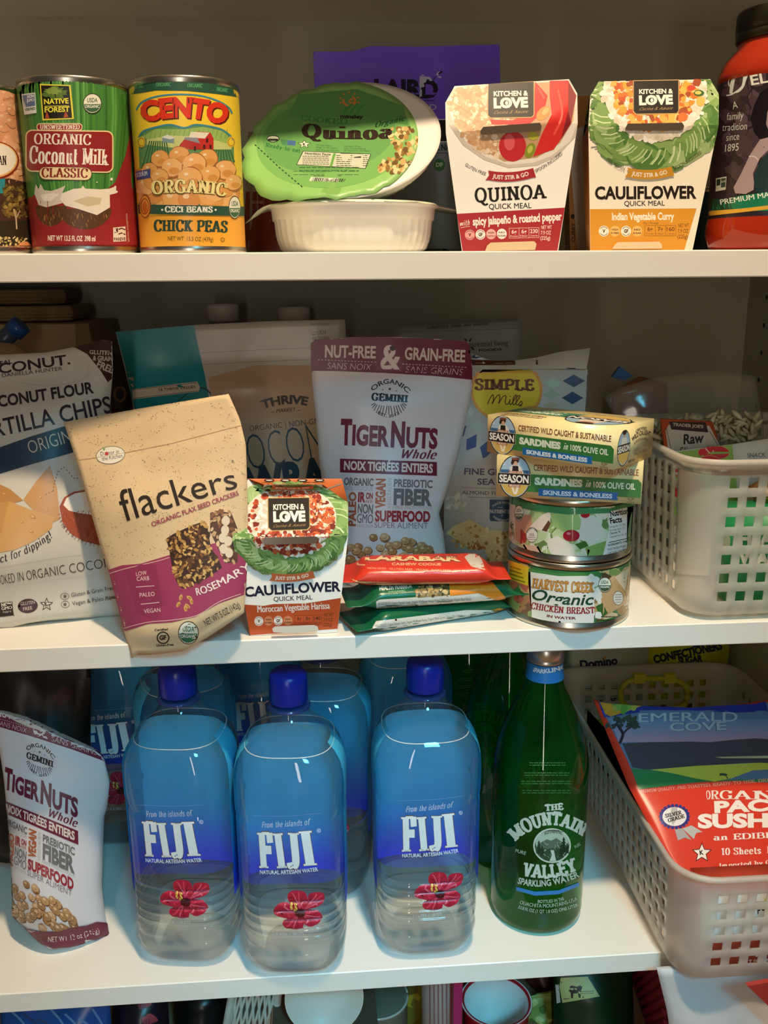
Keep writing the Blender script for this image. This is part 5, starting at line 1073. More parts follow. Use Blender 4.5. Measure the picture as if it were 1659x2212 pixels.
# ---- sardine boxes
CREAM = '#ead9a0'
def sardine(a, Q, full):
    """front panel art in unit coordinates: Q maps (0..100, 0..30) to pixels"""
    a.tf = Q
    a.org, a.sc = (0, 0), 1
    a.poly([(13, 12.6), (97, 12.6), (99.3, 15), (99.3, 25.6), (13, 25.6)], '#3a7a3c')
    a.poly([(30, 22.6), (31, 22.6), (83, 22.6), (84.5, 22.6), (83.6, 25.4), (84.5, 28.2), (30, 28.2)], '#1f6cae')
    a.ell(13, 15, 11.2, 15.8, '#33281f', 36); a.ell(13, 15, 10.6, 15, '#a9c4d8', 36)
    a.poly([(3.2, 10), (22.8, 10), (23.4, 15), (2.6, 15)], '#3c6a96'); a.poly([(3, 20), (23, 20), (19, 27), (13, 30), (7, 27)], '#d8b25c')
    a.poly([(9, 13), (9.5, 8), (11.5, 6.4), (15.4, 6.4), (17.5, 8.5), (19, 12), (18, 14), (8, 14)], '#e4e0d6'); a.poly([(11.3, 7), (15.2, 7), (15.8, 13.5), (10.8, 13.5)], '#27201f')
    a.ell(13.2, 4.6, 1.7, 2.2, '#d8a888', 14); a.ell(13, 3.2, 2.6, 2.2, '#3a241a', 14); a.ell(11, 4.8, 1, 1.6, '#3a241a', 10); a.ell(13.2, 1.8, 3, .9, '#8a4a34', 14); a.ell(13.3, 5.2, 1.3, 1.7, '#d8a888', 12)
    a.poly([(10, 21), (12, 21), (13.5, 27), (14.5, 21), (16.5, 21), (14.8, 28), (12.6, 28)], '#f0e6d6'); a.line([(5, 7), (5, 4), (6.2, 6.6), (4.2, 6.6)], .25, '#e8f0f4')
    a.rect(8.5, 10.8, 18, 12.6, '#b0664a'); a.text('SINCE 1921', [(9.2, 12.2), (17.4, 12.2)], 1, '#f0e0d0', .03)
    a.poly([(.8, 12.4), (24, 12.4), (24, 21), (.8, 21)], '#c0b49a'); a.poly([(1.1, 12.8), (23.7, 12.8), (23.7, 20.6), (1.1, 20.6)], '#1e1a1c'); a.text('SEASON', [(2, 19.2), (22.8, 19.2)], 5.2, '#f2efe8', .035)
    a.rect(8.5, 20.8, 17.2, 22.8, '#b0664a'); a.text('BRAND', [(9.4, 22.3), (16.4, 22.3)], 1.2, '#f0e0d0', .03)
    a.text('CERTIFIED WILD CAUGHT & SUSTAINABLE', [(26, 9.8), (97, 9.8)], 4.4, '#8a5240', .02)
    a.text('SARDINES', [(27, 19.8), (60, 19.8)], 4.8, '#e6eedc', .06); a.text('in', [(62.2, 19.8), (65.8, 19.8)], 5, '#e6eedc', font='i', shear=.3); a.text('100% OLIVE OIL', [(67.5, 19.8), (95.5, 19.8)], 4.2, '#eaf0e2', .025)
    a.text('SKINLESS & BONELESS', [(33, 27), (80.5, 27)], 3, '#e8eff4', .04)
    a.ring(92.6, 26.6, 1.3, 1.3, .35, '#5a4a34'); a.text('U', [(92, 27.3), (93.2, 27.3)], 1.3, '#5a4a34'); a.text('P', [(94.2, 27.6), (95.4, 27.6)], 1.8, '#5a4a34'); a.text('PAREVE', [(90.4, 29.5), (95.6, 29.5)], .9, '#5a4a34', .02)
def pxof(p):
    d = p-EYE; z = d.dot(_f); return (W/2+F*d.dot(_r)/z, H/2-F*d.dot(_u)/z)
def sbox(label, bl, br, tl, z):
    k8, nb, h = carton(bl, br, tl, z, .060)
    t = thing('sardine_box', (k8[0]+k8[5])/2, label, 'box', 'sardine boxes'); m = Mesh(); m.hexa(k8, mat(CREAM, .3))
    a = Art(m, (0, 0), 1, .3); p, q, u = k8[0], k8[1]-k8[0], k8[3]-k8[0]
    sardine(a, lambda x, y: pxof(p+q*(x/100)+u*(1-y/30)), True)
    if bl[0] < 1060:                                   # top and end of the upper box
        T0 = k8[3]; dv = k8[7]-k8[3]
        a.tf = lambda x, y: pxof(T0+q*(1-x/100)+dv*(y/55))     # upside down to the viewer
        a.poly([(30, 23), (97, 23), (99, 25), (99, 41), (30, 41)], '#3f7f5a')
        a.ell(27, 26, 23, 21, '#2e2620', 40); a.ell(27, 26, 22, 20, '#9ab8cc', 40); a.poly([(7, 33), (47, 33), (42, 42), (27, 46), (12, 42)], '#d9b668'); a.poly([(18, 24), (22, 10), (34, 10), (38, 24)], '#e8dccc'); a.ell(28, 12, 6, 4, '#d8a07a', 14); a.ell(28, 9, 7, 3.4, '#3a241a', 14)
        a.rect(3, 22, 52, 33, '#1e1a1c'); a.text('SEASON', [(5, 31), (50, 31)], 7, '#f2efe8', .035)
        a.text('SARDINES', [(58, 33), (92, 33)], 6, '#dfe8d4', .06); a.text('in 100% OLIVE OIL', [(58, 39), (92, 39)], 3.4, '#dfe8d4', .02); a.text('WILD CAUGHT', [(60, 16), (94, 16)], 4, '#6a4a34', .02); a.text('CERTIFIED SUSTAINABLE', [(60, 9), (94, 9)], 3, '#6a4a34', .02)
        R0 = k8[1]; ru = k8[2]-k8[1]; rv = k8[5]-k8[1]
        a.tf = lambda x, y: pxof(R0+rv*(x/55)+ru*(1-y/30))
        a.ell(12, 16, 9, 13.6, '#33281f', 30); a.ell(12, 16, 8.4, 12.8, '#a9c4d8', 30); a.poly([(4, 18), (20, 18), (18, 25), (12, 28.6), (6, 25)], '#d8b25c'); a.poly([(8, 13), (9, 8), (15, 8), (16.5, 13)], '#e4e0d6'); a.ell(12, 5.6, 2, 2, '#d8a888', 12); a.ell(12, 4.4, 2.8, 1.8, '#3a241a', 12)
        a.rect(3.2, 13, 21, 19.6, '#1e1a1c'); a.text('SEASON', [(4, 18.6), (20.4, 18.6)], 4.4, '#f2efe8', .035)
        a.text('CERTIFIED', [(28, 7), (36, 6), (44, 7)], 2, '#5a4a34', .02); a.text('WILD CAUGHT', [(24, 13), (36, 10), (50, 13)], 3.4, '#4a3c30', .03); a.text('& SUSTAINABLE', [(27, 16), (36, 14), (47, 16)], 2, '#5a4a34'); a.text('UE281 E', [(27, 21), (36, 21)], 2, '#6a5a44'); a.text('DEC 31 2021', [(27, 24), (46, 24)], 2.2, '#6a5a44'); a.text('BEST BY:', [(20, 28.4), (29, 28.4)], 1.8, '#5a4a34', .03)
    else:
        T0 = k8[3]; dv = k8[7]-k8[3]; a.tf = lambda x, y: pxof(T0+q*(1-x/100)+dv*(y/55)); a.text('WILD CAUGHT', [(66, 12), (88, 12)], 4, '#6a4a34', .03)
    a.lay(); m.obj('carton', t); return h
hs = sbox('sardine box lying on the upper chicken tin, under another box', (1071.5, 1071), (1385, 1089), (1071.5, 983.6), zc+h2_)
sbox('sardine box on top of its stack, turned so that its end shows', (1052, 976), (1326, 1015), (1056, 896), zc+h2_+hs+.0003)

# ---- snack bars
def bar(name, label, p0, p1, wd, h, zb, sections, art, group, rough=.28, tilt=0.):
    """flow-wrapped bar lying flat: near long edge from p0 to p1, crimped fins at both ends"""
    p0, p1 = Vector(p0), Vector(p1); L = (p1-p0).length; d = (p1-p0).normalized(); nb = Vector((-d.y, d.x, 0)).normalized()
    m = Mesh(); rings = []; mats = []; N = 40
    for i in range(N+1):
        s = i/N; x = s*L; e = min(x, L-x)/L
        k = min(1, max(0, (e-.07)/.10)); k = k*k*(3-2*k)
        hh = .0011+(h-.0011)*k; ww = wd*(1.04-.06*k); zz = zb+(h*.28)*(1-k)+tilt*s
        ring = []
        for j in range(20):
            a_ = 2*math.pi*(j+.5)/20; c_, s_ = math.cos(a_), math.sin(a_); q = (abs(c_)**4+abs(s_)**4)**-.25
            y = ww/2+q*c_*ww/2; z = hh/2+q*s_*hh/2
            cr = .0006*math.sin(y*900)*(1-k)
            p = p0+d*x+nb*y; w = noise.noise((p.x*70, p.y*70, z*60))*.0008*k
            ring.append((p.x, p.y, zz+z+cr+(w if s_ > 0 else 0)))
        rings.append(ring)
        if i < N: mats.append(mat(next(c for lim, c in sections if s <= lim), rough))
    m.loft(rings, mats); a = Art(m, (480, 1000), 2.676, rough, **BAG)
    art(a); a.lay(4, 4); t = tag(m.obj(name), label, 'snack bar', group); return t
def hw_art(a, y):
    """white printed edge of the seed bars, shifted by the function y"""
    T = a.text
    T('INGREDIENTS: Organic Pumpkin Seeds, Organic Wildflower Honey, Organic Milled Quinoa, Organic Black Pepper,', [y(902, 820), y(1442, 792)], 15, '#4a4440', .0)
    T('Organic Turmeric, Organic Coconut Oil, Sea Salt.', [y(904, 838), y(1130, 826)], 14, '#4a4440', .0); T('ALLERGENS: Contains Coconut. Produced on equipment that also processes tree nuts, sunflower seeds, peanuts.', [y(896, 866), y(1440, 836)], 13, '#4a4440', .0)
    a.poly([y(1484, 840), y(1490, 818), y(1512, 814), y(1546, 806), y(1546, 836), y(1520, 842)], '#3a3c38'); a.poly([y(1490, 834), y(1500, 820), y(1512, 838)], '#e0dcd2')
    for x in (1578, 1626): a.line([y(x+12*math.cos(t_*.52), 822+9*math.sin(t_*.52)) for t_ in range(13)], 3, '#4a4440')
GRN, ORG, WHT = '#15603f', '#e38a24', '#d9d6cc'
def low(a):
    a.poly([(870, 950), (890, 915), (1410, 850), (1620, 850), (1700, 900), (1640, 920), (1200, 980), (880, 1015)], WHT)
    a.poly([(1560, 850), (1600, 838), (1680, 850), (1680, 890), (1620, 884)], ORG)
    hw_art(a, lambda x, y: (x-18-(x-900)*.06, y+132-(x-900)*-.055*0-(y-820)*-.25+(900-x)*.06))
def upb(a):
    a.poly([(890, 800), (910, 790), (1480, 752), (1590, 790), (1660, 815), (1640, 840), (1200, 875), (1000, 890), (892, 870)], WHT)
    a.poly([(1110, 740), (1150, 710), (1290, 700), (1310, 740), (1300, 766), (1132, 780)], '#7a6a44'); a.blobs(70, (1120, 705, 1305, 770), 6, 12, ['#a88a50', '#5a4a2c', '#c9b078', '#3a3424'], .3)
    a.poly([(1312, 690), (1560, 690), (1660, 800), (1590, 795), (1480, 752), (1316, 768)], ORG)
    a.text('HEALTH WARRIOR', [(910, 738), (1100, 722)], 24, '#dfe6d8', .05); a.text('ORGANIC', [(960, 752), (1060, 744)], 10, '#8fc0a0', .03); a.text('GLUTEN FREE · NON-GMO', [(920, 766), (1110, 750)], 8, '#8fc0a0')
    hw_art(a, lambda x, y: (x, y))
gb = 'seed bars under the red bar'
bar('seed_bar', 'lowest of the three stacked snack bars, a green and white wrapper on the shelf', (.0290, -.0055, 0), (.168, .0395, 0), .044, .0165, Z2+.0004, [(1, GRN)], low, gb)
bar('seed_bar', 'green, white and orange snack bar between the red bar and the lowest bar', (.022, .0030, 0), (.170, .0190, 0), .046, .0165, Z2+.0172, [(1, GRN)], upb, gb)
def lara(a):
    a.poly([(690, 560), (780, 545), (1400, 535), (1480, 540), (1560, 690), (1540, 700), (1300, 700), (790, 692), (720, 668)], '#d93a26')
    a.poly([(735, 668), (790, 684), (1000, 690), (1500, 690), (1300, 725), (1000, 715), (780, 690)], '#ecc98a')
    a.poly([(1400, 545), (1460, 505), (1500, 560), (1520, 620), (1440, 600)], '#cfc4b4')
    a.text('LARABAR', [(828, 566), (1384, 572)], 26, '#6a1a12', .06); a.text('LARABAR', [(826, 563), (1382, 569)], 25, '#f6d8a0', .05)
    a.poly([(770, 555), (782, 553), (790, 586), (826, 588), (826, 594), (780, 592)], '#f2d09a')
    a.text('CASHEW COOKIE', [(980, 592), (1264, 594)], 14, '#f2c89a', .02); a.text('NON-GMO · GLUTEN FREE · VEGAN · DAIRY FREE · SOY FREE', [(840, 614), (1430, 632)], 11, '#f0b890', .0)
    a.text('LARABAR believes that a sound mind, body and spirit are derived', [(820, 700), (1302, 714)], 13, '#b8503a', .01); a.text('PUMPKIN PIE', [(1230, 552), (1360, 550)], 13, '#4a3c34', .03)
    for x in range(700, 740, 8): a.line([(x, 570), (x+6, 660)], 3, '#b52c1c')
bar('fruit_bar', 'red and cream snack bar lying on top of the two green bars', (.0150, .0135, 0), (.150, .0085, 0), .044, .0155, Z2+.0342, [(1, '#d93a26')], lara, None)

# ---- frosted baskets
def basket(name, label, x0, y0, x1, y1, z0, h, flare, rad, cell, hole, rows, base, M_, slit=None):
    def per(z):
        e = flare*(z/h); X0, Y0, X1, Y1 = x0-e, y0-e, x1+e, y1+e; r = rad+e; out = []
        def seg(a, b, n, d): return [(Vector(a).lerp(Vector(b), i/n), ) for i in range(n)]
        nx = max(2, round((x1-x0-2*rad)/cell)); ny = max(2, round((y1-y0-2*rad)/cell))
        pts = []; flag = []
        def straight(a, b, n):
            for i in range(n):
                for f, kk in ((i/n, 1), ((i+hole/cell)/n, 0)):
                    pts.append((a[0]+(b[0]-a[0])*f, a[1]+(b[1]-a[1])*f)); flag.append(kk)
        def arc(cx, cy, a0):
            for i in range(6):
                t = math.radians(a0+i*15); pts.append((cx+r*math.cos(t), cy+r*math.sin(t))); flag.append(0)
        straight((X0+r, Y0), (X1-r, Y0), nx); arc(X1-r, Y0+r, -90); straight((X1, Y0+r), (X1, Y1-r), ny); arc(X1-r, Y1-r, 0)
        straight((X1-r, Y1), (X0+r, Y1), nx); arc(X0+r, Y1-r, 90); straight((X0, Y1-r), (X0, Y0+r), ny); arc(X0+r, Y0+r, 180)
        return pts, flag
    zs = [.0, .002]+[base+i*cell*.5*0+0 for i in range(0)]
    lv = [(.0, -.004), (.0015, -.001), (base, 0)]; hr = []
    z = base
    for i in range(rows): lv.append((z+hole, 0)); hr.append(len(lv)-2); lv.append((z+cell, 0)); z += cell
    lv += [(h-.012, 0), (h-.004, .0006), (h-.0005, .003), (h, .0045), (h-.003, .0052)]
    m = Mesh(); V = []; n = None
    for z, off in lv:
        p, fl = per(z); n = len(p); cx, cy = (x0+x1)/2, (y0+y1)/2
        for a_, b_ in p:
            dx, dy = a_-cx, b_-cy; l = math.hypot(dx, dy); k = 1+off/l
            V.append((cx+dx*k, cy+dy*k, z0+z))
    Fc = []
    for j in range(len(lv)-1):
        for i in range(n):
            if j in hr and fl[i]: continue
            Fc.append((j*n+i, j*n+(i+1) % n, (j+1)*n+(i+1) % n, (j+1)*n+i))
    m.add(V, Fc, M_, True); m.f.append(tuple(reversed(range(n)))); m.m.append(M_); m.s.append(False)
    o = m.obj(name); s = o.modifiers.new('wall', 'SOLIDIFY'); s.thickness = .0014; s.offset = -1
    return tag(o, label, 'basket', 'frosted plastic baskets')
FROST = clear_mat('frosted_plastic', '#fdfbf6', rough=.25, diffuse=.34, dcol='#fffcf6', trans=.33, groug=.4)
basket('storage_basket', 'frosted plastic basket with square holes on the middle shelf, holding the green box', .292, .003, .500, .215, Z2+.0042, .128, .006, .022, .0155, .0085, 7, .0125, FROST)
# its contents
def slabbox(name, label, cat, x0, y0, x1, y1, z0, z1, col, yaw=0, group=None, rough=.4):
    m = Mesh(); m.box((x0, y0, z0), (x1, y1, z1), mat(col, rough))
    c = Vector(((x0+x1)/2, (y0+y1)/2, 0)); R_ = Matrix.Rotation(math.radians(yaw), 3, 'Z')
    m.v = [R_ @ (v-c)+c for v in m.v]; return m
m = slabbox('bar_carton', '', '', .333, .020, .455, .062, Z2+.0075, P(1600, 1110, .02).z, '#1c8a56')
a = Art(m, (1220, 880), 3.78); 
a.poly([(1165, 1490), (1205, 1290), (1228, 1295), (1208, 1520)], '#e8902c')
a.text('HEALTH', [(1420, 1120), (1960, 1120)], 96, '#e9e6da', .06); a.text('WARRIOR', [(1415, 1280), (2060, 1290)], 108, '#e9e6da', .06); a.text('ORGANIC', [(1500, 1345), (1860, 1345)], 44, '#e0e6da', .04); a.poly([(1405, 1330), (1430, 1318), (1448, 1332), (1430, 1344)], '#e0e6da'); a.text('GLUTEN FREE', [(1365, 1450), (1700, 1450)], 24, '#a8d0b8', .02)
a.ell(1320, 1120, 30, 80, '#cfe0d0', 14, .2); a.ell(1300, 1050, 26, 26, '#cfe0d0', 12)
a.lay(); tag(m.obj('bar_carton'), 'green carton of seed bars inside the basket on the middle shelf', 'box')
# apple pouch, standing
o, n = plane(.105, Z2, 2)
m = pouch([(1456, 975), (1452, 1060), (1450, 1250)], [(1800, 925), (1800, 1250)], [(1456, 975), (1580, 960), (1800, 925)], [(1450, 1250), (1800, 1250)], o, n, [(0, .0005), (.3, .012), (1, .016)], [(0, .0005), (.3, .01), (1, .012)], '#e6e2d6', 22, 20, .001, rough=.35)
ground(m, Z2+.0072)
a = Art(m, (1220, 880), 3.78, .35, **BAG)
a.poly([(880, 370), (1365, 305), (1400, 600), (1420, 900), (880, 900)], '#9fc05a')
for x, y, q, r_ in ((1215, 370, 132, 62), (1180, 470, 110, 80), (940, 500, 90, 70), (990, 660, 130, 100), (1330, 510, 60, 40)):
    a.ell(x, y, q, r_, '#e8a06a', 24); a.ell(x, y, q*.95, r_*.93, '#dd2f3a', 24)
a.line([(1145, 330), (1190, 378), (1215, 350)], 9, '#f2d8c8', True); a.text('SNACK', [(1490, 410), (1640, 404)], 34, '#4a4440'); a.text('URI', [(1540, 420), (1640, 408)], 1, '#4a4440')
a.lay(7, 7); tag(m.obj('fruit_pouch'), 'green and white pouch printed with red apples, inside the middle shelf basket', 'pouch')
m = Mesh(); c0_ = P(1590, 1085, .03)
rings = []
for i in range(13):
    s = i/12; x = .365+.115*s; e = math.sin(math.pi*min(1, max(0, (min(s, 1-s))/.2))/2)
    rings.append([(x, .064+.016*math.cos(q*math.pi/6)+.001*math.sin(i*2.3+q), c0_.z-.002+.022*e*math.sin(q*math.pi/6)*.9+.0015*math.sin(i*1.7+q*2)) for q in range(12)])
m.loft(rings, mat('#b98a3e', .22, .8)); tag(m.obj('foil_packet'), 'crumpled gold foil packet on top of the green carton in the basket', 'packet')
# ---- clear bags of nuts behind the basket
CLEAR = clear_mat('clear_film', '#f6f6f2', rough=.12, diffuse=.10, dcol='#dcdcd4')
o, n = plane(.158, Z2, 4)
m = pouch([(1305, 858), (1335, 915), (1420, 950), (1448, 1050), (1448, 1180)], [(1632, 812), (1648, 900), (1650, 1000), (1650, 1180)], [(1305, 858), (1345, 836), (1420, 815), (1530, 800), (1632, 812)], [(1448, 1180), (1650, 1180)], o, n, [(0, .001), (.2, .010), (.5, .026), (1, .028)], [(0, .001), (.3, .018), (1, .02)], CLEAR, 30, 24, .006, 30, .5, 3)
ground(m, Z2+.0075); bagm = m
t = tag(m.obj('zip_bag'), 'clear zip bag of pale almond slivers behind the middle shelf basket', 'bag')
random.seed(5); m = Mesh()
def sliver(m, p, l, w, col):
    d = Vector((random.uniform(-1, 1), random.uniform(-.5, .5), random.uniform(-.8, .8))).normalized(); a_ = d.cross(Vector((.2, 1, .1))).normalized(); b_ = d.cross(a_)
    m.loft([[p+d*(l*(s-.5))+a_*w*k*math.cos(q*1.0472)+b_*w*.6*k*math.sin(q*1.0472) for q in range(6)] for s, k in ((0, .35), (.3, 1), (.7, 1), (1, .3))], col)
for i in range(420):
    x, y = random.uniform(1410, 1640), random.uniform(885, 1010)
    if y < 893+abs(x-1570)*.12: continue
    sliver(m, P(x, y, .150+random.uniform(-.012, .012)), random.uniform(.010, .016), .0022, mat(random.choice(['#c4bd9c', '#d0c9a8', '#b4ac88']), .5))
tag(m.obj('almond_slivers'), 'pale almond slivers filling the clear zip bag', 'nuts', None, 'stuff')
m = Mesh(); q = [PL(x, y, (0, .119, Z2+.1), Vector((0, -1, .10)).normalized()) for x, y in ((1428, 906), (1540, 912), (1565, 1000), (1440, 1000))]
m.hexa(q+[p+Vector((0, .003, .0005)) for p in q], mat('#c8522a', .4)); a = Art(m, (1220, 880), 3.78, .4)
a.poly([(822, 190), (850, 140), (1180, 150), (1260, 300), (1280, 450), (860, 450)], '#cbbcaa'); a.poly([(852, 115), (1150, 120), (1172, 205), (870, 180)], '#3a2420'); a.text("TRADER JOE'S", [(880, 150), (1130, 170)], 24, '#c8b49c', .04); a.line([(830, 170), (870, 360)], 5, '#6a4434'); a.line([(1180, 190), (1250, 310)], 5, '#6a4434')
a.text('Raw', [(968, 300), (1140, 285)], 78, '#2a221e', .03, shear=.15); a.text('Slivered', [(940, 395), (1180, 385)], 70, '#2a221e', .0, shear=.1); a.lay()
tag(m.obj('nut_packet'), 'orange packet marked Raw lying in front of the almond slivers', 'packet')
m = Mesh(); q = [P(x, y, .255) for x, y in ((1322, 815), (1340, 792), (1366, 812), (1350, 822))]; m.hexa(q+[p+Vector((0, .006, 0)) for p in q], mat('#3a6aa8', .3)); tag(m.obj('bag_clip'), 'blue clip closing a bag behind the sardine boxes', 'clip')
o, n = plane(.30, Z2, 8)
m = pouch([(1322, 850), (1318, 1090)], [(1440, 828), (1450, 1090)], [(1322, 850), (1380, 812), (1440, 828)], [(1318, 1090), (1450, 1090)], o, n, [(0, .001), (.4, .016), (1, .02)], [(0, .001), (.4, .016), (1, .02)], '#8a5a44', 16, 16, .004, rough=.35); ground(m, Z2+.0008)
tag(m.obj('trail_mix_bag'), 'reddish brown bag in shadow left of the almond slivers', 'bag')

# ---- far left back: wrapped stack of folded towels, clip, dark box
t = thing('wrapped_towels', (-.31, .31, Z2), 'stack of beige folded paper towels in wrapping, in the dark far left corner', 'paper towels')
for i in range(3):
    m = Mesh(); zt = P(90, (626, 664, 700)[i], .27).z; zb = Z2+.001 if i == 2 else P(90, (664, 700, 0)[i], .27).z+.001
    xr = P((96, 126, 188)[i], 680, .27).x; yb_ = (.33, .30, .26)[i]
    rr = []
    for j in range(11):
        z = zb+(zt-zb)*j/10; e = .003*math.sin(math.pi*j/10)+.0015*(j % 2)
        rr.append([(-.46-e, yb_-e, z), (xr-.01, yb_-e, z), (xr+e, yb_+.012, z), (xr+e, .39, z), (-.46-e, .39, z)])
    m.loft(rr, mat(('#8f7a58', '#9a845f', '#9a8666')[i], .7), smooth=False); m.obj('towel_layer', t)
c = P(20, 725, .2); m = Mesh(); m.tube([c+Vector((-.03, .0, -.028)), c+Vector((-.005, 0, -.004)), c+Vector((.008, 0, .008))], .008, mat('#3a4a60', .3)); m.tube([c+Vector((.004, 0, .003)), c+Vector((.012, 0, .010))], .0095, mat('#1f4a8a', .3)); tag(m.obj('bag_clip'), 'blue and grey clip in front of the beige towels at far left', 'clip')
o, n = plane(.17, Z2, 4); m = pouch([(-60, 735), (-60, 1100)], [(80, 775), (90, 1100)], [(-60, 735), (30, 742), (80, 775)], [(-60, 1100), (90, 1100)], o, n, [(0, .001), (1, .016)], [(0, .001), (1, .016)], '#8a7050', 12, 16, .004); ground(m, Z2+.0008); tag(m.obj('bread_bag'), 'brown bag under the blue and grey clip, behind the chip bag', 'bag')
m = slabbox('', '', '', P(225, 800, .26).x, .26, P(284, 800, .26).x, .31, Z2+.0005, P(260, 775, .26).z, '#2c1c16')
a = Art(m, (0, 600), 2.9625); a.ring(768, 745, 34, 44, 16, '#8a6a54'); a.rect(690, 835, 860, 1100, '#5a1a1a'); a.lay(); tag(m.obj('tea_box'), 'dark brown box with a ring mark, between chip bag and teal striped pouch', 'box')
# ================================================================ BOTTLE SHELF
PET = clear_mat('clear_plastic', '#fcfefe', rough=.02, diffuse=.022, dcol='#eef2f4', fres=1.42)
WATER = clear_mat('water', '#fbfeff', rough=.0, refr=.34, ior=1.30, fres=0)
def ramp_mat(name, stops, rough=.35):
    m = bpy.data.materials.new(name); m.use_nodes = True; n = m.node_tree.nodes; L = m.node_tree.links
    tc = n.new('ShaderNodeTexCoord'); sx = n.new('ShaderNodeSeparateXYZ'); mr = n.new('ShaderNodeMapRange'); cr = n.new('ShaderNodeValToRGB')
    L.new(tc.outputs['Object'], sx.inputs[0]); L.new(sx.outputs['Z'], mr.inputs[0]); mr.inputs[1].default_value = stops[0][0]; mr.inputs[2].default_value = stops[-1][0]
    L.new(mr.outputs[0], cr.inputs[0]); e = cr.color_ramp.elements
    while len(e) < len(stops): e.new(.5)
    for k, (z, c) in zip(e, stops): k.position = (z-stops[0][0])/(stops[-1][0]-stops[0][0]); k.color = lin(c)
    L.new(cr.outputs[0], n['Principled BSDF'].inputs['Base Color']); n['Principled BSDF'].inputs['Roughness'].default_value = rough; return m
BLUE = ramp_mat('blue_fade_print', [(.014, '#242cf4'), (.070, '#2638f0'), (.094, '#2a74e4'), (.122, '#34a8e0'), (.20, '#44b4dc')])
SH = .985
BP = [(.030, .0004), (.0355, .0022), (.0400, .0085), (.0436, .018), (.0446, .0235), (.0438, .0275), (.0428, .0295), (.0440, .033), (.0446, .038)]
for i in range(5):
    for dr, dz in ((0, 0), (0, .0032), (.0005, .0037), (.0013, .0043), (.0016, .0050), (.0013, .0058), (.0005, .0064), (0, .0069)): BP.append((.0446-dr, .0405+.0085*i+dz))
BP += [(.0446, .0845), (.0446, .140), (.0446, .1455), (.0433, .1485), (.0433, .1505), (.0450, .155), (.0452, .176), (.0446, .187), (.0425, .196), (.0385, .2045), (.0310, .213), (.0235, .220), (.0175, .2275), (.0150, .2325), (.0146, .236)]
BP = [(r*SH if z < .2 else r, z) for r, z in BP]
def sec(z):                                            # rounded square body, round neck
    return 3.6 if z < .19 else max(2., 3.6-(z-.19)/.035*1.6)
def squarish(prof_, c, m, seg=80, scale=1., a0=0, a1=360, close=True):
    k = Mesh(); rings = []; n = seg if close else seg+1
    for r, z in prof_:
        p = sec(z); ring = []
        for i in range(n):
            a_ = math.radians(a0+(a1-a0)*i/seg); ca, sa = math.cos(a_), math.sin(a_); q = (abs(ca)**p+abs(sa)**p)**(-1/p)
            ring.append((c[0]+r*scale*q*ca, c[1]+r*scale*q*sa, c[2]+z))
        rings.append(ring)
    k.loft(rings, m, (close, close), True, close); return k
yR = .0475; cR = (P(917, 1760, yR).x, yR, Z3+.0002)
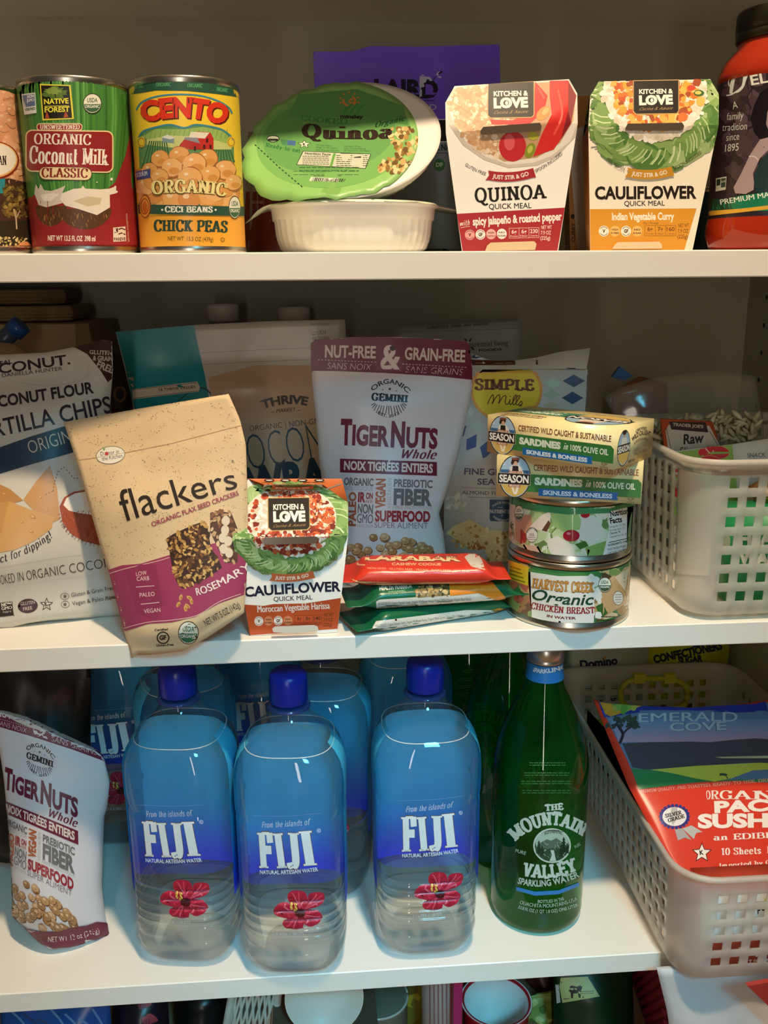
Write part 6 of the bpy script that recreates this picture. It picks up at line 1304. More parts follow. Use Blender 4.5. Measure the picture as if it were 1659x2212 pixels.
def water_bottle():
    t = thing('water_bottle', cR, '', 'bottle', 'square blue labelled water bottles')
    sh = squarish(BP, cR, PET); sh.obj('bottle_shell', t)
    W_ = [(r-.0009, z+.0008) for r, z in BP if z < .2045]+[(.0366, .2062)]
    squarish(W_, cR, WATER).obj('water', t)
    wl = Mesh(); wl.tube([(cR[0]+.0366*q*math.cos(a_), cR[1]+.0366*q*math.sin(a_), cR[2]+.2062) for a_, q in ((i*math.pi/24, (abs(math.cos(i*math.pi/24))**2.9+abs(math.sin(i*math.pi/24))**2.9)**(-1/2.9)) for i in range(49))], .00045, clear_mat('meniscus_glint', '#ffffff', diffuse=.6, dcol='#f4f8fa'), 5); wl.obj('water_line', t)  # ring along the waterline, its bright line of light put in as whitish colour
    rows = [(.0452, z) for z in (.062, .066)]+[(.0455, z) for z in (.075, .09, .105, .12, .135, .146)]+[(.0452, .150), (.0460, .156), (.0461, .176), (.0455, .187), (.0434, .196), (.0395, .2035), (.034, .2095)]
    lb = squarish(rows, cR, BLUE, 64, 1., -28, 208, False); lb.v = [Vector((v.x, cR[1]+(v.y-cR[1])*(.52 if v.y > cR[1] else 1), v.z)) for v in lb.v]; tag(lb.obj('back_label', t), 'label fading from deep blue up to pale cyan')
    c = Mesh(); c.lathe([(.0152, .2385), (.0158, .2400), (.0158, .2545), (.0158, .2585), (.0150, .2628), (.0125, .2650), (.004, .2654)], cR, mat('#16269a', .28), 96, wob=lambda a_, z: 1+.010*abs(math.sin(a_*30)) if .239 < z < .254 else 1)
    tag(c.obj('cap', t), 'deep blue screw cap')
    c = Mesh(); c.lathe([(.0150, .2325), (.0176, .2335), (.0178, .2352), (.0150, .2362)], cR, clear_mat('neck_plastic', '#b8c4e8', rough=.1, diffuse=.25, dcol='#5a6ab8'), 48); c.obj('neck_ring', t)
    a = Art(squarish(BP, cR, PET, 120), (720, 1380), 2.765, .35, 0, .0004, .00003)
    a.text('From the islands of', [(434, 1034), (570, 1022), (722, 1004)], 34, '#dfe6ee', font='i', shear=.35, thick=.11, thin=.06)
    for s, x0, x1, b0, b1, h in (('F', 410, 502, 1270, 1268, 206), ('I', 514, 572, 1267, 1262, 203), ('J', 572, 658, 1258, 1254, 200), ('I', 668, 742, 1246, 1238, 200)):
        a.text(s, [(x0-3, b0+2), (x1+3, b1+2)], h+5, '#6a4a38', font='r', thick=.33, thin=.07); a.text(s, [(x0, b0), (x1, b1)], h, '#e2e8ea', font='r', thick=.31, thin=.05)
    a.ring(760, 1038, 9, 10, 2, '#dfe6ee'); a.text('R', [(756, 1043), (764, 1043)], 9, '#dfe6ee')
    a.text('NATURAL ARTESIAN WATER', [(412, 1303), (580, 1296), (748, 1272)], 22, '#dfe6ee', .015)
    a.line([(385, 965), (600, 958), (780, 935)], 2, '#7fa4d8', True)
    a.at((700, 1800), 2.765)
    def petal(pts, seed):
        a.poly(_catmull(pts+[pts[0]], 5)[:-1], '#b81f3c'); cx = sum(p[0] for p in pts)/len(pts); cy = sum(p[1] for p in pts)/len(pts)
        for i, p in enumerate(pts[1:]): a.line([(690+(cx-690)*.35, 360+(cy-360)*.35), ((cx+p[0])/2, (cy+p[1])/2), (cx+(p[0]-cx)*.85, cy+(p[1]-cy)*.85)], 5+3*(i % 2), ('#d8405c', '#98182f', '#e06a80')[i % 3], True)
    petal([(690, 350), (640, 320), (622, 270), (640, 238), (690, 230), (728, 245), (738, 300), (715, 345)], 1)
    petal([(700, 350), (735, 300), (745, 250), (790, 234), (826, 244), (822, 290), (790, 318), (740, 335)], 2)
    petal([(690, 360), (740, 335), (790, 345), (812, 370), (795, 410), (750, 435), (715, 425), (700, 395)], 3)
    petal([(695, 370), (710, 410), (695, 450), (650, 462), (600, 445), (588, 420), (620, 390), (660, 370)], 4)
    petal([(685, 360), (640, 390), (590, 388), (548, 375), (536, 355), (560, 320), (610, 305), (660, 325)], 5)
    a.ell(690, 358, 30, 24, '#4a0c18', 16); a.line([(694, 368), (672, 335), (662, 318)], 6, '#d8a24a'); a.blobs(18, (640, 308, 682, 352), 4, 7, ['#e8b84a', '#d89a32', '#f0d070'], .2)
    a.text('1.5 LITER (1.58 QT)', [(532, 500), (620, 498), (706, 488)], 17, '#c8ccd0', .0)
    a.lay(5, 8, only=True).obj('front_print', t)
    return t
def put(src, x, y, z, rot, label, group=None):
    o = copy_tree(src) if src.get('label') else src
    o.location = (x, y, z); o.rotation_euler = (0, 0, math.radians(rot)); o['label'] = label; return o
wb = water_bottle()
put(wb, cR[0], cR[1], cR[2], 0, 'front row water bottle standing beside the green glass bottle')
for cx, cy, Y, rot, lb in ((634, 1790, .0345, -4, 'front row water bottle at the very edge of the shelf, middle one'),
        (406, 1790, .0565, -8, 'front row water bottle nearest the white and maroon nut pouch'),
        (395, 1500, .155, 20, 'water bottle right behind the left front one, its cap hidden by the shelf'),
        (698, 1600, .132, -8, 'water bottle in the second row, seen between the middle and right front bottles'),
        (872, 1550, .196, 6, 'water bottle directly behind the right one of the front row'),
        (262, 1640, .235, 0, 'water bottle in deep shadow behind the nut pouch'),
        (565, 1560, .27, 0, 'water bottle at the back, glimpsed between the left and middle front bottles')):
    q = P(cx, cy, Y); put(wb, q.x, Y, Z3+.0002, rot, lb)

# ---- green glass bottles
GLASS = clear_mat('green_glass', '#62c474', rough=.03, refr=.12, ior=1.2, diffuse=.07, dcol='#1f8a38')
GP = [(.030, .0006), (.038, .001), (.0415, .005), (.0423, .012), (.0418, .016), (.0425, .021), (.0425, .146), (.0418, .158), (.0385, .175), (.0345, .188), (.0300, .200), (.0238, .214), (.0185, .2245), (.0164, .2320), (.0155, .2400), (.0148, .2510)]
yM = .0685; cM = (P(1166, 1720, yM).x, yM, Z3+.0002)
def green_bottle():
    t = thing('glass_bottle', cM, '', 'bottle', 'green glass water bottles')
    m = Mesh(); m.lathe(GP, cM, GLASS, 96); m.obj('bottle_glass', t)
    m = Mesh(); m.lathe([(.0152, .2505), (.0163, .2512), (.0163, .2530), (.0157, .2538), (.0157, .2552), (.0163, .2560), (.0163, .2640), (.0150, .2660), (.01, .2662)], cM, mat('#c9c9c6', .3, .9), 80); tag(m.obj('cap', t), 'silver screw cap')
    m = Mesh(); m.lathe([(.0168, .2352), (.0160, .2420), (.0157, .2503)], cM, mat('#2f7fc4', .35), 64, caps=(False, False))
    a = Art(m, (720, 1380), 2.765, .35); a.text('SPARKLING', [(1190, 190), (1270, 204), (1400, 172)], 24, '#e4eaf0', .04); a.lay(4); m.obj('neck_label', t)
    m = Mesh(); m.lathe(GP, cM, GLASS, 140)
    a = Art(m, (720, 1380), 2.765, .4, 0, .0003, .00002); PW = '#c4d0c4'
    a.text('THE', [(1264, 1028), (1376, 1018)], 38, PW, font='r', thick=.26, thin=.16)
    a.text('MOUNTAIN', [(1088, 1210), (1282, 1112), (1486, 1180)], lambda u: 78, PW, font='r', thick=.24, thin=.15)
    a.ell(1306, 1234, 112, 104, PW, 44); a.ell(1306, 1234, 102, 95, '#16351c', 44); a.ell(1306, 1215, 98, 72, '#a9bdae', 40)
    a.text('AUTHENTIC', [(1264, 1172), (1312, 1158), (1364, 1168)], 19, '#1a2a1c', .02)
    a.poly([(1206, 1250), (1240, 1215), (1275, 1195), (1300, 1205), (1330, 1188), (1370, 1215), (1405, 1250), (1400, 1275), (1210, 1275)], '#55695a'); a.poly([(1206, 1250), (1404, 1250), (1388, 1290), (1350, 1320), (1306, 1329), (1260, 1318), (1222, 1285)], '#2f4a36')
    random.seed(3)
    for i in range(60):
        x, y = random.uniform(1225, 1390), random.uniform(1205, 1300); a.line([(x, y), (x+random.uniform(-16, 16), y+random.uniform(4, 16))], 2.5, random.choice(['#d0dcd0', '#1c3522', '#1c3522', '#8fa494']))
    for x, y, s in ((1228, 1200, 1.), (1248, 1230, .8), (1375, 1180, 1.15), (1395, 1215, .8), (1358, 1225, .9)):
        for k in range(5): a.poly([(x, y+k*15*s), (x+(8+k*3)*s, y+(k*15+20)*s), (x-(8+k*3)*s, y+(k*15+20)*s)], '#16301c')
    a.poly([(1296, 1260), (1316, 1260), (1322, 1290), (1330, 1326), (1290, 1326), (1304, 1290)], '#c4d0c4')
    a.text('PURE', [(1086, 1272), (1148, 1290)], 20, '#8fa894', .02); a.text('PURE', [(1446, 1252), (1478, 1230)], 18, '#8fa894', .02)
    a.text('VALLEY', [(1120, 1408), (1290, 1424), (1468, 1376)], 78, PW, font='r', thick=.26, thin=.16)
    a.at((700, 1800), 2.765)
    a.text('SPARKLING WATER', [(1156, 296), (1330, 312), (1524, 256)], 36, '#b4c4b8', .03)
    a.poly([(1150, 318), (1260, 346), (1400, 338), (1520, 292), (1520, 314), (1400, 362), (1260, 370), (1150, 340)], '#2f7fc4')
    a.text('BOTTLED IN THE', [(1276, 414), (1360, 412), (1434, 396)], 18, '#9fb4a4', .02); a.text('OUACHITA MOUNTAINS-USA', [(1168, 420), (1340, 442), (1512, 398)], 22, '#9fb4a4', .02); a.text('33.8 FL OZ (1 QT 1.8 OZ) ONE LITER', [(1158, 446), (1330, 474), (1516, 434)], 19, '#9fb4a4', .02)
    a.at((720, 1380), 2.765)
    for i, (y, w) in enumerate(((740, 120), (800, 150), (850, 170), (905, 160))): a.greek(1290-w, y, 1290+w*.8, y+14, 2, '#2f6a3a', 6)
    a.lay(5, 10, only=True).obj('front_print', t)
    return t
gb = green_bottle(); put(gb, cM[0], cM[1], cM[2], 0, 'front green glass bottle of sparkling water, next to the basket')
for cx, cy, Y, rot, lb in ((1095, 1600, .158, 60, 'green glass bottle behind and left of the front green bottle'), (1010, 1560, .262, 10, 'green glass bottle furthest back, behind the right front water bottle')):
    q = P(cx, cy, Y); put(gb, q.x, Y, Z3+.0002, rot, lb)

# ---- second tiger nut pouch, opened
o, n = plane(.062, Z3, 6, 4, -.24)
m = pouch([(-30, 1533), (-4, 1600), (8, 1680), (14, 1740), (20, 1800), (25, 1900), (28, 1950), (26, 1975)], [(226, 1642), (237, 1690), (232, 1740), (225, 1765), (222, 1850), (220, 1915), (225, 1960), (235, 2024)], [(-30, 1533), (8, 1538), (60, 1553), (130, 1588), (205, 1620), (219, 1630), (226, 1642)], [(26, 1975), (70, 2010), (118, 2041), (170, 2040), (235, 2024)],
          o, n, [(0, .004), (.12, .009), (.4, .022), (.8, .028), (.95, .020), (1, .004)], [(0, .004), (.3, .012), (.9, .014), (1, .003)], WHITE, 34, 44, .0022, 26, .6, 14, rough=.35)
ground(m, Z3+.0006)
a = Art(m, rough=.35, **BAG)
Hm = (.40899069, -.01563258, -280.07556314, -.37191343, .21028145, 1103.02818357, -.00030247, -.00017889)
def tfh(x, y): w = Hm[6]*x+Hm[7]*y+1; return ((Hm[0]*x+Hm[1]*y+Hm[2])/w, (Hm[3]*x+Hm[4]*y+Hm[5])/w)
a.tf = tfh; tiger_art(a); a.tf = None
a.items = [q for q in a.items if q[4][3] < 2025]
a.at((0, 1760), 3.318)
a.poly([(96, 720), (150, 780), (200, 815), (300, 835), (420, 832), (520, 805), (620, 790), (690, 765), (760, 772), (775, 800), (780, 880), (620, 915), (500, 945), (380, 955), (250, 900), (100, 800)], MAROON)
a.text('NET WT 12 oz (340g)', [(346, 906), (520, 892), (712, 840)], 38, '#e0d4d4', .0); a.ell(152, 796, 18, 14, '#d8ccc8', 14); a.text('cert', [(204, 834), (262, 842)], 18, '#d8ccc8', .02)
a.at((0, 1400), 5.53); a.poly([(-60, 640), (60, 755), (280, 815), (500, 905), (900, 1095), (1140, 1215), (1130, 1232), (860, 1110), (620, 1030), (420, 965), (330, 935), (200, 880), (0, 765), (-60, 740)], '#c9c2bc')
a.lay(6, 6); tag(m.obj('nut_pouch'), 'white and maroon tiger nut pouch torn open, at the left end of the bottle shelf', 'pouch', 'tiger nut pouches')
# dark pouch behind it
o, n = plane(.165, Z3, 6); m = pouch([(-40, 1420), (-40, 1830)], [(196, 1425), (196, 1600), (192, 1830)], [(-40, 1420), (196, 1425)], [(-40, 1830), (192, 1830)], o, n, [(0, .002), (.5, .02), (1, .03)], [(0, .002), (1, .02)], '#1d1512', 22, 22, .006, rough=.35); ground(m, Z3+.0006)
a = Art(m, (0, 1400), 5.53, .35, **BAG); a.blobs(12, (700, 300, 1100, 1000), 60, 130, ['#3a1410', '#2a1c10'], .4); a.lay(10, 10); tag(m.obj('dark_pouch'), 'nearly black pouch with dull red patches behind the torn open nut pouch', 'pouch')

# ---- big basket on the right and what it holds
basket('storage_basket', 'frosted plastic basket overhanging the bottle shelf edge, holding the red seaweed packet', .290, -.040, .502, .348, Z3+.0042, .104, .005, .026, .0155, .0085, 5, .014, FROST)
bk = C.objects['storage_basket.001'] if 'storage_basket.001' in C.objects else None
hm = Mesh(); YH = Vector((0, .344, 0))
pts = []
for i in range(25):
    t_ = 2*math.pi*i/24; x, y = math.cos(t_), math.sin(t_); q = (abs(x)**3+abs(y)**3)**(-1/3); pts.append(P(1413+72*q*x, 1500+34*q*y, .343))
hm.tube(pts, .0035, mat('#c9c832', .35)); 
for x in (1380, 1446): c = P(x, 1464, .343); hm.box(tuple(c-Vector((.007, .004, .006))), tuple(c+Vector((.007, .003, .006))), mat('#d4d23a', .35))
if bk: tag(hm.obj('handle', bk), 'yellow oval grip')
# seaweed sheets packet
o = P(1560, 1885, -.006); n = Vector((.03, -.56, .83)).normalized()
m = pouch([(1281, 1510), (1358, 1700), (1432, 1838), (1464, 1890)], [(1740, 1500), (1900, 1890)], [(1281, 1510), (1303, 1520), (1400, 1527), (1500, 1530), (1600, 1522), (1740, 1500)], [(1464, 1890), (1900, 1890)], o, n, [(0, .0008), (.2, .004), (.6, .006), (1, .001)], [(0, .0008), (.5, .003), (1, .001)], '#d83a26', 30, 34, .0012, 22, .4, 6, rough=.3)
a = Art(m, (1200, 1360), 3.614, .3, **BAG)
a.poly([(340, 570), (450, 578), (700, 595), (1100, 605), (1560, 580), (2000, 540), (2200, 1200), (1320, 1172), (1000, 1200), (655, 1248), (560, 1020), (450, 800)], '#5f7896')
a.poly([(335, 565), (700, 592), (1150, 604), (1560, 580), (1640, 560), (1659, 640), (1400, 650), (1000, 630), (700, 640), (380, 690)], '#1f2f86')
a.poly([(345, 568), (520, 576), (680, 594), (560, 640), (430, 680), (390, 660)], '#c98a2c'); a.blobs(14, (440, 575, 640, 640), 14, 34, ['#5a8a3a', '#7aa04a', '#a8a04a'], .3)
a.wash(700, 880, 8, '#6a88b0', '#b08a9a', lambda y: (430+(y-700)*.35, 2000))
a.poly([(520, 890), (700, 880), (1060, 875), (1200, 880), (1400, 860), (1560, 850), (1900, 870), (1900, 1060), (1500, 1040), (1000, 1075), (700, 1095), (600, 1075)], '#45424a'); a.poly([(1240, 995), (1659, 985), (1659, 1005), (1300, 1005)], '#b8b88a')
a.poly([(590, 1085), (740, 1095), (1000, 1140), (1200, 1190), (1900, 1160), (1900, 1210), (1320, 1175), (1000, 1205), (650, 1248)], '#2f7a4a'); a.poly([(740, 1095), (1100, 1065), (1600, 1040), (1900, 1060), (1900, 1080), (1540, 1100), (1380, 1160), (1240, 1188), (1080, 1160), (900, 1120)], '#c9c04a')
a.line([(500, 890), (525, 820), (500, 770), (470, 730)], 22, '#26262c', True); a.line([(525, 820), (560, 780), (620, 750), (660, 765)], 14, '#26262c', True); a.blobs(20, (400, 690, 640, 760), 14, 30, ['#2c3430', '#3a443a'], .4)
a.line([(1280, 1140), (1320, 1130), (1345, 1165)], 8, '#3a3a2c'); a.ell(1310, 1132, 34, 10, '#3a4a34', 12, .1)
for dx, col, bo in ((0, '#26323c', .09), (0, '#aeb8c0', .055)):
    a.text('EMERALD', [(650, 724), (1040, 718), (1418, 722)], lambda u: 66+10*u, col, bo*.55); a.text('COVE', [(890, 792), (1110, 790), (1334, 782)], 62, col, bo*.55)
a.text('PREMIUM QUALITY, PRE-TOASTED, READY-TO-USE, DRIED SEAWEED', [(668, 1276), (1200, 1226), (2000, 1160)], 24, '#e8a89a', font='r', thick=.14)
a.text('ORGANIC', [(1180, 1326), (1420, 1325), (2060, 1330)], 66, '#f0e0d4', font='r', thick=.17)
a.at((1200, 1700), 3.614)
a.text('PACIFIC', [(1240, 200), (2040, 170)], 84, '#f2e4d8', .05); a.text('SUSHI NORI', [(1110, 318), (2360, 300)], 100, '#f2e4d8', .05)
a.text('an EDIBLE ORGANIC', [(1232, 418), (2300, 370)], 44, '#f2e4d8', font='r', thick=.17); a.text('10 Sheets', [(1296, 532), (1604, 520)], 52, '#f2e4d8', font='r', thick=.17); a.text('Net Wt', [(1650, 516), (1900, 508)], 52, '#f2e4d8', font='r', thick=.17)
a.text('Imported by GREAT EASTERN SUN', [(1278, 630), (2300, 560)], 32, '#f2e4d8', font='r', thick=.17); a.text('E-Mail: customersvc', [(1154, 682), (1640, 664)], 28, '#f2d4c8', font='r', thick=.15)
a.poly([(930, 330), (990, 325), (1062, 415), (1010, 396), (955, 418)], '#a8a29e'); a.poly([(990, 325), (1060, 300), (1148, 352), (1096, 360), (1080, 408)], '#b8b4ae')
for i in range(22):
    t_ = i*math.pi/11; a.ell(928+106*math.cos(t_), 232+84*math.sin(t_), 17, 14, '#262a7a', 10, t_)
a.ell(928, 232, 94, 74, '#e6dcd6', 30); a.poly([(905, 160), (950, 160), (955, 240), (915, 300), (890, 240)], '#b8b0ac'); a.text('SILVER', [(858, 242), (986, 212)], 28, '#26242c', font='r', thick=.24, thin=.12); a.text('GRADE', [(880, 278), (1010, 240)], 28, '#26242c', font='r', thick=.24, thin=.12)
star(a, 1142, 515, 84, '#5a1a14', .45); star(a, 1142, 515, 68, '#f0e4d8', .45); a.text('K', [(1126, 530), (1158, 526)], 32, '#1c1a1c', .05)
a.lay(8, 8); tag(m.obj('seaweed_packet'), 'red packet of sushi seaweed with a landscape picture, leaning in the lower basket', 'packet')
# popcorn bag and chip pack showing through the basket front
def prism(pts, y, dep, col, rough=.4):
    q = [P(x, yy, y) for x, yy in pts]; m = Mesh(); n = len(q); b = [p+Vector((0, dep, 0)) for p in q]
    m.add(q+b, [tuple(range(n)), tuple(reversed(range(n, 2*n)))]+[(i, n+i, n+(i+1) % n, (i+1) % n) for i in range(n)], mat(col, rough)); return m
m = prism([(1512, 1908), (1700, 1898), (1700, 2122), (1512, 2125)], -.0335, .020, '#b4402c', .35)
a = Art(m, (1200, 1700), 3.614)
a.poly([(1136, 815), (1795, 790), (1795, 1130), (1180, 1175), (1136, 1190)], '#e6e4e0'); a.text('air', [(1478, 966), (1566, 962)], 66, '#20201f', .03); a.text('popped', [(1575, 966), (1760, 958)], 66, '#20201f', .03); a.ell(1720, 920, 100, 90, '#d8c832', 24); a.poly([(1452, 1030), (1760, 1022), (1760, 1070), (1452, 1072)], '#9a2f2a'); a.text('NOCUTS', [(1460, 1064), (1680, 1060)], 26, '#f0e0d8', .03)
a.text('Popcorners', [(1432, 1312), (2000, 1270)], 58, '#f2e6de', .04); a.text('GUILT FREE PROTEIN', [(1424, 1386), (1800, 1360)], 30, '#f0d8d0', .02); a.text('GMO FREE', [(1410, 1494), (1596, 1476)], 34, '#f0d8d0', .02)
m.v = [Vector((v.x, v.y, max(v.z, Z3+.0075))) for v in m.v]; a.lay(); tag(m.obj('popcorn_packet'), 'white and red snack packet seen through the front of the lower basket', 'packet')
m = prism([(1330, 1690), (1372, 1690), (1372, 1790), (1340, 1790)], .062, .2, '#6a1f1a'); m.v = [Vector((max(.2985, v.x), v.y, max(v.z, Z3+.0075)-.03*(v.y > .2))) for v in m.v]; m.v = [Vector((v.x, v.y, max(v.z, Z3+.0075))) for v in m.v]; tag(m.obj('tea_carton'), 'dark red carton along the left side of the lower basket', 'box')
# sugar boxes behind the basket
x0, x1 = P(1236, 1450, .365).x, P(1398, 1450, .365).x
m = slabbox('', '', '', x0, .365, x1, .408, Z3+.0006, Z2-TH-.012, '#c3c9b0'); a = Art(m, (1200, 1360), 3.614)
a.text('Domino', [(194, 306), (488, 268)], 62, '#1c2238', .05); a.poly([(372, 225), (384, 205), (398, 225), (388, 222), (388, 240), (380, 240)], '#c98a2c'); a.greek(205, 460, 480, 520, 4, '#5a6050', 5); a.text('GRANULATED', [(206, 604), (490, 566)], 34, '#20242c', .05); a.rect(190, 660, 480, 800, '#b9bf3a'); a.lay(); tag(m.obj('sugar_box'), 'white sugar box behind the lower basket, its name seen over the rim', 'box')
x0, x1 = P(1402, 1450, .37).x, P(1571, 1450, .37).x
m = slabbox('', '', '', x0, .37, x1, .41, Z3+.0006, Z2-TH-.004, '#c9cc22'); a = Art(m, (1200, 1360), 3.614)
a.poly([(700, 60), (1400, 60), (1400, 90), (1080, 140), (730, 190), (700, 190)], '#c9cfc4'); a.poly([(730, 182), (1080, 120), (1400, 84), (1400, 98), (1080, 140), (730, 202)], '#1f3a8a'); a.text('CONFECTIONERS', [(770, 262), (1306, 150)], 58, '#1a2a34', .06); a.text('SUGAR', [(960, 268), (1152, 250)], 50, '#1a2a34', .06)
a.poly([(560, 460), (715, 452), (715, 520), (560, 520)], '#c9cfc4'); a.line([(560, 500), (715, 486)], 12, '#1f3a8a'); a.text('SWEETS', [(560, 572), (642, 570)], 40, '#1a2a34', .05); a.blobs(16, (820, 560, 1340, 700), 20, 50, ['#a83a2a', '#7a2a20', '#c9a04a'], .3)
a.lay(); tag(m.obj('sugar_box'), 'yellow confectioners sugar box behind the lower basket, under the shelf', 'box')

# ================================================================ UNDER THE BOTTLE SHELF
def tub(name, label, cat, c, z1, r0, r1, col, inner, t=.0012):
    m = Mesh(); h = z1-Z4-.0006
    m.lathe([(r0*.9, 0), (r0, .002), (r1, h-.003), (r1+.0025, h-.002), (r1+.0025, h), (r1, h+.0005), (r1-.001, h-.002)], (c.x, c.y, Z4+.0006), mat(col, .35), 56, caps=(True, False)); o = tag(m.obj(name), label, cat)
    k = Mesh(); k.lathe([(.0005, .010), (r0*.9, .0105), (r1-.0012, h-.002), (r1+.0015, h+.0004), (r1+.0025, h+.0002)], (c.x, c.y, Z4+.0006), mat(inner, .4), 56, caps=(True, False)); tag(k.obj('cup_inside', o), 'white inside'); return o
c = P(1072, 2160, .085); tub('paper_cup', 'red cup with white inside, standing upright below the bottle shelf', 'cup', Vector((c.x, .085, 0)), c.z, .030, 71*depth(c)/F, '#b01f28', '#e6e2de')
def low_bag(name, label, cat, L_, R_, T_, B_, y, lean, f, b, col, wr=.004, seed=0, rough=.35, art=None, group=None):
    yb = pxof(Vector((P(L_[0][0], 2300, y).x, y, Z4+.002)))[1]; L_, R_, B_ = [[(p, yb if q == 2480 else q) for p, q in s] for s in (L_, R_, B_)]
    o, n = plane(y, Z4, lean); m = pouch(L_, R_, T_, B_, o, n, f, b, col, 22, 22, wr, 30, .6, seed, rough=rough); ground(m, Z4+.0008)
    if art: a = Art(m, **BAG); art(a); a.lay(8, 8)
    return tag(m.obj(name), label, cat, group)
B1, B2 = [(0, .001), (.4, .02), (1, .03)], [(0, .001), (.4, .015), (1, .02)]
def artb(a):
    for i in range(7): a.line([(20+i*30, 2180+10*(i % 3)), (60+i*28, 2230), (50+i*34, 2330)], 5, random.choice(['#3a6aa8', '#0f2f6a', '#5a86b8']), True)
low_bag('chip_bag', 'shiny blue bag at the lower left, under the bottle shelf', 'bag', [(2, 2160), (0, 2480)], [(235, 2130), (250, 2480)], [(2, 2160), (120, 2150), (235, 2130)], [(0, 2480), (250, 2480)], .10, 5, B1, B2, '#1f4f96', .006, 3, .25, artb)
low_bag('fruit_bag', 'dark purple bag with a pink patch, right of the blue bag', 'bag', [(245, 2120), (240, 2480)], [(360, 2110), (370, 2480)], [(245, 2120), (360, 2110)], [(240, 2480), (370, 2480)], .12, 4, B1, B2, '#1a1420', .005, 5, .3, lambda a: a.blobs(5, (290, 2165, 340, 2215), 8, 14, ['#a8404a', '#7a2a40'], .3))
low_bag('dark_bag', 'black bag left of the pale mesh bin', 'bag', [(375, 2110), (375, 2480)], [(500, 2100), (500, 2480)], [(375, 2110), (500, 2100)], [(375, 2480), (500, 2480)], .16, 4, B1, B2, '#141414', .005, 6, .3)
# mesh bin
m = Mesh(); q = [P(x, y, .09) for x, y in ((508, 2110), (606, 2100), (590, 2480), (478, 2490))]; q[2].z = q[3].z = Z4+.001; GB = mat('#b9b4a6', .4)
for i in range(9):
    for s in (0, 1):
        a0, a1 = q[0].lerp(q[1], i/8), q[3].lerp(q[2], min(1, max(0, i/8+(.34 if s else -.34)))); m.tube([a0, a1], .0016, GB, 5)
m.tube([q[0], q[1]], .003, GB, 8); m.tube([q[3], q[2]], .003, GB, 8); m.tube([q[0], q[3]], .004, GB, 8); m.tube([q[1], q[2]], .004, GB, 8)
bq = [p+Vector((0, .12, 0)) for p in q]
m.hexa([q[3]+Vector((0, .006, 0)), q[2]+Vector((0, .006, 0)), q[2]+Vector((0, .006, .006)), q[3]+Vector((0, .006, .006)), bq[3], bq[2], bq[2]+Vector((0, 0, .006)), bq[3]+Vector((0, 0, .006))], GB)
for a0, a1 in ((q[0], bq[0]), (q[1], bq[1]), (bq[0], bq[3]), (bq[1], bq[2]), (bq[0], bq[1])): m.tube([a0, a1], .003, GB, 8)
tag(m.obj('mesh_bin'), 'pale lattice bin under the bottle shelf, left of the cream plate', 'bin')
# round plate standing on its edge
def plate(name, label, px, rad, Y, col, rim):
    c = P(*px, Y); r = rad*depth(c)/F; m = Mesh(); m.lathe([(r*.1, .003), (r*.62, .0032), (r*.70, .006), (r*.98, .011), (r, .012), (r*.99, .0095), (r*.7, .004), (r*.6, .0008), (r*.1, .0006)], (0, 0, 0), mat(col, .4), 64)
    if c.z-r*.985 < Z4+.0005: c.z = Z4+r*.99
    R_ = Matrix.Translation(c) @ Matrix.Rotation(math.radians(80), 4, 'X'); m.v = [R_ @ v for v in m.v]; dz = min(v.z for v in m.v)-Z4-.0006
    if dz > .004:                                       # stands in a wire rack
        k = Mesh(); 
    return tag(m.obj(name), label, 'plate', 'plates on edge'), dz
c = P(700, 2140, .07); r = c.z-Z4
pl, dz = plate('dinner_plate', 'cream round plate on edge in front of the olive box, beside the mesh bin', (700, 2140), 84, .065, '#d8cfc0', 0)
for v in pl.data.vertices: v.co.z -= dz*0
k = Mesh(); k.hexa([Vector(p) for p in ((c.x-.05, .05, Z4+.0006), (c.x+.05, .05, Z4+.0006), (c.x+.05, .05, Z4+.0006+dz+.012), (c.x-.05, .05, Z4+.0006+dz+.012), (c.x-.05, .10, Z4+.0006), (c.x+.05, .10, Z4+.0006), (c.x+.05, .10, Z4+.0006+dz+.0), (c.x-.05, .10, Z4+.0006+dz+.0))], mat('#5a4a3a', .6)) if dz > .004 else None
if dz > .004:
    k.v = [Vector((v.x, v.y, min(v.z, Z4+.0006+dz-.0004))) for v in k.v]; tag(k.obj('plate_stand'), 'brown block carrying the cream plate below the bottle shelf', 'stand')
m = slabbox('', '', '', P(782, 2150, .13).x, .13, P(928, 2150, .13).x, .19, Z4+.0006, P(850, 2095, .13).z, '#8a7a1c'); a = Art(m); a.blobs(14, (800, 2120, 920, 2212), 14, 30, ['#a08a24', '#6f6418', '#5a4a14'], .3); a.lay(); tag(m.obj('cereal_box'), 'olive yellow box standing between the cream plate and the pink striped canister', 'box')
c = P(822, 2230, .06); m = Mesh(); r = 68*depth(c)/F; m.lathe([(r*.8, 0), (r, .004), (r, c.z-Z4-.006), (r*1.02, c.z-Z4-.004), (r*1.02, c.z-Z4), (r*.98, c.z-Z4+.001), (r*.2, c.z-Z4-.001)], (c.x, .105, Z4+.0006), mat('#6f6a5c', .4), 56); a_ = tag(m.obj('round_tin'), 'grey round tin with a pale rim at the bottom edge, before the olive box', 'can')
k = Mesh(); k.tube([(c.x+r*1.01*math.cos(i*math.pi/20), .105+r*1.01*math.sin(i*math.pi/20), c.z+.001) for i in range(41)], .0012, mat('#b8b4a8', .4), 6); k.obj('rim', a_)
m = Mesh(); c = P(952, 2150, .09); m.lathe([(.016, 0), (.018, .002), (.018, P(952, 2080, .08).z-Z4), (.0165, P(952, 2080, .08).z-Z4+.001)], (c.x, .1, Z4+.0006), mat('#a8948a', .4), 40); a = Art(m)
for x in range(928, 980, 9): a.line([(x, 2080), (x+2, 2300)], 3, '#8a5a5a')
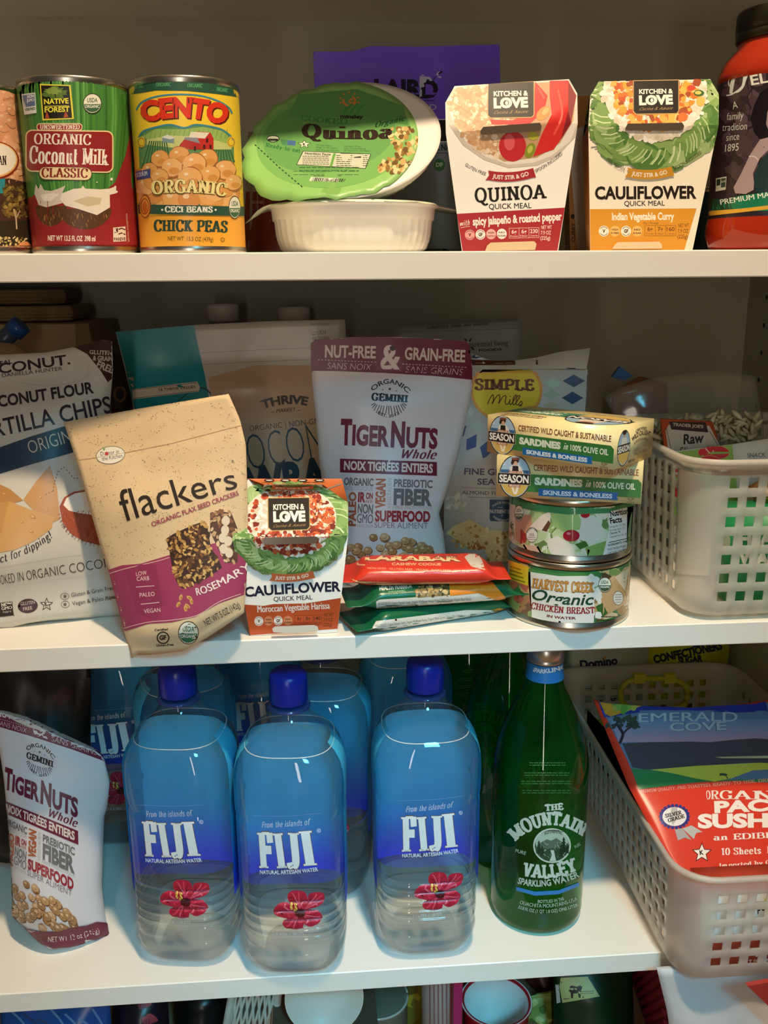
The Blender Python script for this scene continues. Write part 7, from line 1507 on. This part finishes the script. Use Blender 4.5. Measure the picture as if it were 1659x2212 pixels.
a.lay(3); tag(m.obj('canister'), 'pinkish canister with thin stripes, left of the magenta box', 'canister')
m = slabbox('', '', '', P(980, 2150, .07).x, .07, P(999, 2150, .07).x, .17, Z4+.0006, P(990, 2095, .07).z, '#b01f5a'); tag(m.obj('magenta_box'), 'narrow magenta box right beside the red cup', 'box')
low_bag('snack_bag', 'pinkish brown bag behind the red cup', 'bag', [(1120, 2060), (1130, 2480)], [(1215, 2055), (1225, 2480)], [(1120, 2060), (1215, 2055)], [(1130, 2480), (1225, 2480)], .20, 4, B1, B2, '#5a2f2e', .003, 8)
def arts(a): a.blobs(40, (1130, 2130, 1200, 2300), 6, 14, ['#8a9a4a', '#6f8a34', '#b0b86a', '#4a6a24'], .3)
low_bag('salad_bag', 'light green patterned bag right of the red cup', 'bag', [(1130, 2155), (1120, 2480)], [(1200, 2140), (1205, 2480)], [(1130, 2155), (1200, 2140)], [(1120, 2480), (1205, 2480)], .15, 4, [(0, .001), (1, .02)], [(0, .001), (1, .012)], '#7f9448', .003, 9, .35, arts)
def artc(a):
    a.at((1200, 1700), 3.614)
    a.poly([(40, 1490), (250, 1480), (345, 1635), (55, 1685), (30, 1560)], '#b8b878'); a.poly([(100, 1560), (130, 1550), (170, 1560), (185, 1545), (210, 1560), (200, 1590), (195, 1645), (182, 1645), (176, 1610), (140, 1612), (136, 1650), (122, 1648), (118, 1605), (102, 1590)], '#26241c'); a.line([(190, 1600), (300, 1592)], 4, '#26241c'); a.line([(190, 1614), (300, 1608)], 3, '#26241c'); a.line([(60, 1655), (110, 1650)], 4, '#26241c')
    a.poly([(0, 1540), (25, 1540), (40, 1680), (10, 1690)], '#c9ccc4')
low_bag('grass_fed_bag', 'dark green bag with a small black cow on a pale panel', 'bag', [(1196, 2080), (1196, 2480)], [(1365, 2070), (1370, 2480)], [(1196, 2080), (1365, 2070)], [(1196, 2480), (1370, 2480)], .11, 4, B1, B2, '#123018', .003, 10, .35, artc)
# magenta woven basket
m = Mesh(); MG = '#8a1238'
q = [P(1316, 2085, .16), P(1424, 2075, .0), P(1478, 2205, -.035), P(1512, 2290, -.05)]
w0, w1 = P(1424, 2085, .012), P(1325, 2085, .17)
rows_ = 26
for j in range(rows_):
    z = Z4+.006+(Z3-TH-.018-Z4)*j/rows_; k_ = .012*j/rows_
    p = []
    for i in range(60):
        s = i/59; x = w0.x+(w1.x-w0.x)*s; y = .012+s*.17; p.append((x+.03-k_*2.2+.0012*math.cos(i*1.57+j*3.14), y, z))
    m.tube(p, .0034, mat(MG if j < rows_-2 else '#a8185a', .6), 6)
    for dx in (.05,):
        m.tube([(p[0][0]+dx*s, p[0][1]+.002*math.cos(s*40+j*3.14), z) for s in [i/20 for i in range(21)]], .0034, mat(MG, .6), 6)
tag(m.obj('woven_basket'), 'magenta woven basket under the shelf at the lower right', 'basket')
low_bag('plastic_bag', 'crumpled white plastic bag below the overhanging basket, at the lower right', 'bag', [(1418, 2090), (1440, 2180), (1490, 2480)], [(1760, 2060), (1760, 2480)], [(1418, 2090), (1560, 2090), (1760, 2060)], [(1490, 2480), (1760, 2480)], -.030, 3, [(0, .003), (.5, .014), (1, .014)], [(0, .003), (.5, .008), (1, .008)], '#c4c6c8', .009, 12, .35)
m = prism([(1615, 2130), (1720, 2112), (1790, 2420), (1760, 2420), (1725, 2235), (1672, 2185)], -.066, .004, '#a8342c'); m.v = [Vector((v.x, v.y, max(v.z, Z4+.0006))) for v in m.v]
tag(m.obj('red_folder'), 'red card corner in front of the white plastic bag at the right edge', 'card')
